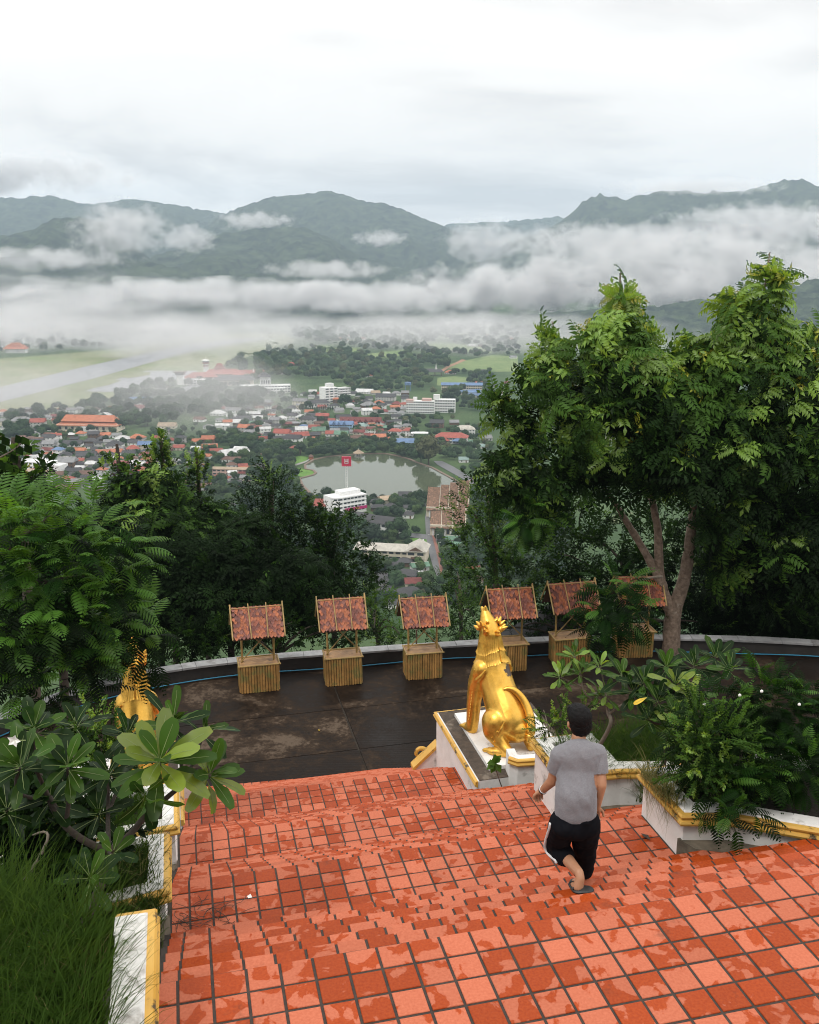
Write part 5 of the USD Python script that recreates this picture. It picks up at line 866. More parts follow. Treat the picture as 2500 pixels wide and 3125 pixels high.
fb = thing('frangipani', 'slender young frangipani rising from the planter behind the man', 'shrub')
rt_, k1, k2 = S(4.95, 10.45, -6.35), Q(1858, 2180, 11.0), Q(1800, 2090, 11.1)
limbs(fb, [([rt_, Q(1862, 2215, 10.9), k1, Q(1848, 2140, 11.05), Q(1812, 2118, 11.05)], .028, .018), ([Q(1855, 2165, 11.0), Q(1850, 2120, 11.0)], .014, .010), ([Q(1848, 2140, 11.05), Q(1790, 2120, 11.05), Q(1775, 2080, 11.1), Q(1770, 2056, 11.1)], .014, .009), ([Q(1776, 2095, 11.1), Q(1740, 2080, 11.1), Q(1712, 2068, 11.1)], .011, .008), ([Q(1774, 2075, 11.1), Q(1765, 2030, 11.2), Q(1753, 2003, 11.2)], .011, .008), ([Q(1850, 2130, 11.0), Q(1840, 2070, 11.1), Q(1832, 2035, 11.1)], .011, .008), ([k1, Q(1900, 2150, 10.9), Q(1940, 2130, 10.8)], .014, .010)], 'twig_grey', 'branch')
YB = ['leaf_mid', Yl, 'leaf_light']
for k, (c, n) in enumerate((((1753, 2001, 11.2), 10), ((1710, 2063, 11.1), 11), ((1770, 2054, 11.1), 10), ((1832, 2031, 11.1), 9), ((1826, 2122, 11.05), 9), ((1852, 2115, 11.0), 8))): whorl(fb, Q(*c), np.array([.1, -.25, .9]), n + 2, .25, .062, YB, 90 + k)
fc = thing('frangipani', 'broad frangipani with dark glossy whorls right of the young one', 'shrub')
CW = [((2060, 2085, 10.4), 15), ((1965, 2085, 10.6), 13), ((2035, 2035, 10.8), 12), ((1900, 2060, 10.9), 9), ((2120, 2030, 10.8), 11), ((2185, 2005, 11.0), 11), ((2110, 2120, 10.2), 12), ((2010, 2140, 10.3), 12), ((1980, 2195, 10.2), 10), ((2070, 2190, 10.0), 11), ((2230, 2040, 10.6), 9), ((1935, 2110, 10.6), 9)]
limbs(fc, [([S(5.35, 9.4, -6.5), Q(2040, 2260, 10.2), Q(2050, 2180, 10.3), Q(2058, 2095, 10.4)], .035, .015)] + [([Q(2045, 2200, 10.25), (Q(2045, 2200, 10.25) + Q(*c)) / 2 + [0, 0, -.05], Q(*c)], .018, .01) for c, n in CW[1:]], 'bark_dark', 'branch')
for k, (c, n) in enumerate(CW): whorl(fc, Q(*c), np.array([0, -.35, .9]), n + 3, .31, .088, [Yl, Dk, Dk, Yl, Yw] if k % 3 == 0 else [Yl, Dk, Dk], 110 + k)
fr_leaf(fc, Q(1975, 2128, 10.1), Q(1930, 2150, 10.0) - Q(1975, 2128, 10.1), np.array([.1, -.6, .8]), .19, .055, 'leaf_old_yellow', random.Random(1))
hl = thing('hanging_branch', 'branch of dark heart shaped leaves hanging in at the upper left edge', 'branch')
limbs(hl, [([Q(-60, 1420, 8.5), Q(20, 1385, 8.5), Q(68, 1350, 8.5)], .010, .004), ([Q(-40, 1350, 8.5), Q(5, 1330, 8.5)], .006, .003)], 'twig_grey', 'twig')
for k, (px, py) in enumerate(((5, 1330), (20, 1345), (62, 1372), (80, 1345), (88, 1368), (45, 1398), (40, 1385), (10, 1420), (8, 1365), (30, 1425), (60, 1340))):
    m = MB(); o = Q(px - 12, py - 14, 8.5); leaflet(o, Q(px + 10, py + 22, 8.5) - o, np.array([.2 * (k % 3 - 1), -1, .5]), .11, .085, .2, m); put(hl, 'leaf', m, 'leaf_darker' if k % 3 else 'leaf_dark')
for k, (px, py) in enumerate(((10, 1935), (45, 1930), (55, 1960), (20, 1975), (70, 1990), (5, 2000), (60, 2015), (80, 1960))):
    m = MB(); o = Q(px - 8, py - 10, 8.2); leaflet(o, Q(px + 10, py + 18, 8.2) - o, np.array([.2 * (k % 3 - 1), -1, .5]), .085, .06, .2, m); put(hl, 'leaf', m, 'leaf_darker')
# ---- grasses
def blades(n, where, L, lean, seed, w=.006, segs=4):
    r = np.random.default_rng(seed); o = where(r, n); h = L * r.uniform(.45, 1.15, n); az = r.uniform(0, 2 * math.pi, n); bend = lean * r.uniform(.4, 1.6, n); wd = w * r.uniform(.6, 1.3, n)
    d = np.stack([np.cos(az), np.sin(az), 0 * az], 1); s = np.stack([-d[:, 1], d[:, 0], 0 * az], 1); t = np.linspace(0, 1, segs + 1)
    c = o[:, None] + (np.sin(t * bend[:, None]) / np.maximum(bend, .1)[:, None] * h[:, None])[..., None] * d[:, None] + (t * np.cos(t * bend[:, None] * .8) * h[:, None])[..., None] * np.array([0, 0, 1.0])
    ww = (wd[:, None] * (1 - t ** 1.5 * .93))[..., None] * s[:, None]; v = np.concatenate([c - ww, c + ww], 1).reshape(-1, 3); q = segs + 1; j = np.arange(segs)
    f = np.concatenate([np.stack([j, j + 1, q + j + 1], 1), np.stack([j, q + j + 1, q + j], 1)]); return v, (f[None] + (np.arange(n) * 2 * q)[:, None, None]).reshape(-1, 3)
def area(poly, z):                    # random points in a (l, a) polygon
    import shapely
    P = Polygon(poly); x0, y0, x1, y1 = P.bounds; shapely.prepare(P)
    def f(r, n):
        l, a = r.uniform(x0, x1, n * 6), r.uniform(y0, y1, n * 6); k = shapely.contains_xy(P, l, a); l, a = l[k], a[k]
        while len(l) < n: l, a = np.tile(l, 2) + r.normal(0, .004, 2 * len(l)), np.tile(a, 2)
        l, a = l[:n], a[:n]; p = l[:, None] * BV + a[:, None] * AV; p[:, 2] = z(l, a, p) if callable(z) else z; return p
    return f
def grass(label, parts):
    t = thing('grass', label, 'grass', kind='stuff')
    for nm, m, mt in parts: put(t, nm, m, mt, False)
grass('tall lush grass filling the lower left corner', [('blades', blades(26000, area([(-.56, 1.8), (-.55, 5.0), (-1.2, 5.6), (-2.6, 5.4), (-2.6, 1.8)], -3.75), .44, 1.1, 1, .0036), 'grass'), ('dry_blades', blades(2200, area([(-.55, 2.0), (-.55, 4.9), (-2.2, 5.0), (-2.2, 2.0)], -3.75), .3, 1.7, 2, .003), 'grass_dry')])
grass('trailing grass over the planter beside the upper flight on the left', [('blades', blades(6500, area([(-.40, 6.6), (-.40, 8.0), (-1.6, 8.0), (-1.6, 6.0), (-.7, 6.3)], -5.1), .30, 1.9, 3, .0045), 'grass'), ('dry_blades', blades(260, area([(-.36, 6.9), (-.36, 8.0), (-1.2, 8.0), (-1.2, 6.6)], -5.1), .34, 2.2, 4, .004), 'grass_dry')])
grass('grass in the farther planter under the frangipani on the left', [('blades', blades(2200, area([(-.5, 9.9), (-.5, 10.9), (-1.8, 10.9), (-1.8, 9.6)], -6.25), .3, 1.5, 5, .005), 'grass')])
grass('tufts of long grass in the planter behind the man', [('blades', blades(5200, area([(4.5, 10.1), (4.5, 10.85), (5.2, 10.9), (6.4, 11.2), (6.6, 9.9), (5.2, 10.0)], -6.34), .42, 1.3, 6, .005), 'grass'), ('dry_blades', blades(350, area([(4.5, 10.1), (4.5, 10.85), (6.0, 10.9), (5.9, 9.9)], -6.34), .36, 1.8, 7, .004), 'grass_dry')])
grass('thin grass hanging down the white planter wall on the right', [('blades', blades(330, area([(4.36, 7.35), (4.36, 8.0), (4.5, 8.0), (4.5, 7.35)], -5.04), .42, 2.7, 8, .0035), 'grass_dry'), ('green_blades', blades(160, area([(4.4, 7.4), (4.4, 8.0), (4.6, 8.0), (4.6, 7.4)], -5.04), .3, 2.4, 9, .0035), 'grass')])
grass('rough green grass on the bank behind the right planters', [('blades', blades(7000, area([(5.4, 9.2), (5.4, 11.6), (9.5, 11.8), (9.5, 8.3), (6.5, 8.3)], lambda l, a, p: hill_z(p[:, 0], p[:, 1]) + .15), .5, 1.2, 10, .007), 'grass')])
grass('grass under the shrubs at the left of the stairs', [('blades', blades(8000, area([(-1.6, 6.2), (-1.7, 12.5), (-5, 12.5), (-5, 5.5), (-2.6, 5.4)], lambda l, a, p: hill_z(p[:, 0], p[:, 1]) + .1), .5, 1.2, 12, .007), 'grass')])
sh = thing('shrub', 'low light green shrub behind the frangipani in front of the left lion', 'shrub'); limbs(sh, [([S(-1.6, 9.5, -6.9), Q(300, 2330, 8.6), Q(300, 2250, 8.7)], .02, .008)], 'twig_grey', 'stem'); crown(sh, blobs_at([(300, 2240, 8.7, 50), (250, 2270, 8.6, 50), (350, 2260, 8.7, 45), (320, 2320, 8.5, 60), (210, 2330, 8.4, 60), (390, 2330, 8.6, 50), (300, 2420, 8.2, 80), (180, 2440, 8.0, 80), (60, 2400, 8.0, 80)]), SM, lambda h, g, d: int(g.choice([0, 1, 2], p=[.4, .35, .25])) if h > .5 else 1, 230, 1.0, .3, .35, 56, face=.8)
dsh = thing('shrub', 'dark leafy shrub under the frangipani at the left edge', 'shrub'); limbs(dsh, [([S(-2.2, 6.4, -5.4), Q(100, 2650, 6.4), Q(100, 2550, 6.6)], .02, .008)], 'twig_grey', 'stem'); crown(dsh, blobs_at([(60, 2560, 6.9, 110), (190, 2580, 6.9, 100), (80, 2680, 6.6, 110), (200, 2680, 6.6, 80), (290, 2560, 7.1, 70), (20, 2480, 7.1, 90), (150, 2480, 7.2, 90)]), [(twig(12, .25, .10, .06, 21), 'leaf_darker'), (twig(12, .25, .10, .06, 22), 'leaf_dark')], pick(3, 1), 190, .9, .3, .3, 57, face=.8)
rw_ = MB(); rx = random.Random(8)
for k in range(46):
    l, a = rx.uniform(-.28, .25), rx.uniform(7.15, 7.6); p = S(l, a, -5.525); az = rx.uniform(0, 6.28); q = [p]; 
    for j in range(4): az += rx.uniform(-.7, .7); q.append(q[-1] + np.array([math.cos(az), math.sin(az), rx.uniform(-.1, .2)]) * .05)
    q = [np.array([x, y, max(z, -5.53)]) for x, y, z in q]; rw_.tube(q, .0028, 4, False)
put(None, 'dead_roots', rw_, 'bark_dark'); tag(stage.GetPrimAtPath('/World/dead_roots'), 'tangle of dead brown roots lying on the tiles by the left planter', 'roots')
for k, (l, a, z, lab) in enumerate(((.03, 4.15, -4.09, 'dark dead leaf on the near tiles at the lower left'), (4.30, 7.55, -5.53, 'curled dead leaf beside the right planter wall'), (4.18, 7.25, -5.53, 'dead brown leaf on the tiles in front of the right planter'), (.35, 7.62, -5.53, 'tiny white petal lying on the tiles at the left'), (3.2, 23.4, PZ + .004, 'yellow leaf lying on the dark terrace'), (-.6, 23.9, PZ + .004, 'green leaf lying on the terrace near the left'))):
    m = MB(); leaflet(np.array([0, 0, .012]), np.array([math.cos(k * 2), math.sin(k * 2), .02]), np.array([.2, -.3, 1.]), .15 if k < 3 else .05 if k == 3 else .12, .06 if k != 3 else .05, .1, m); p = put(None, 'fallen_leaf', m, ['bark_dark', 'bark_dark', 'bark_dark', 'petal', 'leaf_old_yellow', 'leaf_light'][k], False, None, None, S(l, a, z)); tag(p, lab, 'leaf')

# ---------------------------------------------------------------- the town in the valley
TOWN = []                             # footprints (centre x, y, radius) that trees keep clear of
def depth_at(px, py): p = V(px, py); return p[1] * CP - p[2] * SP
def gable_roof(w, d, z0, h, over=.5, hip=0.0):
    W_, D_ = w / 2 + over, d / 2 + over; t = .18; m = MB(); r = W_ - hip * D_
    v = [(-W_, -D_, z0), (W_, -D_, z0), (W_, D_, z0), (-W_, D_, z0), (-r, 0, z0 + h), (r, 0, z0 + h)]
    m.add(v, [[0, 1, 5], [0, 5, 4], [2, 3, 4], [2, 4, 5], [1, 2, 5], [3, 0, 4]]); m.add([(x, y, z - t) for x, y, z in v[:4]], [[3, 2, 1, 0]]); 
    q = v[:4]; m.add(q + [(x, y, z - t) for x, y, z in q], [[0, 4, 5, 1], [1, 5, 6, 2], [2, 6, 7, 3], [3, 7, 4, 0]]); return m
def house(px, py, wpx, roof, wall='white_paint', storeys=1, hip=None, rz=None, depth=None, label=None, r=None, pitch=.42, cat='house', name='house', h=None, group=None):
    """an ordinary house standing on the valley floor: wall, roof, windows, door; wpx is its breadth in picture points"""
    r = r or random; c = V(px, py); w = wpx * depth_at(px, py) / FPX * .92; d = depth or min(max(w * r.uniform(.6, .85), 5), 13); rz = r.uniform(-.35, .35) if rz is None else rz; hh = h or 2.9 * storeys
    c = c + np.array([0, d / 2, 0]); t = thing(name, label, cat, c, math.degrees(rz), group); put(t, 'wall', MB().box((-w / 2, -d / 2, -.5), (w / 2, d / 2, hh)), wall)
    hp = (r.random() < .35) * .9 if hip is None else hip; g = gable_roof(w, d, hh, d * pitch * .75, .55, hp); rf = put(t, 'roof', g, 'roof_' + roof)
    if not hp:
        D_, W_ = d / 2, w / 2
        for s in (-1, 1): put(t, 'gable', MB().add([(s * W_, -D_, hh), (s * W_, D_, hh), (s * W_, 0, hh + d * pitch * .75 * .9)], [[0, 1, 2] if s > 0 else [0, 2, 1]]), wall)
    if r.random() < .5: put(rf, 'ridge_cap', MB().box((-w / 2 - .3 + hp * d / 2, -.22, hh + d * pitch * .75 - .1), (w / 2 + .3 - hp * d / 2, .22, hh + d * pitch * .75 + .12)), 'roof_' + (roof if roof in ('dark', 'brown') else 'pale'))
    n = max(1, int(w / 3.6))
    for s in range(storeys):
        for i in range(n):
            x = -w / 2 + w * (i + .5) / n; isd = s == 0 and i == n // 2
            put(t, 'door' if isd else 'window', MB().box((x - .55, -d / 2 - .05, s * 2.9 + (.0 if isd else .95)), (x + .55, -d / 2 + .1, s * 2.9 + (2.1 if isd else 2.2))), 'brown_wood' if isd else 'window_dark')
    TOWN.append((c[0], c[1], math.hypot(w, d) / 2 * .8)); return t
WHERE = [(3, 'beyond the airfield'), (3, 'left')]
# crop, x, base y, width, roof, [wall], storeys -- read off the photograph by its own squares
C3_ = [(130, 645, 140, 'grey', 2), (240, 655, 100, 'red', 2), (300, 605, 70, 'grey', 1), (370, 630, 60, 'red', 1), (690, 592, 80, 'white', 1), (720, 548, 60, 'orange', 1), (905, 545, 95, 'maroon', 1), (1060, 405, 85, 'red', 1), (800, 508, 50, 'white', 1), (1240, 512, 65, 'white', 1),
  (1430, 530, 42, 'red', 1), (1470, 546, 46, 'red', 1), (1560, 530, 52, 'maroon', 1), (1505, 522, 46, 'grey', 1), (1520, 560, 84, 'grey', 1), (1595, 580, 60, 'white', 1), (1668, 580, 62, 'white', 1), (1600, 618, 100, 'dark', 1), (1555, 640, 76, 'white', 1), (1650, 640, 70, 'dark', 1), (1430, 580, 95, 'white', 1), (1310, 620, 78, 'brown', 1), (1095, 665, 125, 'tan', 1), (1370, 668, 70, 'grey', 1),
  (895, 745, 100, 'orange', 1), (800, 750, 105, 'white', 1), (745, 792, 115, 'dark', 1), (1045, 742, 70, 'red', 1), (1120, 760, 60, 'red', 1), (1185, 760, 78, 'dark', 2), (1365, 770, 88, 'orange', 2), (1295, 768, 72, 'orange', 1), (1375, 808, 106, 'orange', 1), (1172, 808, 76, 'red', 1), (950, 808, 96, 'blue', 2), (880, 775, 86, 'dark', 1), (460, 722, 50, 'white', 1), (470, 785, 130, 'dark', 1), (590, 766, 96, 'dark', 1), (310, 850, 70, 'orange', 1),
  (380, 842, 76, 'blue', 2), (430, 925, 126, 'grey', 2), (505, 895, 84, 'red', 1), (560, 862, 136, 'dark', 1), (670, 843, 96, 'orange', 1), (760, 838, 80, 'orange', 1), (640, 822, 86, 'dark', 1), (610, 892, 96, 'dark', 1), (665, 932, 96, 'dark', 1), (475, 965, 106, 'dark', 1), (365, 990, 100, 'brown', 1), (505, 1036, 86, 'grey', 1), (735, 908, 60, 'dark', 1), (1285, 815, 58, 'white', 1), (1215, 1005, 90, 'brown', 1), (1440, 1020, 124, 'red', 1), (1610, 980, 80, 'maroon', 1), (1540, 1052, 96, 'dark', 1), (1205, 1085, 50, 'white', 1), (1510, 1200, 105, 'dark', 1), (1690, 1095, 46, 'orange', 1), (1080, 702, 60, 'dark', 1), (180, 705, 90, 'dark', 1), (60, 705, 80, 'brown', 1), (420, 860, 90, 'dark', 1), (300, 985, 90, 'red', 1), (420, 1080, 110, 'brown', 1), (560, 985, 90, 'brown', 1), (620, 1075, 90, 'grey', 1), (810, 905, 70, 'dark', 1), (870, 880, 70, 'brown', 1), (1020, 820, 70, 'dark', 1), (1100, 815, 60, 'brown', 1), (1230, 850, 70, 'dark', 1), (1150, 900, 80, 'grey', 1), (1060, 890, 70, 'dark', 1)]
C4_ = [(636, 70, 40, 'orange', 1), (682, 80, 38, 'blue', 1), (722, 80, 38, 'orange', 1), (812, 60, 56, 'red', 1), (880, 80, 38, 'red', 1), (402, 252, 68, 'red', 1), (357, 308, 58, 'red', 1), (212, 340, 56, 'orange', 1), (920, 326, 40, 'orange', 1), (1456, 306, 78, 'orange', 1), (1388, 160, 60, 'grey', 1), (1508, 162, 86, 'pale', 1), (890, 436, 120, 'white', 1), (962, 442, 56, 'tan', 1), (852, 478, 70, 'grey', 1), (792, 526, 56, 'white', 1), (915, 540, 106, 'grey', 2), (1030, 482, 140, 'dark', 2), (1098, 446, 60, 'grey', 1), (465, 512, 100, 'grey', 2),
  (1552, 704, 140, 'pale', 2), (1150, 776, 140, 'blue', 1), (980, 756, 106, 'orange', 2), (1092, 716, 96, 'red', 2), (752, 626, 106, 'dark', 2), (612, 612, 90, 'red', 2), (516, 634, 106, 'dark', 2), (470, 606, 76, 'white', 1), (490, 672, 84, 'blue', 1), (472, 706, 86, 'white', 2), (344, 730, 112, 'red', 2), (404, 730, 76, 'red', 1), (470, 730, 100, 'red', 1), (330, 756, 96, 'dark', 1), (420, 766, 110, 'dark', 2), (432, 830, 72, 'red', 2), (402, 796, 56, 'dark', 1), (222, 748, 56, 'red', 1), (266, 778, 66, 'green', 1), (586, 696, 96, 'green', 1), (668, 716, 76, 'red', 1), (736, 720, 96, 'green', 1), (562, 746, 36, 'orange', 1), (870, 664, 86, 'teal', 1), (1032, 676, 56, 'green', 1),
  (345, 612, 60, 'white', 1), (272, 566, 66, 'dark', 1), (192, 582, 76, 'white', 1), (112, 546, 66, 'dark', 1), (85, 580, 66, 'white', 1), (40, 628, 110, 'dark', 1), (92, 646, 76, 'brown', 1), (152, 646, 56, 'green', 1), (372, 568, 60, 'dark', 1), (436, 566, 66, 'white', 1), (40, 860, 106, 'white', 1), (1612, 776, 76, 'green', 1), (1542, 888, 66, 'teal', 1), (1368, 660, 96, 'dark', 2), (1690, 745, 80, 'grey', 1), (1160, 690, 60, 'brown', 1), (660, 670, 60, 'dark', 1), (820, 700, 60, 'grey', 1), (1660, 800, 70, 'teal', 1), (1520, 700, 60, 'white', 1), (1600, 440, 110, 'blue', 1), (1650, 380, 60, 'orange', 1), (1700, 60, 40, 'orange', 1), (1600, 125, 60, 'white', 1), (30, 560, 80, 'grey', 1), (10, 600, 70, 'white', 1), (250, 640, 60, 'dark', 1), (320, 690, 50, 'dark', 1), (1100, 600, 70, 'dark', 1), (650, 760, 60, 'dark', 1), (250, 505, 60, 'grey', 1), (720, 560, 60, 'grey', 1), (1480, 640, 60, 'grey', 1)]
C5_ = [(490, 412, 200, 'red', 2), (860, 352, 106, 'dark', 1), (935, 336, 106, 'tan', 1), (1075, 306, 106, 'dark', 1), (965, 396, 110, 'dark', 1), (1062, 336, 76, 'dark', 1), (872, 396, 116, 'dark', 1), (1112, 396, 100, 'dark', 1), (1100, 450, 86, 'dark', 1), (1440, 640, 116, 'green', 1), (1450, 700, 160, 'green', 1), (1185, 846, 140, 'green', 1), (1068, 815, 130, 'dark', 1), (980, 836, 100, 'dark', 1), (880, 930, 130, 'dark', 1), (1092, 912, 170, 'dark', 1), (1205, 894, 50, 'white', 1), (892, 966, 126, 'dark', 1), (1140, 972, 140, 'maroon', 1), (1100, 1066, 220, 'dark', 1), (905, 1030, 130, 'dark', 1), (985, 1130, 120, 'dark', 1), (1575, 890, 140, 'red', 1), (1610, 950, 120, 'brown', 1), (1170, 300, 40, 'pale', 1)]
COLN = {'dark': 'black', 'grey': 'grey', 'red': 'red', 'orange': 'orange', 'white': 'white', 'blue': 'blue', 'green': 'green', 'brown': 'brown', 'maroon': 'maroon', 'tan': 'tan', 'teal': 'pale green', 'pale': 'cream'}
def zone(x, y):                       # a place in words for a picture point
    if y < 1120 and x < 330: return 'beyond the misty runway'
    if y < 1060: return 'among the far woods'
    if x > 1290 and y < 1230: return 'by the rice fields'
    if y < 1235: return 'near the airport terminal' if x < 760 else 'behind the white hotel'
    if x < 330: return 'in the misty left town' if y < 1345 else 'at the old town left edge'
    if x < 700: return 'between airfield and lake' if y < 1330 else 'left of the lake'
    if y < 1330: return 'in town behind the lake' if x < 1180 else 'behind the lake on the right'
    if y < 1420: return 'just behind the lake' if x < 1230 else 'to the right of the lake'
    if y < 1600: return 'on the near shore of the lake'
    return 'beside the straight street' if x > 1200 else 'left of the straight street'
HS = []
for cr, L in ((c3, C3_), (c4, C4_), (c5, C5_)):
    sc = 2.464 if cr is c5 else 2.156
    for x, y, w, rf, st in L: (a, b), = cr([(x, y)]); HS.append((a, b, w / sc, rf, st))
g2 = random.Random(77)
# small houses between those, where the town is a carpet of roofs
for poly, n in ((c3([(60, 740), (600, 700), (1000, 760), (1000, 980), (560, 1060), (250, 1000), (80, 800)]), 120), (c3([(1380, 560), (1725, 540), (1725, 660), (1450, 680)]), 30), (c4([(0, 520), (420, 540), (640, 600), (640, 720), (300, 780), (0, 680)]), 50), (c4([(800, 440), (1160, 440), (1150, 580), (800, 580)]), 22), (c4([(560, 640), (1200, 640), (1180, 770), (600, 730)]), 26), (c4([(560, 40), (1000, 30), (1150, 100), (700, 110)]), 7), (c3([(0, 560), (700, 540), (700, 690), (0, 720)]), 30), (c3([(1180, 820), (1725, 760), (1725, 1080), (1200, 1090)]), 22), (c4([(380, 430), (820, 470), (800, 560), (420, 540)]), 14), (c4([(1560, 60), (1900, 60), (1900, 480), (1600, 420)]), 10)):
    P = Polygon(poly); x0, y0, x1, y1 = P.bounds; k = tries = 0
    while k < n and tries < 4000:
        tries += 1; a, b = g2.uniform(x0, x1), g2.uniform(y0, y1)
        if not P.contains(Point(a, b)) or any(abs(a - q[0]) < (q[2] * .5 + 9) and abs(b - q[1]) < 10 for q in HS): continue
        dd = depth_at(a, b); HS.append((a, b, g2.uniform(8, 14) * FPX / dd, g2.choice(['dark', 'dark', 'grey', 'brown', 'red', 'white', 'orange', 'grey', 'dark', 'maroon']), g2.choice([1, 1, 1, 2]))); k += 1
HS = [q for q in HS if not LAKE.buffer(3).contains(Point(*V(q[0], q[1])[:2]))]
HS.sort(key=lambda q: -q[2] * q[4]); HS, HS_FAR = HS[:300], HS[300:]; seen = {}
for q in sorted(HS, key=lambda q: q[0]): seen.setdefault((q[3], zone(q[0], q[1])), []).append(q)
for (rf, zn), L in seen.items():
    for k, (a, b, w, _, st) in enumerate(L):
        word = 'two storey house' if st > 1 else 'house'; cn = COLN[rf]
        lab = ('%s roofed %s standing %s' % (cn, word, zn)) if len(L) == 1 else ('%s from left of the %s roofed houses %s' % (ordinal(k), cn, zn))
        r = random.Random(int(a * 7 + b * 13)); wl = r.choice(['white_paint', 'white_paint', 'white_paint', 'cream_paint', 'grey_wall', 'brown_wood']) if rf != 'dark' else r.choice(['white_paint', 'brown_wood', 'grey_wall', 'white_paint'])
        house(a, b, w, rf, wl, st, label=lab, r=r, group='small houses of the town')
FARM = {}
for a, b, w, rf, st in HS_FAR:        # what is left once 300 houses stand singly
    r = random.Random(int(a * 7 + b * 13)); c = V(a, b); W_ = w * depth_at(a, b) / FPX; d = min(W_ * .8, 10); hh = 2.9 * st; rz = r.uniform(-.35, .35)
    FARM.setdefault(r.choice(['white_paint', 'white_paint', 'grey_wall', 'brown_wood']), MB()).box((-W_ / 2, -d / 2, -.5), (W_ / 2, d / 2, hh), rz, c + [0, d / 2, 0])
    v, f = gable_roof(W_, d, hh, d * .32, .5, .9 * (r.random() < .4)).arr(); FARM.setdefault('roof_' + rf, MB()).add(rotz(v, rz) + c + [0, d / 2, 0], f); TOWN.append((c[0], c[1] + d / 2, W_ * .5))
if FARM:
    t = thing('distant_houses', 'smallest far houses scattered between the others', 'house', kind='stuff')
    for k, m in FARM.items(): put(t, 'roofs' if k[:4] == 'roof' else 'walls', m, k)
# ---- larger buildings, each with its own shape
def slab_block(t, x0, x1, y0, y1, z0, z1, wall, floors, nwin, face='front', win='window_dark', band=False, name='wall', side=0, par=None):
    """a box with rows of windows set into its front (towards -y) and left side"""
    put(t, name, MB().box((x0, y0, z0), (x1, y1, z1)), wall); fh = (z1 - z0) / floors
    for f in range(floors):
        zb = z0 + fh * f
        if band: put(t, 'floor_band', MB().box((x0 - .25, y0 - .35, zb + fh - .45), (x1 + .25, y0 + .05, zb + fh - .05)), wall)
        for i in range(nwin):
            cx = x0 + (x1 - x0) * (i + .5) / nwin; ww = (x1 - x0) / nwin * .34; put(t, 'window', MB().box((cx - ww, y0 - .06, zb + fh * .32), (cx + ww, y0 + .2, zb + fh * .74)), win)
        for i in range(side):
            cy = y0 + (y1 - y0) * (i + .5) / side; ww = (y1 - y0) / side * .3
            for sx in (x0, x1): put(t, 'window', MB().box((sx - .06, cy - ww, zb + fh * .32), (sx + .06, cy + ww, zb + fh * .74)), win)
def big(name, label, px, py, rz=0, cat='building', r=20): c = V(px, py); TOWN.append((c[0], c[1] + r * .5, r)); return thing(name, label, cat, c, rz)
c_ = lambda cr, x, y: cr([(x, y)])[0]
t = big('hotel', 'tall white slab hotel with dark window rows behind the lake', *c_(c4, 655, 490), 32, r=26)
slab_block(t, -10, 10, -9, 9, 0, 21, 'white_paint', 6, 3); slab_block(t, 10.02, 30, -8, 6, 0, 19, 'white_paint', 6, 8, band=True, name='wing', side=0); put(t, 'stair_tower', MB().box((-2, -3, 21), (7, 7, 26)), 'white_paint'); put(t, 'roof_rail', MB().box((10.2, -8.1, 19), (30.1, -7.8, 20)), 'white_paint')
t = big('hall', 'low dark roofed hall in front of the white hotel', *c_(c4, 585, 520), 12, r=16); put(t, 'wall', MB().box((-15, -7, 0), (15, 7, 6)), 'white_paint'); put(t, 'roof', gable_roof(30, 14, 6, 4, 1, .8), 'roof_dark')
for i in range(7): put(t, 'window', MB().box((-13 + i * 4, -7.08, 2), (-11 + i * 4, -6.9, 4.4)), 'window_dark')
t = big('office_building', 'wide white office block with a pavilion roofed tower in the middle', *c_(c4, 235, 425), 8, r=36)
slab_block(t, -38, 38, -8, 10, 0, 11, 'white_paint', 3, 16, band=True); slab_block(t, 0, 30, -16, -8.02, 0, 8, 'white_paint', 2, 7, band=True, name='front_wing'); put(t, 'tower', MB().box((-7, -2, 11), (9, 10, 24)), 'white_paint')
for i in range(4): put(t, 'window', MB().box((-5 + i * 3.4, -2.08, 13), (-3 + i * 3.4, -1.9, 18)), 'window_dark')
put(t, 'tower_roof', gable_roof(17, 13, 24, 4.5, 1.4, .9), 'roof_dark'); put(t, 'upper_roof', gable_roof(9, 6, 27.5, 2.6, 1, .9), 'roof_dark'); put(t, 'porch_roof', gable_roof(16, 7, 4, 2.5, 1, .8), 'roof_dark', loc=(2, -19, 0))
t = big('school', 'long white and pink five storey building right of the lake view', *c_(c4, 1280, 560), -6, r=34)
slab_block(t, -22, 14, -8, 4, 0, 16, 'white_paint', 5, 12, band=True); slab_block(t, 14.02, 40, 2, 14, 0, 17, 'white_paint', 5, 8, band=True, name='rear_wing'); put(t, 'top_storey', MB().box((-2, -6, 16), (10, 3, 19)), 'pink_paint'); put(t, 'top_storey', MB().box((-22.3, -8.3, 14.2), (-13, -1, 18)), 'pink_paint'); put(t, 'stair_tower', MB().box((12, 3, 17), (20, 10, 23)), 'white_paint'); put(t, 'stair_tower', MB().box((-14, 0, 16), (-9, 4, 20)), 'white_paint')
t = big('long_building', 'long blue roofed two storey building beside the meadow on the right', *c_(c4, 1530, 405), -4, r=26)
slab_block(t, -31, 31, -5, 6, 0, 7, 'cream_paint', 2, 18, band=True); put(t, 'roof', gable_roof(62, 11, 7, 3.4, 1, 0), 'roof_blue')
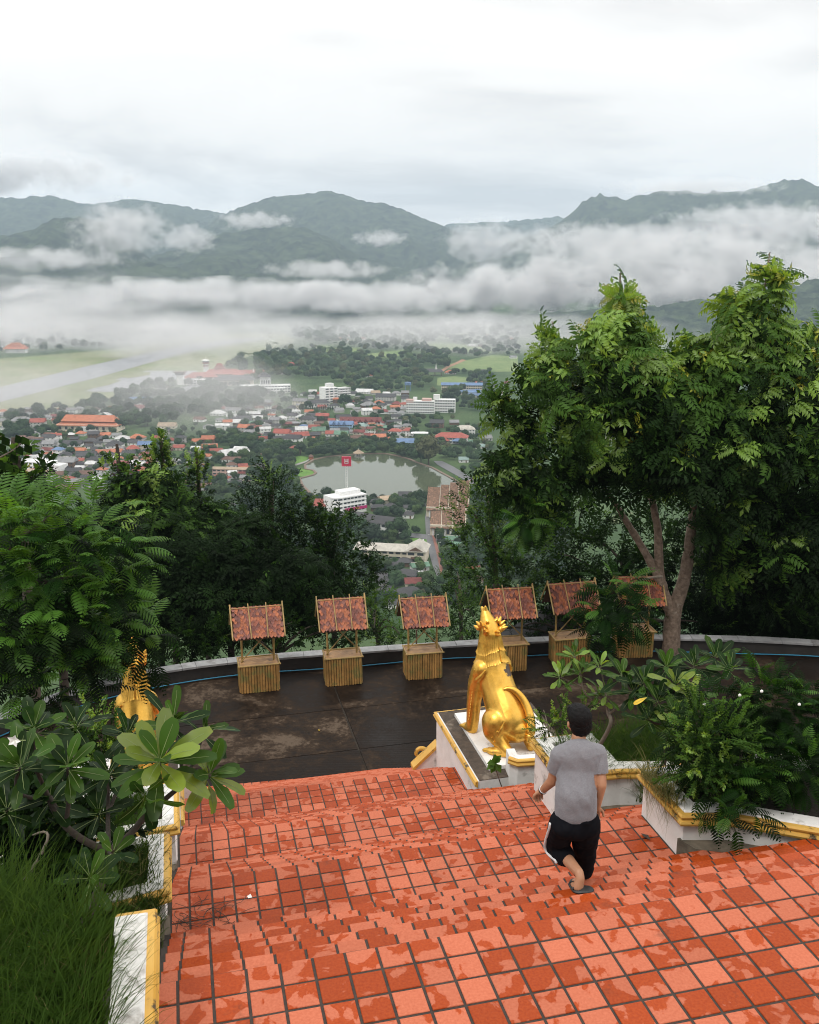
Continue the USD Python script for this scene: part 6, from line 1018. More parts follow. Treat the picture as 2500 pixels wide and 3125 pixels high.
for k, (x, y, w) in enumerate(((1560, 440, 26), (1640, 460, 30))):
    t = big('shed', ['low blue roofed shed below the long building', 'second low blue roofed shed farther right by the tall tree'][k], *c_(c4, x, y), -8, r=16); put(t, 'wall', MB().box((-w / 2, -6, 0), (w / 2, 6, 4)), 'cream_paint'); put(t, 'roof', gable_roof(w, 12, 4, 2.2, 1, 0), 'roof_blue'); put(t, 'door', MB().box((-2, -6.1, 0), (2, -5.9, 3)), 'window_dark')
t = big('row_houses', 'row of white terraced houses with pointed maroon gables behind the lake', *c_(c4, 865, 650), -3, r=24)
slab_block(t, -24, 24, -5, 5, 0, 7, 'white_paint', 2, 12); put(t, 'roof', gable_roof(48, 10, 7, 4.5, .8, 0), 'roof_maroon')
for k in range(7):
    x = -20 + k * 6.7; g = gable_roof(5, 4.6, 6.6, 3.4, .5, 0); v, f = g.arr(); put(t, 'gable_roof', (rotz(v, math.pi / 2) + [x, -4.2, 0], f), 'roof_maroon'); put(t, 'gable', MB().add([(x - 2.2, -6.4, 6.5), (x + 2.2, -6.4, 6.5), (x, -6.4, 9.4)], [[0, 1, 2]]), 'white_paint')
t = big('blue_house', 'pale blue house with three blue pointed gables behind the lake', *c_(c4, 740, 680), -6, r=14)
slab_block(t, -13, 13, -5, 6, 0, 8.5, 'blue_paint', 3, 9, band=True); put(t, 'roof', gable_roof(26, 11, 8.5, 3.5, .8, 0), 'roof_blue')
for k in range(3):
    x = -8 + k * 6; v, f = gable_roof(5, 4.2, 8.2, 4.0, .4, 0).arr(); put(t, 'gable_roof', (rotz(v, math.pi / 2) + [x, -4.2, 0], f), 'roof_blue'); put(t, 'gable', MB().add([(x - 2, -6.3, 8), (x + 2, -6.3, 8), (x, -6.3, 11.6)], [[0, 1, 2]]), 'white_paint')
t = big('villa', 'large red hip roofed house with blue trim right of the lake', *c_(c4, 1462, 755), -10, r=20)
slab_block(t, -17, 17, -7, 7, 0, 6.5, 'white_paint', 2, 9, band=True); put(t, 'roof', gable_roof(34, 14, 6.5, 4.6, 1.2, .9), 'roof_red'); put(t, 'porch_roof', gable_roof(14, 8, 4.0, 2.6, 1, .9), 'roof_red', loc=(-9, -9, 0)); put(t, 'porch_roof', gable_roof(12, 8, 4.0, 2.4, 1, .9), 'roof_blue', loc=(9, -9, 0)); put(t, 'post', MB().box((-15, -12.5, 0), (-14.6, -12.1, 4)), 'white_paint')
t = big('canopy', 'white flat canopy on thin posts behind the lake on the right', *c_(c4, 1252, 748), 0, 'canopy', r=10); put(t, 'roof', gable_roof(18, 9, 9.5, 1.2, .4, .9), 'white_paint')
for sx in (-8, 8):
    for sy in (-4, 4): put(t, 'post', MB().box((sx - .2, sy - .2, 0), (sx + .2, sy + .2, 9.4)), 'grey_wall')
t = big('assembly_hall', 'big hall with a wide two tier red roof in the misty left part of town', *c_(c3, 600, 672), -6, 'hall', r=34)
put(t, 'wall', MB().box((-36, -12, 0), (36, 12, 8)), 'cream_paint'); put(t, 'roof', gable_roof(72, 26, 7, 5, 1.2, .6), 'roof_orange'); put(t, 'upper_roof', gable_roof(62, 15, 11, 6.5, 1, .35), 'roof_orange'); put(t, 'porch', MB().box((-4, -17, 0), (8, -12, 6)), 'white_paint')
for i in range(9): put(t, 'window', MB().box((-33 + i * 7.4, -12.1, 2), (-30 + i * 7.4, -11.9, 5.5)), 'window_dark')
t = big('white_block', 'white flat roofed three storey building at the left edge of the old town', *c_(c3, 292, 950), -14, r=16); slab_block(t, -15, 10, -7, 7, 0, 10.5, 'white_paint', 3, 6, band=True); put(t, 'roof_tank', MB().box((-5, -2, 10.5), (1, 3, 13)), 'white_paint'); put(t, 'rear_wing', MB().box((10.02, -5, 0), (20, 8, 8)), 'white_paint')
t = big('tan_block', 'tan flat roofed building in front of the white block on the left', *c_(c3, 240, 985), -12, r=13); slab_block(t, -15, 13, -5, 5, 0, 6, 'cream_paint', 2, 7); put(t, 'roof', MB().box((-15.4, -5.4, 6), (13.4, 5.4, 6.4)), 'roof_tan')
t = big('warehouse', 'white metal roofed warehouse seen end on left of the lake', *c_(c3, 1540, 855), 38, r=16); put(t, 'wall', MB().box((-14, -9, 0), (14, 9, 5)), 'white_paint'); put(t, 'roof', gable_roof(28, 18, 5, 4.5, .6, 0), 'roof_white'); put(t, 'door', MB().box((-3, -9.1, 0), (3, -8.9, 4)), 'window_dark')
t = big('warehouse', 'pale corrugated warehouse among the houses behind the columnar tree', *c_(c3, 950, 925), -30, r=14); put(t, 'wall', MB().box((-14, -6, 0), (14, 6, 4)), 'grey_wall'); put(t, 'roof', gable_roof(28, 12, 4, 2.6, .6, 0), 'roof_white'); put(t, 'door', MB().box((-3, -6.1, 0), (3, -5.9, 3)), 'window_dark')
t = big('pink_building', 'long pale pink flat building left of the lake with a palm before it', *c_(c3, 1520, 968), -6, r=18); slab_block(t, -16, 16, -4, 4, 0, 6, 'pink_paint', 2, 8); put(t, 'roof', gable_roof(32, 8, 6, 1.4, .6, 0), 'roof_tan')
t = big('blue_roofed_hall', 'small hall with a blue hip roof at the airfield edge', *c_(c3, 925, 503), 4, 'hall', r=18); put(t, 'wall', MB().box((-19, -7, 0), (19, 7, 5)), 'white_paint'); put(t, 'roof', gable_roof(38, 14, 5, 5, 1.2, .8), 'roof_blue'); [put(t, 'window', MB().box((-16 + i * 6, -7.1, 1.5), (-13 + i * 6, -6.9, 3.8)), 'window_dark') for i in range(6)]
# the airport
t = big('airport_terminal', 'airport terminal with many tiered red roofs beside the runway', *c_(c3, 1470, 330), 6, 'terminal', r=60)
put(t, 'wall', MB().box((-50, -12, 0), (70, 14, 8)), 'cream_paint')
for k, (x, y, w, d, z, h) in enumerate(((0, 0, 60, 30, 8, 7), (45, 0, 60, 26, 7, 6), (-38, -10, 36, 22, 6, 5), (-20, -24, 24, 16, 5, 4), (30, -20, 30, 16, 5, 4), (62, -12, 26, 20, 5, 5), (-52, -22, 18, 14, 4, 4))): put(t, 'roof', gable_roof(w, d, z, h, 1.5, .6), 'roof_red', loc=(x, y, 0))
for k in range(3): put(t, 'tower_roof', gable_roof(22 - k * 6, 18 - k * 5, 13 + k * 3.4, 4.6, 1, .5), 'roof_red', loc=(-6, 6, 0))
for i in range(14): put(t, 'window', MB().box((-46 + i * 8, -12.1, 1), (-41 + i * 8, -11.9, 5)), 'window_dark')
t = big('control_tower', 'white airport control tower with red bands and a glazed cab', *c_(c3, 1357, 300), 0, 'tower', r=14)
t.GetAttribute('xformOp:rotateXYZ').Set(Gf.Vec3f(0, 0, 0)); UsdGeom.Xformable(t).AddScaleOp().Set(Gf.Vec3f(.66, .66, .66)); put(t, 'shaft', MB().tube([(0, 0, 0), (0, 0, 26)], [7.5, 6], 12), 'white_paint'); put(t, 'gallery', MB().tube([(0, 0, 26), (0, 0, 28), (0, 0, 29)], [9.5, 11, 8], 12), 'roof_red'); put(t, 'cab', MB().tube([(0, 0, 29), (0, 0, 33)], [8, 9.2], 12), 'window_dark'); put(t, 'cab_roof', MB().tube([(0, 0, 33), (0, 0, 35), (0, 0, 37)], [10.5, 9.5, 4], 12), 'white_paint'); put(t, 'band', MB().tube([(0, 0, 19), (0, 0, 21.5)], [7.6, 7.6], 12), 'roof_red'); put(t, 'mast', MB().tube([(0, 0, 37), (0, 0, 45)], .4, 6), 'white_paint')
t = big('small_tower', 'short white tower left of the control tower', *c_(c3, 1190, 375), 0, 'tower', r=14); put(t, 'shaft', MB().box((-5, -5, 0), (5, 5, 16)), 'white_paint'); put(t, 'cab', MB().box((-6.5, -6.5, 16), (6.5, 6.5, 19.5)), 'window_dark'); put(t, 'cab_roof', MB().box((-8.5, -8.5, 19.5), (8.5, 8.5, 21)), 'roof_brown'); slab_block(t, 6, 52, -5, 6, 0, 9, 'white_paint', 2, 9, name='wing')
t = big('dark_hall', 'hall with a dark hip roof in front of the terminal', *c_(c3, 1545, 378), 6, 'hall', r=30); put(t, 'wall', MB().box((-30, -9, 0), (30, 9, 9)), 'cream_paint'); put(t, 'roof', gable_roof(60, 18, 9, 7, 2, .8), 'roof_dark'); [put(t, 'window', MB().box((-27 + i * 6, -9.1, 1.5), (-23.5 + i * 6, -8.9, 6.5)), 'window_dark') for i in range(9)]
t = big('temple', 'distant temple with a golden orange roof in the mist beyond the runway', *c_(c3, 110, 165), 0, 'temple', r=30); put(t, 'wall', MB().box((-22, -8, 0), (22, 8, 9)), 'white_paint'); put(t, 'roof', gable_roof(44, 18, 9, 9, 3, .7), 'roof_orange'); put(t, 'upper_roof', gable_roof(24, 10, 16, 6, 1, .6), 'roof_orange')
t = big('spire', 'slim white temple spire behind the office block', *c_(c4, 160, 330), 0, 'spire', r=8); put(t, 'base', MB().tube([(0, 0, 0), (0, 0, 5)], [5, 3.5], 10), 'white_paint'); put(t, 'finial', MB().tube([(0, 0, 5), (0, 0, 9), (0, 0, 18)], [3, 1.6, .15], 10), 'white_paint')
t = big('water_tank', 'blue water tank on a frame behind the white school', *c_(c4, 1175, 415), 0, 'tank', r=7); put(t, 'tank', MB().tube([(0, 0, 9), (0, 0, 13)], 5, 12), 'roof_blue'); [put(t, 'leg', MB().box((x - .4, y - .4, 0), (x + .4, y + .4, 9)), 'roof_blue') for x in (-3.5, 3.5) for y in (-3.5, 3.5)]
t = big('pavilion', 'dark roofed open pavilion beside the dirt road', *c_(c4, 1330, 315), 0, 'pavilion', r=18); put(t, 'roof', gable_roof(38, 14, 7, 5, 1.5, .6), 'roof_dark'); put(t, 'spire', MB().tube([(8, 0, 11), (8, 0, 14), (8, 0, 21)], [2.5, 1.4, .1], 8), 'grey_wall'); [put(t, 'post', MB().box((x - .4, y - .4, 0), (x + .4, y + .4, 7)), 'brown_wood') for x in (-17, -6, 6, 17) for y in (-6, 6)]
# on the lake and its near shore
t = big('lake_pavilion', 'small thatched round pavilion standing in the lake', *c_(c4, 850, 850), 0, 'pavilion', r=5); put(t, 'deck', MB().tube([(0, 0, .2), (0, 0, .9)], 4.2, 14), 'concrete'); put(t, 'roof', MB().tube([(0, 0, 4), (0, 0, 4.3), (0, 0, 6), (0, 0, 7.6)], [5.6, 5.6, 2.6, .4], 14), 'roof_tan'); put(t, 'finial', MB().tube([(0, 0, 7.5), (0, 0, 8.6)], .25, 6), 'white_paint'); [put(t, 'post', MB().tube([(3.4 * math.cos(a), 3.4 * math.sin(a), .9), (3.4 * math.cos(a), 3.4 * math.sin(a), 4.2)], .16, 6), 'white_paint') for a in np.arange(8) * math.pi / 4]
t = big('gate_lodge', 'little orange brick kiosk on the lakeside lawn', *c_(c4, 538, 866), 0, 'kiosk', r=4); put(t, 'wall', MB().box((-2, -2, 0), (2, 2, 3)), 'roof_orange'); put(t, 'roof', gable_roof(4, 4, 3, 2, .5, .9), 'roof_brown')
BC = c_(c5, 665, 425); t = big('bank_building', 'white rounded bank building with a magenta band on the lake shore', *BC, 0, r=22)
Lb = at_z(*c_(c5, 610, 425), VZ); Rb = at_z(*c_(c5, 800, 392), VZ); Bb = at_z(*c_(c5, 535, 392), VZ); o = V(*BC)
uu, vv = (Rb - Lb)[:2], (Bb - Lb)[:2]; rz = math.atan2(uu[1], uu[0]); L1 = np.linalg.norm(uu)
x = UsdGeom.Xformable(t); x.ClearXformOpOrder(); t.RemoveProperty('xformOp:translate'); t.RemoveProperty('xformOp:rotateXYZ'); xf(t, [Lb[0], Lb[1], VZ], math.degrees(rz), (.92, .92, .80)); D1 = 17.0; Hh = 17.0
pl = [(-8.5, 6), (-7.5, 2.5), (-5, .4), (0, 0), (L1, 0), (L1, D1), (-8.5, D1)]; put(t, 'wall', MB().prism(pl, 0, Hh), 'white_paint'); put(t, 'parapet', MB().prism([(a * 1.01 + .1, b * 1.01 - .1) for a, b in pl], Hh, Hh + .5), 'white_paint'); put(t, 'roof_room', MB().prism([(2, 6), (L1 - 2, 6), (L1 - 2, D1 - 1), (2, D1 - 1)], Hh + .5, Hh + 4), 'white_paint')
for f in range(4):
    z = 2.4 + f * 4
    for i in range(6): put(t, 'window', MB().box((1 + i * L1 / 6.6, -.12, z + .3), (1 + i * L1 / 6.6 + L1 / 9, .15, z + 1.7)), 'window_dark')
    for i in range(2): q0, q1 = np.array(pl[i + 1]), np.array(pl[i + 2]); d = (q1 - q0); n = np.array([d[1], -d[0]]) / np.linalg.norm(d); a0, a1 = q0 + d * .12, q0 + d * .88; put(t, 'window', MB().prism([tuple(a0 + n * .1), tuple(a1 + n * .1), tuple(a1 - n * .2), tuple(a0 - n * .2)], z + .3, z + 1.7), 'window_dark')
    put(t, 'floor_band', MB().prism([(-8.9, 6), (-7.8, 2.2), (-5.1, 0), (-.1, -.45), (L1 + .2, -.45), (L1 + .2, 0), (-8.5, 6.4)], z + 2.1, z + 2.6), 'white_paint')
pbr('magenta', (.48, .02, .16), rough=.4, scale=1.0, obj=False); pbr('sign_red', (.52, .02, .06), rough=.4, scale=1.0, obj=False); pbr('sign_yellow', (.75, .50, .06), rough=.4, scale=1.0, obj=False)
put(t, 'sign_band', MB().box((L1 * .08, -.7, 3.6), (L1 + .3, -.47, 6.4)), 'magenta'); mk = MB()
for i in range(3): mk.box((L1 * .50 + i * 1.5, -.76, 4.4), (L1 * .50 + 1.0 + i * 1.5, -.70, 5.7))
put(t, 'sign_mark', mk, 'sign_yellow')
sc_ = c_(c5, 632, 300); sp = at_z(*c_(c5, 632, 420), VZ); t = thing('sign_mast', 'red square sign on a white lattice mast above the bank', 'sign', (sp[0], sp[1] + 14, VZ)); zt = 35.0
for sx in (-.7, .7):
    for sy in (-.7, .7): put(t, 'mast_leg', MB().box((sx - .12, sy - .12, 0), (sx + .12, sy + .12, zt)), 'white_paint')
for k in range(14): put(t, 'lattice', MB().tube([(-.7, -.7, 12 + k * 1.9), (.7, -.7, 13.9 + k * 1.9)], .09, 4), 'white_paint')
put(t, 'sign_box', MB().box((-3.6, -.9, zt), (3.6, .9, zt + 7.4)), 'sign_red'); mk = MB(); mk.box((-1.6, -1.0, zt + 4.6), (1.6, -.9, zt + 5.2)); mk.box((-1.6, -1.0, zt + 3.4), (1.6, -.9, zt + 4.0)); mk.box((-1.6, -1.0, zt + 2.0), (1.6, -.9, zt + 2.6)); mk.box((-1.6, -1.0, zt + 2.0), (-1.0, -.9, zt + 5.8)); mk.box((1.0, -1.0, zt + 2.0), (1.6, -.9, zt + 5.8)); put(t, 'sign_mark', mk, 'white_paint')
t = big('corner_house', 'white building with wide black hip roofs behind the trees by the street', *c_(c5, 900, 545), -24, r=22)
slab_block(t, -16, 14, -7, 8, 0, 8, 'white_paint', 2, 8); put(t, 'roof', gable_roof(30, 15, 8, 3.6, 1, .8), 'roof_dark'); slab_block(t, -34, -16.02, 2, 14, 0, 7, 'white_paint', 2, 5, name='wing'); put(t, 'wing_roof', gable_roof(20, 13, 7.3, 3.0, 1, .6), 'roof_dark', loc=(-25, 8, 0)); put(t, 'sign', MB().tube([(-14, -7.2, 3.6), (-14, -7.0, 3.6)], 2.2, 14), 'sign_red')
t = big('cream_house', 'cream roofed building with a small gabled balcony front beside the street', *c_(c5, 1000, 752), -10, r=20)
slab_block(t, -26, 9, -3, 8, 0, 6.2, 'cream_paint', 2, 8); put(t, 'roof', gable_roof(35, 11, 6.2, 3.4, 1.2, .3), 'roof_pale', loc=(-8.5, 2.5, 0)); slab_block(t, 9.02, 21, -8, 8, 0, 8.2, 'cream_paint', 2, 2, name='front_wing'); v, f = gable_roof(16, 12, 8.2, 4.4, 1.2, .35).arr(); put(t, 'front_roof', (rotz(v, math.pi / 2) + [15, 0, 0], f), 'roof_pale'); put(t, 'gable', MB().add([(10, -9.1, 8.3), (20, -9.1, 8.3), (15, -9.1, 11.2)], [[0, 1, 2]]), 'brown_wood'); put(t, 'balcony', MB().box((12, -9.6, 3.4), (18, -8.02, 4.4)), 'brown_wood')
def tiered(label, px, py, tiers, rz):
    t = big('tiered_temple', label, px, py, rz, 'temple', r=20); W0 = sum(w for w, h, d in tiers)
    put(t, 'wall', MB().box((-W0 / 2, -8, 0), (W0 / 2, 9, 8)), 'cream_paint'); x = -W0 / 2
    for k, (w, h, d) in enumerate(tiers):
        y0, z1 = -9.5, 8 + h; n = 7; v = []; ys = np.linspace(0, 1, n)
        prof = [(y0 + (d) * s, 6.2 + (z1 - 6.2) * (s ** 1.35)) for s in ys]
        for q in (x, x + w - .35):
            v += [(q, y, z) for y, z in prof]
        f = [[i, n + i, n + i + 1, i + 1] for i in range(n - 1)]; m = MB().add(v, f); m.add([(a, b, c - .5) for a, b, c in v], [q[::-1] for q in f]); put(t, 'roof', m, 'roof_temple')
        put(t, 'rear_roof', MB().add([(x, prof[-1][0], z1), (x + w - .35, prof[-1][0], z1), (x + w - .35, 10, 6.5), (x, 10, 6.5)], [[0, 1, 2, 3]]), 'roof_temple')
        put(t, 'bargeboard', MB().tube([(x + w - .2, y, z + .15) for y, z in prof], .35, 5), 'cream_paint'); x += w
    for i in range(6): put(t, 'column', MB().box((-W0 / 2 + (i + .5) * W0 / 6 - .5, -8.6, 0), (-W0 / 2 + (i + .5) * W0 / 6 + .5, -8.02, 6)), 'white_paint')
    for i in range(5): put(t, 'window', MB().box((-W0 / 2 + (i + 1) * W0 / 6 - 1, -8.1, 1.5), (-W0 / 2 + (i + 1) * W0 / 6 + 1, -7.9, 5)), 'window_dark')
    put(t, 'finial', MB().tube([(W0 / 2, 1, 8 + tiers[-1][1]), (W0 / 2 + 2.5, 1, 10 + tiers[-1][1])], [.5, .1], 6), 'roof_red')
mat('roof_temple', {'g': ('geometry', {}), 'n': ('noise_texture', {'scale': 1.2, 'detail': 6.0, 'roughness': .75}), 'r': ('rgb_ramp', {'ramp': [(.42, (.115, .070, .045)), (.52, (.17, .10, .065)), (.62, (.42, .24, .15))]}), 'p': ('principled_bsdf', {'roughness': .9})}, [('g.position', 'n.vector'), ('n.fac', 'r.fac'), ('r.color', 'p.base_color')], surface='p.BSDF')
tiered('brown shingled temple hall with four stepped curved roofs at the right end of the street', *c_(c5, 1400, 425), [(10, 13, 13), (7, 15, 13), (7, 17, 13), (8, 19, 13)], -8)
tiered('smaller brown shingled temple hall in front of the stepped one', *c_(c5, 1400, 560), [(8, 8, 11), (8, 9.5, 11), (9, 11, 11)], -4)
for k, (x, y) in enumerate(((1193, 655), (1212, 652))):
    p = V(*c_(c5, x, y)); t = thing('stone_statue', ['left one of two white statues beside the street', 'right one of two white statues beside the street'][k], 'statue', p); put(t, 'pedestal', MB().cbox((-1.1, -1.1, 0), (1.1, 1.1, 1.2), .2), 'white_paint'); put(t, 'figure', skin([[((0, 0, 1.6), .9), ((0, .1, 2.8), .75), ((0, 0, 4.0), .5)], [((0, -.5, 1.4), .5), ((0, -.7, 1.2), .3)]], .3, 4), 'white_paint', True)
rx = random.Random(12)
for k, (x, y) in enumerate(((1240, 640), (1310, 640), (1325, 700), (1265, 560), (1300, 580))):
    p = V(*c_(c5, x, y)); t = thing('street_lamp', '%s street lamp from the camera along the straight street' % ordinal(k), 'lamp', p, 0, 'street lamps along the straight street'); put(t, 'pole', MB().tube([(0, 0, 0), (0, 0, 6.5)], .12, 6), 'grey_wall'); put(t, 'arm', MB().tube([(0, 0, 6.4), (1.2, 0, 6.7)], .08, 5), 'grey_wall'); put(t, 'lamp_head', MB().box((.9, -.2, 6.6), (1.6, .2, 6.8)), 'white_paint')
# pavilion roof just beyond the parapet
pv = at_y(1690, 1905, 33.0); t = thing('pavilion', 'dark grey pyramid roofed pavilion just below the parapet on the right', 'pavilion', (pv[0], pv[1], pv[2] - .7), 20); put(t, 'roof', MB().tube([(0, 0, 0), (0, 0, .05), (0, 0, 1.5)], [2.3, 2.25, .1], 6), 'roof_dark'); put(t, 'ridge', MB().tube([(2.2, 0, .06), (.1, 0, 1.52)], .05, 5), 'roof_grey'); put(t, 'finial', MB().tube([(0, 0, 1.4), (0, 0, 1.9)], [.12, .03], 6), 'roof_dark')
for k in range(6): a = k * math.pi / 3; put(t, 'post', MB().tube([(1.8 * math.cos(a), 1.8 * math.sin(a), -3.2), (1.8 * math.cos(a), 1.8 * math.sin(a), .1)], .08, 5), 'brown_wood')

# ---------------------------------------------------------------- trees of the valley
leafmat('town_leaf', (.030, .062, .022), (.062, .105, .034), (.05, .09, .015), .6, .35, .12, spec=.2)
leafmat('town_leaf_light', (.050, .085, .025), (.082, .125, .034), (.09, .14, .02), .6, .35, .15, spec=.2)
leafmat('town_leaf_dark', (.018, .040, .016), (.034, .064, .022), (.03, .06, .01), .6, .35, .1, spec=.2)
leafmat('town_leaf_olive', (.075, .085, .035), (.12, .12, .055), (.10, .10, .03), .6, .35, .1, spec=.2)
def crown_mesh(seed, tall=1.0, n=620, q=.17, lob=8, spread=.70):
    g = np.random.default_rng(seed); C = g.normal(size=(lob, 3)); C /= np.linalg.norm(C, axis=1, keepdims=True); C = C * spread * g.uniform(.5, 1, (lob, 1)); C[:, 2] = C[:, 2] * .75 * tall; R = g.uniform(.38, .60, lob); m = MB()
    for c, r in zip(C, R):
        s = trimesh.creation.icosphere(2, 1.0); v = s.vertices; d = 1 + (meshkit.fbm(v * 2.6 + c * 3, 3, seed) - .5) * 1.1; m.add(c + v * (r * .80 * d)[:, None] * [1, 1, tall], s.faces)
    for i in range(n):
        k = g.integers(lob); d = g.normal(size=3); d /= np.linalg.norm(d); d[2] = d[2] * .9 + .15; p = C[k] + d * R[k] * g.uniform(.78, 1.16) * np.array([1, 1, tall]); a = g.normal(size=3); a /= np.linalg.norm(a); b = np.cross(a, d); b /= max(np.linalg.norm(b), 1e-6); s = q * g.uniform(.5, 1.15); a = a - d * (a @ d) * .6
        m.add([p - a * s, p + b * s * .6, p + a * s, p - b * s * .6], [[0, 1, 2], [0, 2, 3]])
    v, f = m.arr(); v = v - [0, 0, v[:, 2].min()]; return v, f
def palm_mesh(seed):
    r = random.Random(seed); m = MB()
    for k in range(15):
        an = k * 2.4; e = r.uniform(.1, .9); P = []
        for t in np.linspace(0, 1, 5): P.append(np.array([math.cos(an) * t, math.sin(an) * t, .35 * e * math.sin(t * 2.2) - t * t * (.65 - .35 * e)]))
        P = np.array(P); s = np.array([-math.sin(an), math.cos(an), 0]) * .10; w = np.array([.3, 1, 1, .7, .1])[:, None]
        for sg in (-1, 1): v = np.concatenate([P, P + sg * s * w - [0, 0, .05]]); m.add(v, [[i, i + 1, i + 6, i + 5] for i in range(4)])
    return m
TP = []
for k, (mt, tl, nm) in enumerate((('town_leaf', .95, 'round'), ('town_leaf_dark', .9, 'dark'), ('town_leaf_light', 1.0, 'pale'), ('town_leaf', 1.15, 'tall'), ('town_leaf_olive', .85, 'olive'), ('town_leaf_dark', 2.3, 'columnar'))):
    p = proto('valley_tree_%d' % k); cm = crown_mesh(k, min(tl, 1.25), lob=8 if k < 5 else 4, spread=.70 if k < 5 else .22)
    if k == 5: cm = (cm[0] * [.42, .42, 1.5], cm[1])
    v, f = cm; hgt = .42; put(p, 'crown', (v + [0, 0, hgt], f), mt); put(p, 'trunk', MB().tube([(0, 0, -.12), (.02, 0, .3), (.0, .02, .8)], [.075, .055, .03], 6), 'bark_dark'); TP.append((p, nm, cm, mt))
pp2 = proto('valley_palm'); put(pp2, 'crown', (palm_mesh(1).arr()[0] + [0, 0, 2.2], palm_mesh(1).arr()[1]), 'town_leaf_light'); put(pp2, 'trunk', MB().tube([(0, 0, -.1), (.06, 0, 1.1), (0, 0, 2.2)], [.05, .04, .035], 6), 'twig_grey'); TP.append((pp2, 'palm', palm_mesh(1).arr(), 'town_leaf_light'))
gt = random.Random(99); TREES, GRID = [], {}
BLOCK = [LAKE.buffer(1.5), AIR.buffer(-2)] + [Polygon([V(a, b)[:2] for a, b in q]).buffer(0) for q in (c4([(1450, 240), (1560, 215), (1725, 180), (1900, 190), (1900, 290), (1700, 290), (1560, 280), (1440, 270)]), c4([(1370, 330), (1480, 320), (1580, 330), (1560, 365), (1440, 390), (1365, 380)]), c4([(910, 175), (1010, 160), (1150, 145), (1160, 170), (1080, 200), (930, 205)]), c4([(540, 125), (640, 118), (700, 135), (860, 130), (870, 160), (640, 160)]), c4([(1200, 110), (1380, 95), (1600, 120), (1725, 130), (1560, 160), (1380, 150)]), c5([(1195, 300), (1262, 300), (1300, 590), (1375, 905), (1320, 905), (1225, 560)]), c4([(420, 850), (525, 850), (570, 958), (470, 988), (418, 890)]), c4([(1345, 880), (1400, 880), (1570, 975), (1640, 1020), (1620, 1060), (1440, 945)]), c3([(560, 420), (800, 330), (960, 285), (1300, 285), (1290, 330), (1100, 350), (860, 420)]), c3([(1030, 430), (1150, 405), (1330, 375), (1300, 410), (1070, 445)]), c5([(1090, 600), (1240, 600), (1250, 690), (1230, 760), (1160, 760)]), c5([(600, 430), (800, 395), (820, 430), (640, 470)]))]
import shapely
BLOCKED = shapely.union_all(BLOCK); shapely.prepare(BLOCKED); TA = np.array(TOWN)
def plant(px, py, r, kind):           # r: crown radius in metres
    p = V(px, py)
    if shapely.contains_xy(BLOCKED, p[0], p[1]): return False
    if len(TA) and np.min(np.hypot(TA[:, 0] - p[0], TA[:, 1] - p[1]) - TA[:, 2]) < r * .35: return False
    gi, gj = int(p[0] // 14), int(p[1] // 14)
    for a in (-1, 0, 1):
        for b in (-1, 0, 1):
            for t in GRID.get((gi + a, gj + b), ()):
                if (p[0] - t[0][0]) ** 2 + (p[1] - t[0][1]) ** 2 < ((r + t[1]) * .52) ** 2: return False
    TREES.append((p, r, kind, px, py)); GRID.setdefault((gi, gj), []).append(TREES[-1]); return True
for x, y, r, k in ((1312, 905, 12.5, 4), (1262, 890, 8, 0), (1395, 868, 6, 6)): TREES.append((V(700 + x / 2.156, 1000 + y / 2.156), r, k, 700 + x / 2.156, 1000 + y / 2.156)); GRID.setdefault((int(TREES[-1][0][0] // 14), int(TREES[-1][0][1] // 14)), []).append(TREES[-1])
# those that can be singled out by eye first
for x, y, r, k in ((985, 1110, 6, 0), (1040, 1105, 6, 0), (770, 1105, 9, 0), (720, 1110, 7, 0), (550, 1090, 9, 0), (1250, 1120, 6, 0), (1430, 520, 17, 1), (755, 520, 14, 1), (1640, 880, 9, 0), (1500, 850, 9, 0), (1390, 1060, 8, 2), (1240, 600, 7, 3), (940, 550, 6, 5), (905, 545, 5, 5), (1090, 640, 10, 4), (1040, 640, 9, 4), (1160, 630, 8, 4), (1340, 440, 10, 4), (1420, 450, 10, 4), (1050, 440, 8, 4), (770, 860, 8, 2), (700, 860, 7, 1), (640, 850, 10, 1), (590, 850, 9, 1), (860, 790, 9, 0), (930, 830, 9, 0), (1060, 840, 9, 0), (1190, 850, 9, 1)): plant(700 + x / 2.156, 1000 + y / 2.156, r * .62, k)
for x in (820, 850, 880, 930, 960, 985, 1085): plant(700 + x / 2.156, 1000 + (725 + (x * 7) % 20) / 2.156, 5, 6)
for i in range(16): plant(700 + (500 + i * 12) / 2.156, 1000 + (545 + (i * 5) % 9) / 2.156, 2.8, 5)
for x, y, r, k in ((1020, 590, 8, 0), (610, 560, 6, 3), (720, 545, 6, 0), (380, 250, 5, 3), (630, 270, 5, 2), (1150, 290, 6, 1), (1190, 330, 6, 0), (1500, 640, 5, 6), (930, 650, 7, 0), (850, 640, 8, 1), (700, 560, 8, 0), (1080, 520, 7, 1)): plant(800 + x / 2.464, 1400 + y / 2.464, r, k)
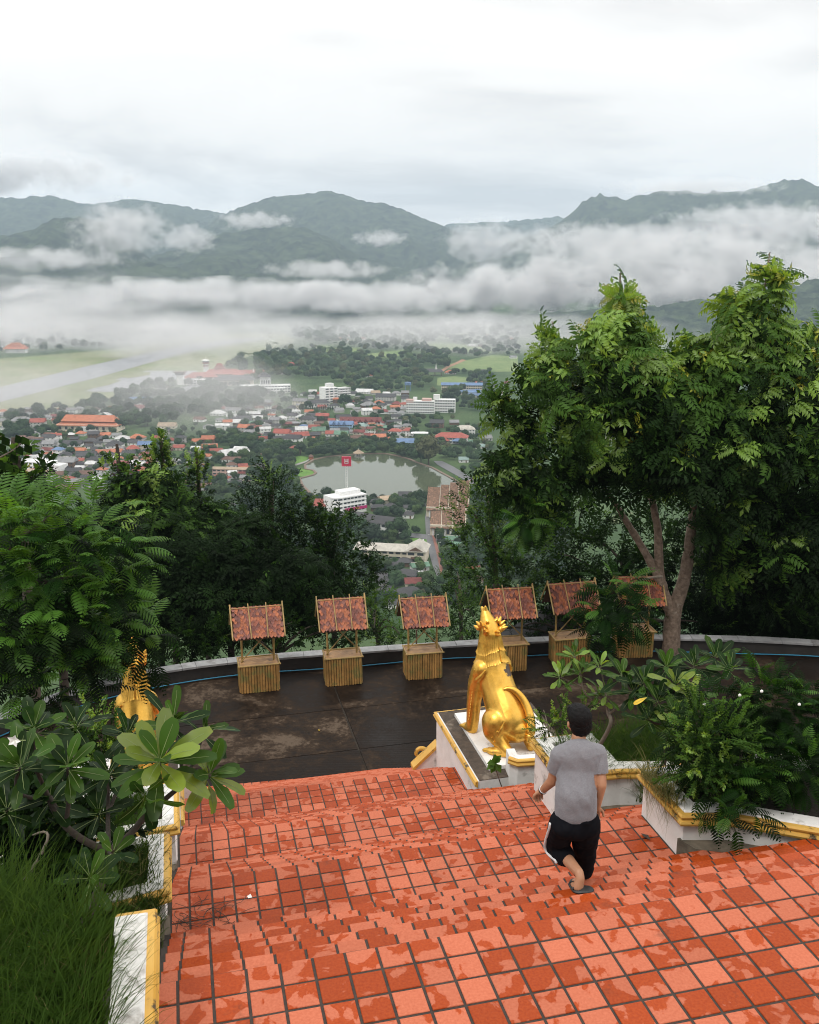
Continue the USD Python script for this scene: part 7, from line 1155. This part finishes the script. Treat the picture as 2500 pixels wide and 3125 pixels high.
for poly, n, rr, ks in ((c4([(-100, 180), (500, 130), (1180, 60), (1500, 260), (1300, 300), (1320, 400), (1180, 420), (780, 430), (760, 360), (560, 340), (400, 330), (90, 360)]), 520, (4.5, 8.5), (0, 0, 2, 1, 3, 2, 6, 4, 0)), (c3([(800, 440), (1100, 360), (1500, 380), (1725, 420), (1725, 520), (1440, 560), (1060, 640), (760, 680), (740, 560)]), 200, (4.5, 8), (0, 0, 1, 1, 3)), (c3([(0, 560), (700, 480), (740, 680), (0, 760)]), 70, (4, 8), (0, 1, 3)), (c3([(0, 720), (1000, 680), (1725, 600), (1725, 1090), (1200, 1090), (560, 1060), (100, 1000)]), 200, (2.4, 4.6), (0, 0, 1, 2, 3)), (c3([(1160, 700), (1725, 640), (1725, 1260), (1180, 1260)]), 120, (2.6, 5), (0, 0, 1, 2, 3)), (c4([(0, 440), (800, 440), (1180, 580), (1560, 560), (1725, 700), (1725, 880), (1240, 880), (1180, 780), (560, 720), (0, 640)]), 170, (2.6, 5.5), (0, 0, 1, 2, 3, 4)), (c4([(100, 700), (480, 800), (420, 1000), (480, 1120), (100, 1000)]), 90, (3.5, 6.5), (0, 1, 3, 2)), (c4([(520, 740), (1240, 770), (1260, 880), (1000, 830), (640, 845), (520, 860)]), 90, (3, 5.5), (0, 1, 1, 2)), (c4([(1440, 1080), (1240, 1130), (560, 1130), (480, 1260), (1380, 1260)]), 90, (2.6, 4.5), (0, 1, 2, 3)),
        (c5([(560, 460), (1100, 480), (1220, 600), (1200, 900), (1330, 1000), (1330, 1130), (820, 1130), (560, 1000)]), 130, (2.2, 4.2), (0, 1, 1, 2, 3)), (c5([(1330, 560), (1500, 560), (1640, 1100), (1360, 1100)]), 80, (2.2, 4.2), (0, 1, 2, 3)), (c4([(1420, 300), (1725, 290), (1725, 560), (1480, 540)]), 60, (4, 7), (0, 1, 2)), (c4([(1150, 60), (1900, 40), (1900, 200), (1500, 200), (1200, 150)]), 130, (4.5, 8), (0, 0, 1, 3)), (c4([(400, -10), (1900, -60), (1900, 40), (1100, 60), (560, 110), (420, 60)]), 380, (6, 11), (0, 0, 1, 3)), ([(-60, 990), (700, 985), (560, 1030), (300, 1062), (-60, 1090)], 150, (6, 10), (0, 1, 3)), ([(1900, 1000), (2560, 960), (2560, 1500), (1900, 1500)], 160, (6, 9), (0, 1, 3)), (c5([(-1000, 200), (560, 300), (560, 1100), (-1000, 900)]), 150, (4, 7), (0, 1, 3)), (c5([(1500, 60), (2300, 60), (2300, 1000), (1640, 1100)]), 150, (3, 6), (0, 1, 3, 2))):
    P = Polygon(poly).buffer(0); x0, y0, x1, y1 = P.bounds; k = tries = 0
    while k < n and tries < n * 14:
        tries += 1; a, b = gt.uniform(x0, x1), gt.uniform(y0, y1)
        if P.contains(Point(a, b)) and plant(a, b, gt.uniform(*rr), gt.choice(ks)): k += 1
TREES.sort(key=lambda t: -t[1] / t[0][1] * (1 if 0 < t[3] < 2500 else .2))
near_, rest = TREES[:300], TREES[300:]; seen = {}
for t in sorted(near_, key=lambda t: t[3]): seen.setdefault((TP[t[2]][1], zone(t[3], t[4])), []).append(t)
for (nm, zn), L in seen.items():
    for k, (p, r, kd, px, py) in enumerate(L):
        w = nm if nm == 'palm' else nm + ' tree'; lab = 'lone %s standing %s' % (w, zn) if len(L) == 1 else '%s from left of the %ss %s' % (ordinal(k), w, zn)
        copy_of(TP[kd][0], 'palm_tree' if nm == 'palm' else 'valley_tree', lab, p, gt.uniform(0, 360), (r, r, r * gt.uniform(.85, 1.15)), 'trees of the valley', 'tree')
ps, ix, sc2, qt = [], [], [], []
for p, r, kd, px, py in rest: a = gt.uniform(0, math.pi); ps.append(p + np.array([0, 0, r * (.42 if kd < 6 else 2.2)])); ix.append(kd); sc2.append((r, r, r * gt.uniform(.85, 1.15))); qt.append((math.cos(a), 0, 0, math.sin(a)))
scatter(None, 'valley_woods', [(q[2], q[3]) for q in TP], ps, qt, sc2, ix, 'stuff', 'smaller and farther trees spread through the valley')

ps, ix, sc2, qt = [], [], [], []
for k in range(900):
    x, y = gt.uniform(-150, 190), gt.uniform(40, 250); z = float(hill_z(x, y)); r = gt.uniform(2.6, 4.6)
    if abs(x / y) < .55 and z > VZ + 2 and y > 42 + abs(x - 8) * .0 and not (-.02 < x / y < .09 and y < 60): kd = gt.choice((0, 1, 1, 3)); a = gt.uniform(0, 3); ps.append((x, y, z + r * .1)); ix.append(kd); sc2.append((r, r, r)); qt.append((math.cos(a), 0, 0, math.sin(a)))
scatter(None, 'slope_woods', [(q[2], q[3]) for q in TP], ps, qt, sc2, ix, 'stuff', 'dark woods covering the slope below the parapet')
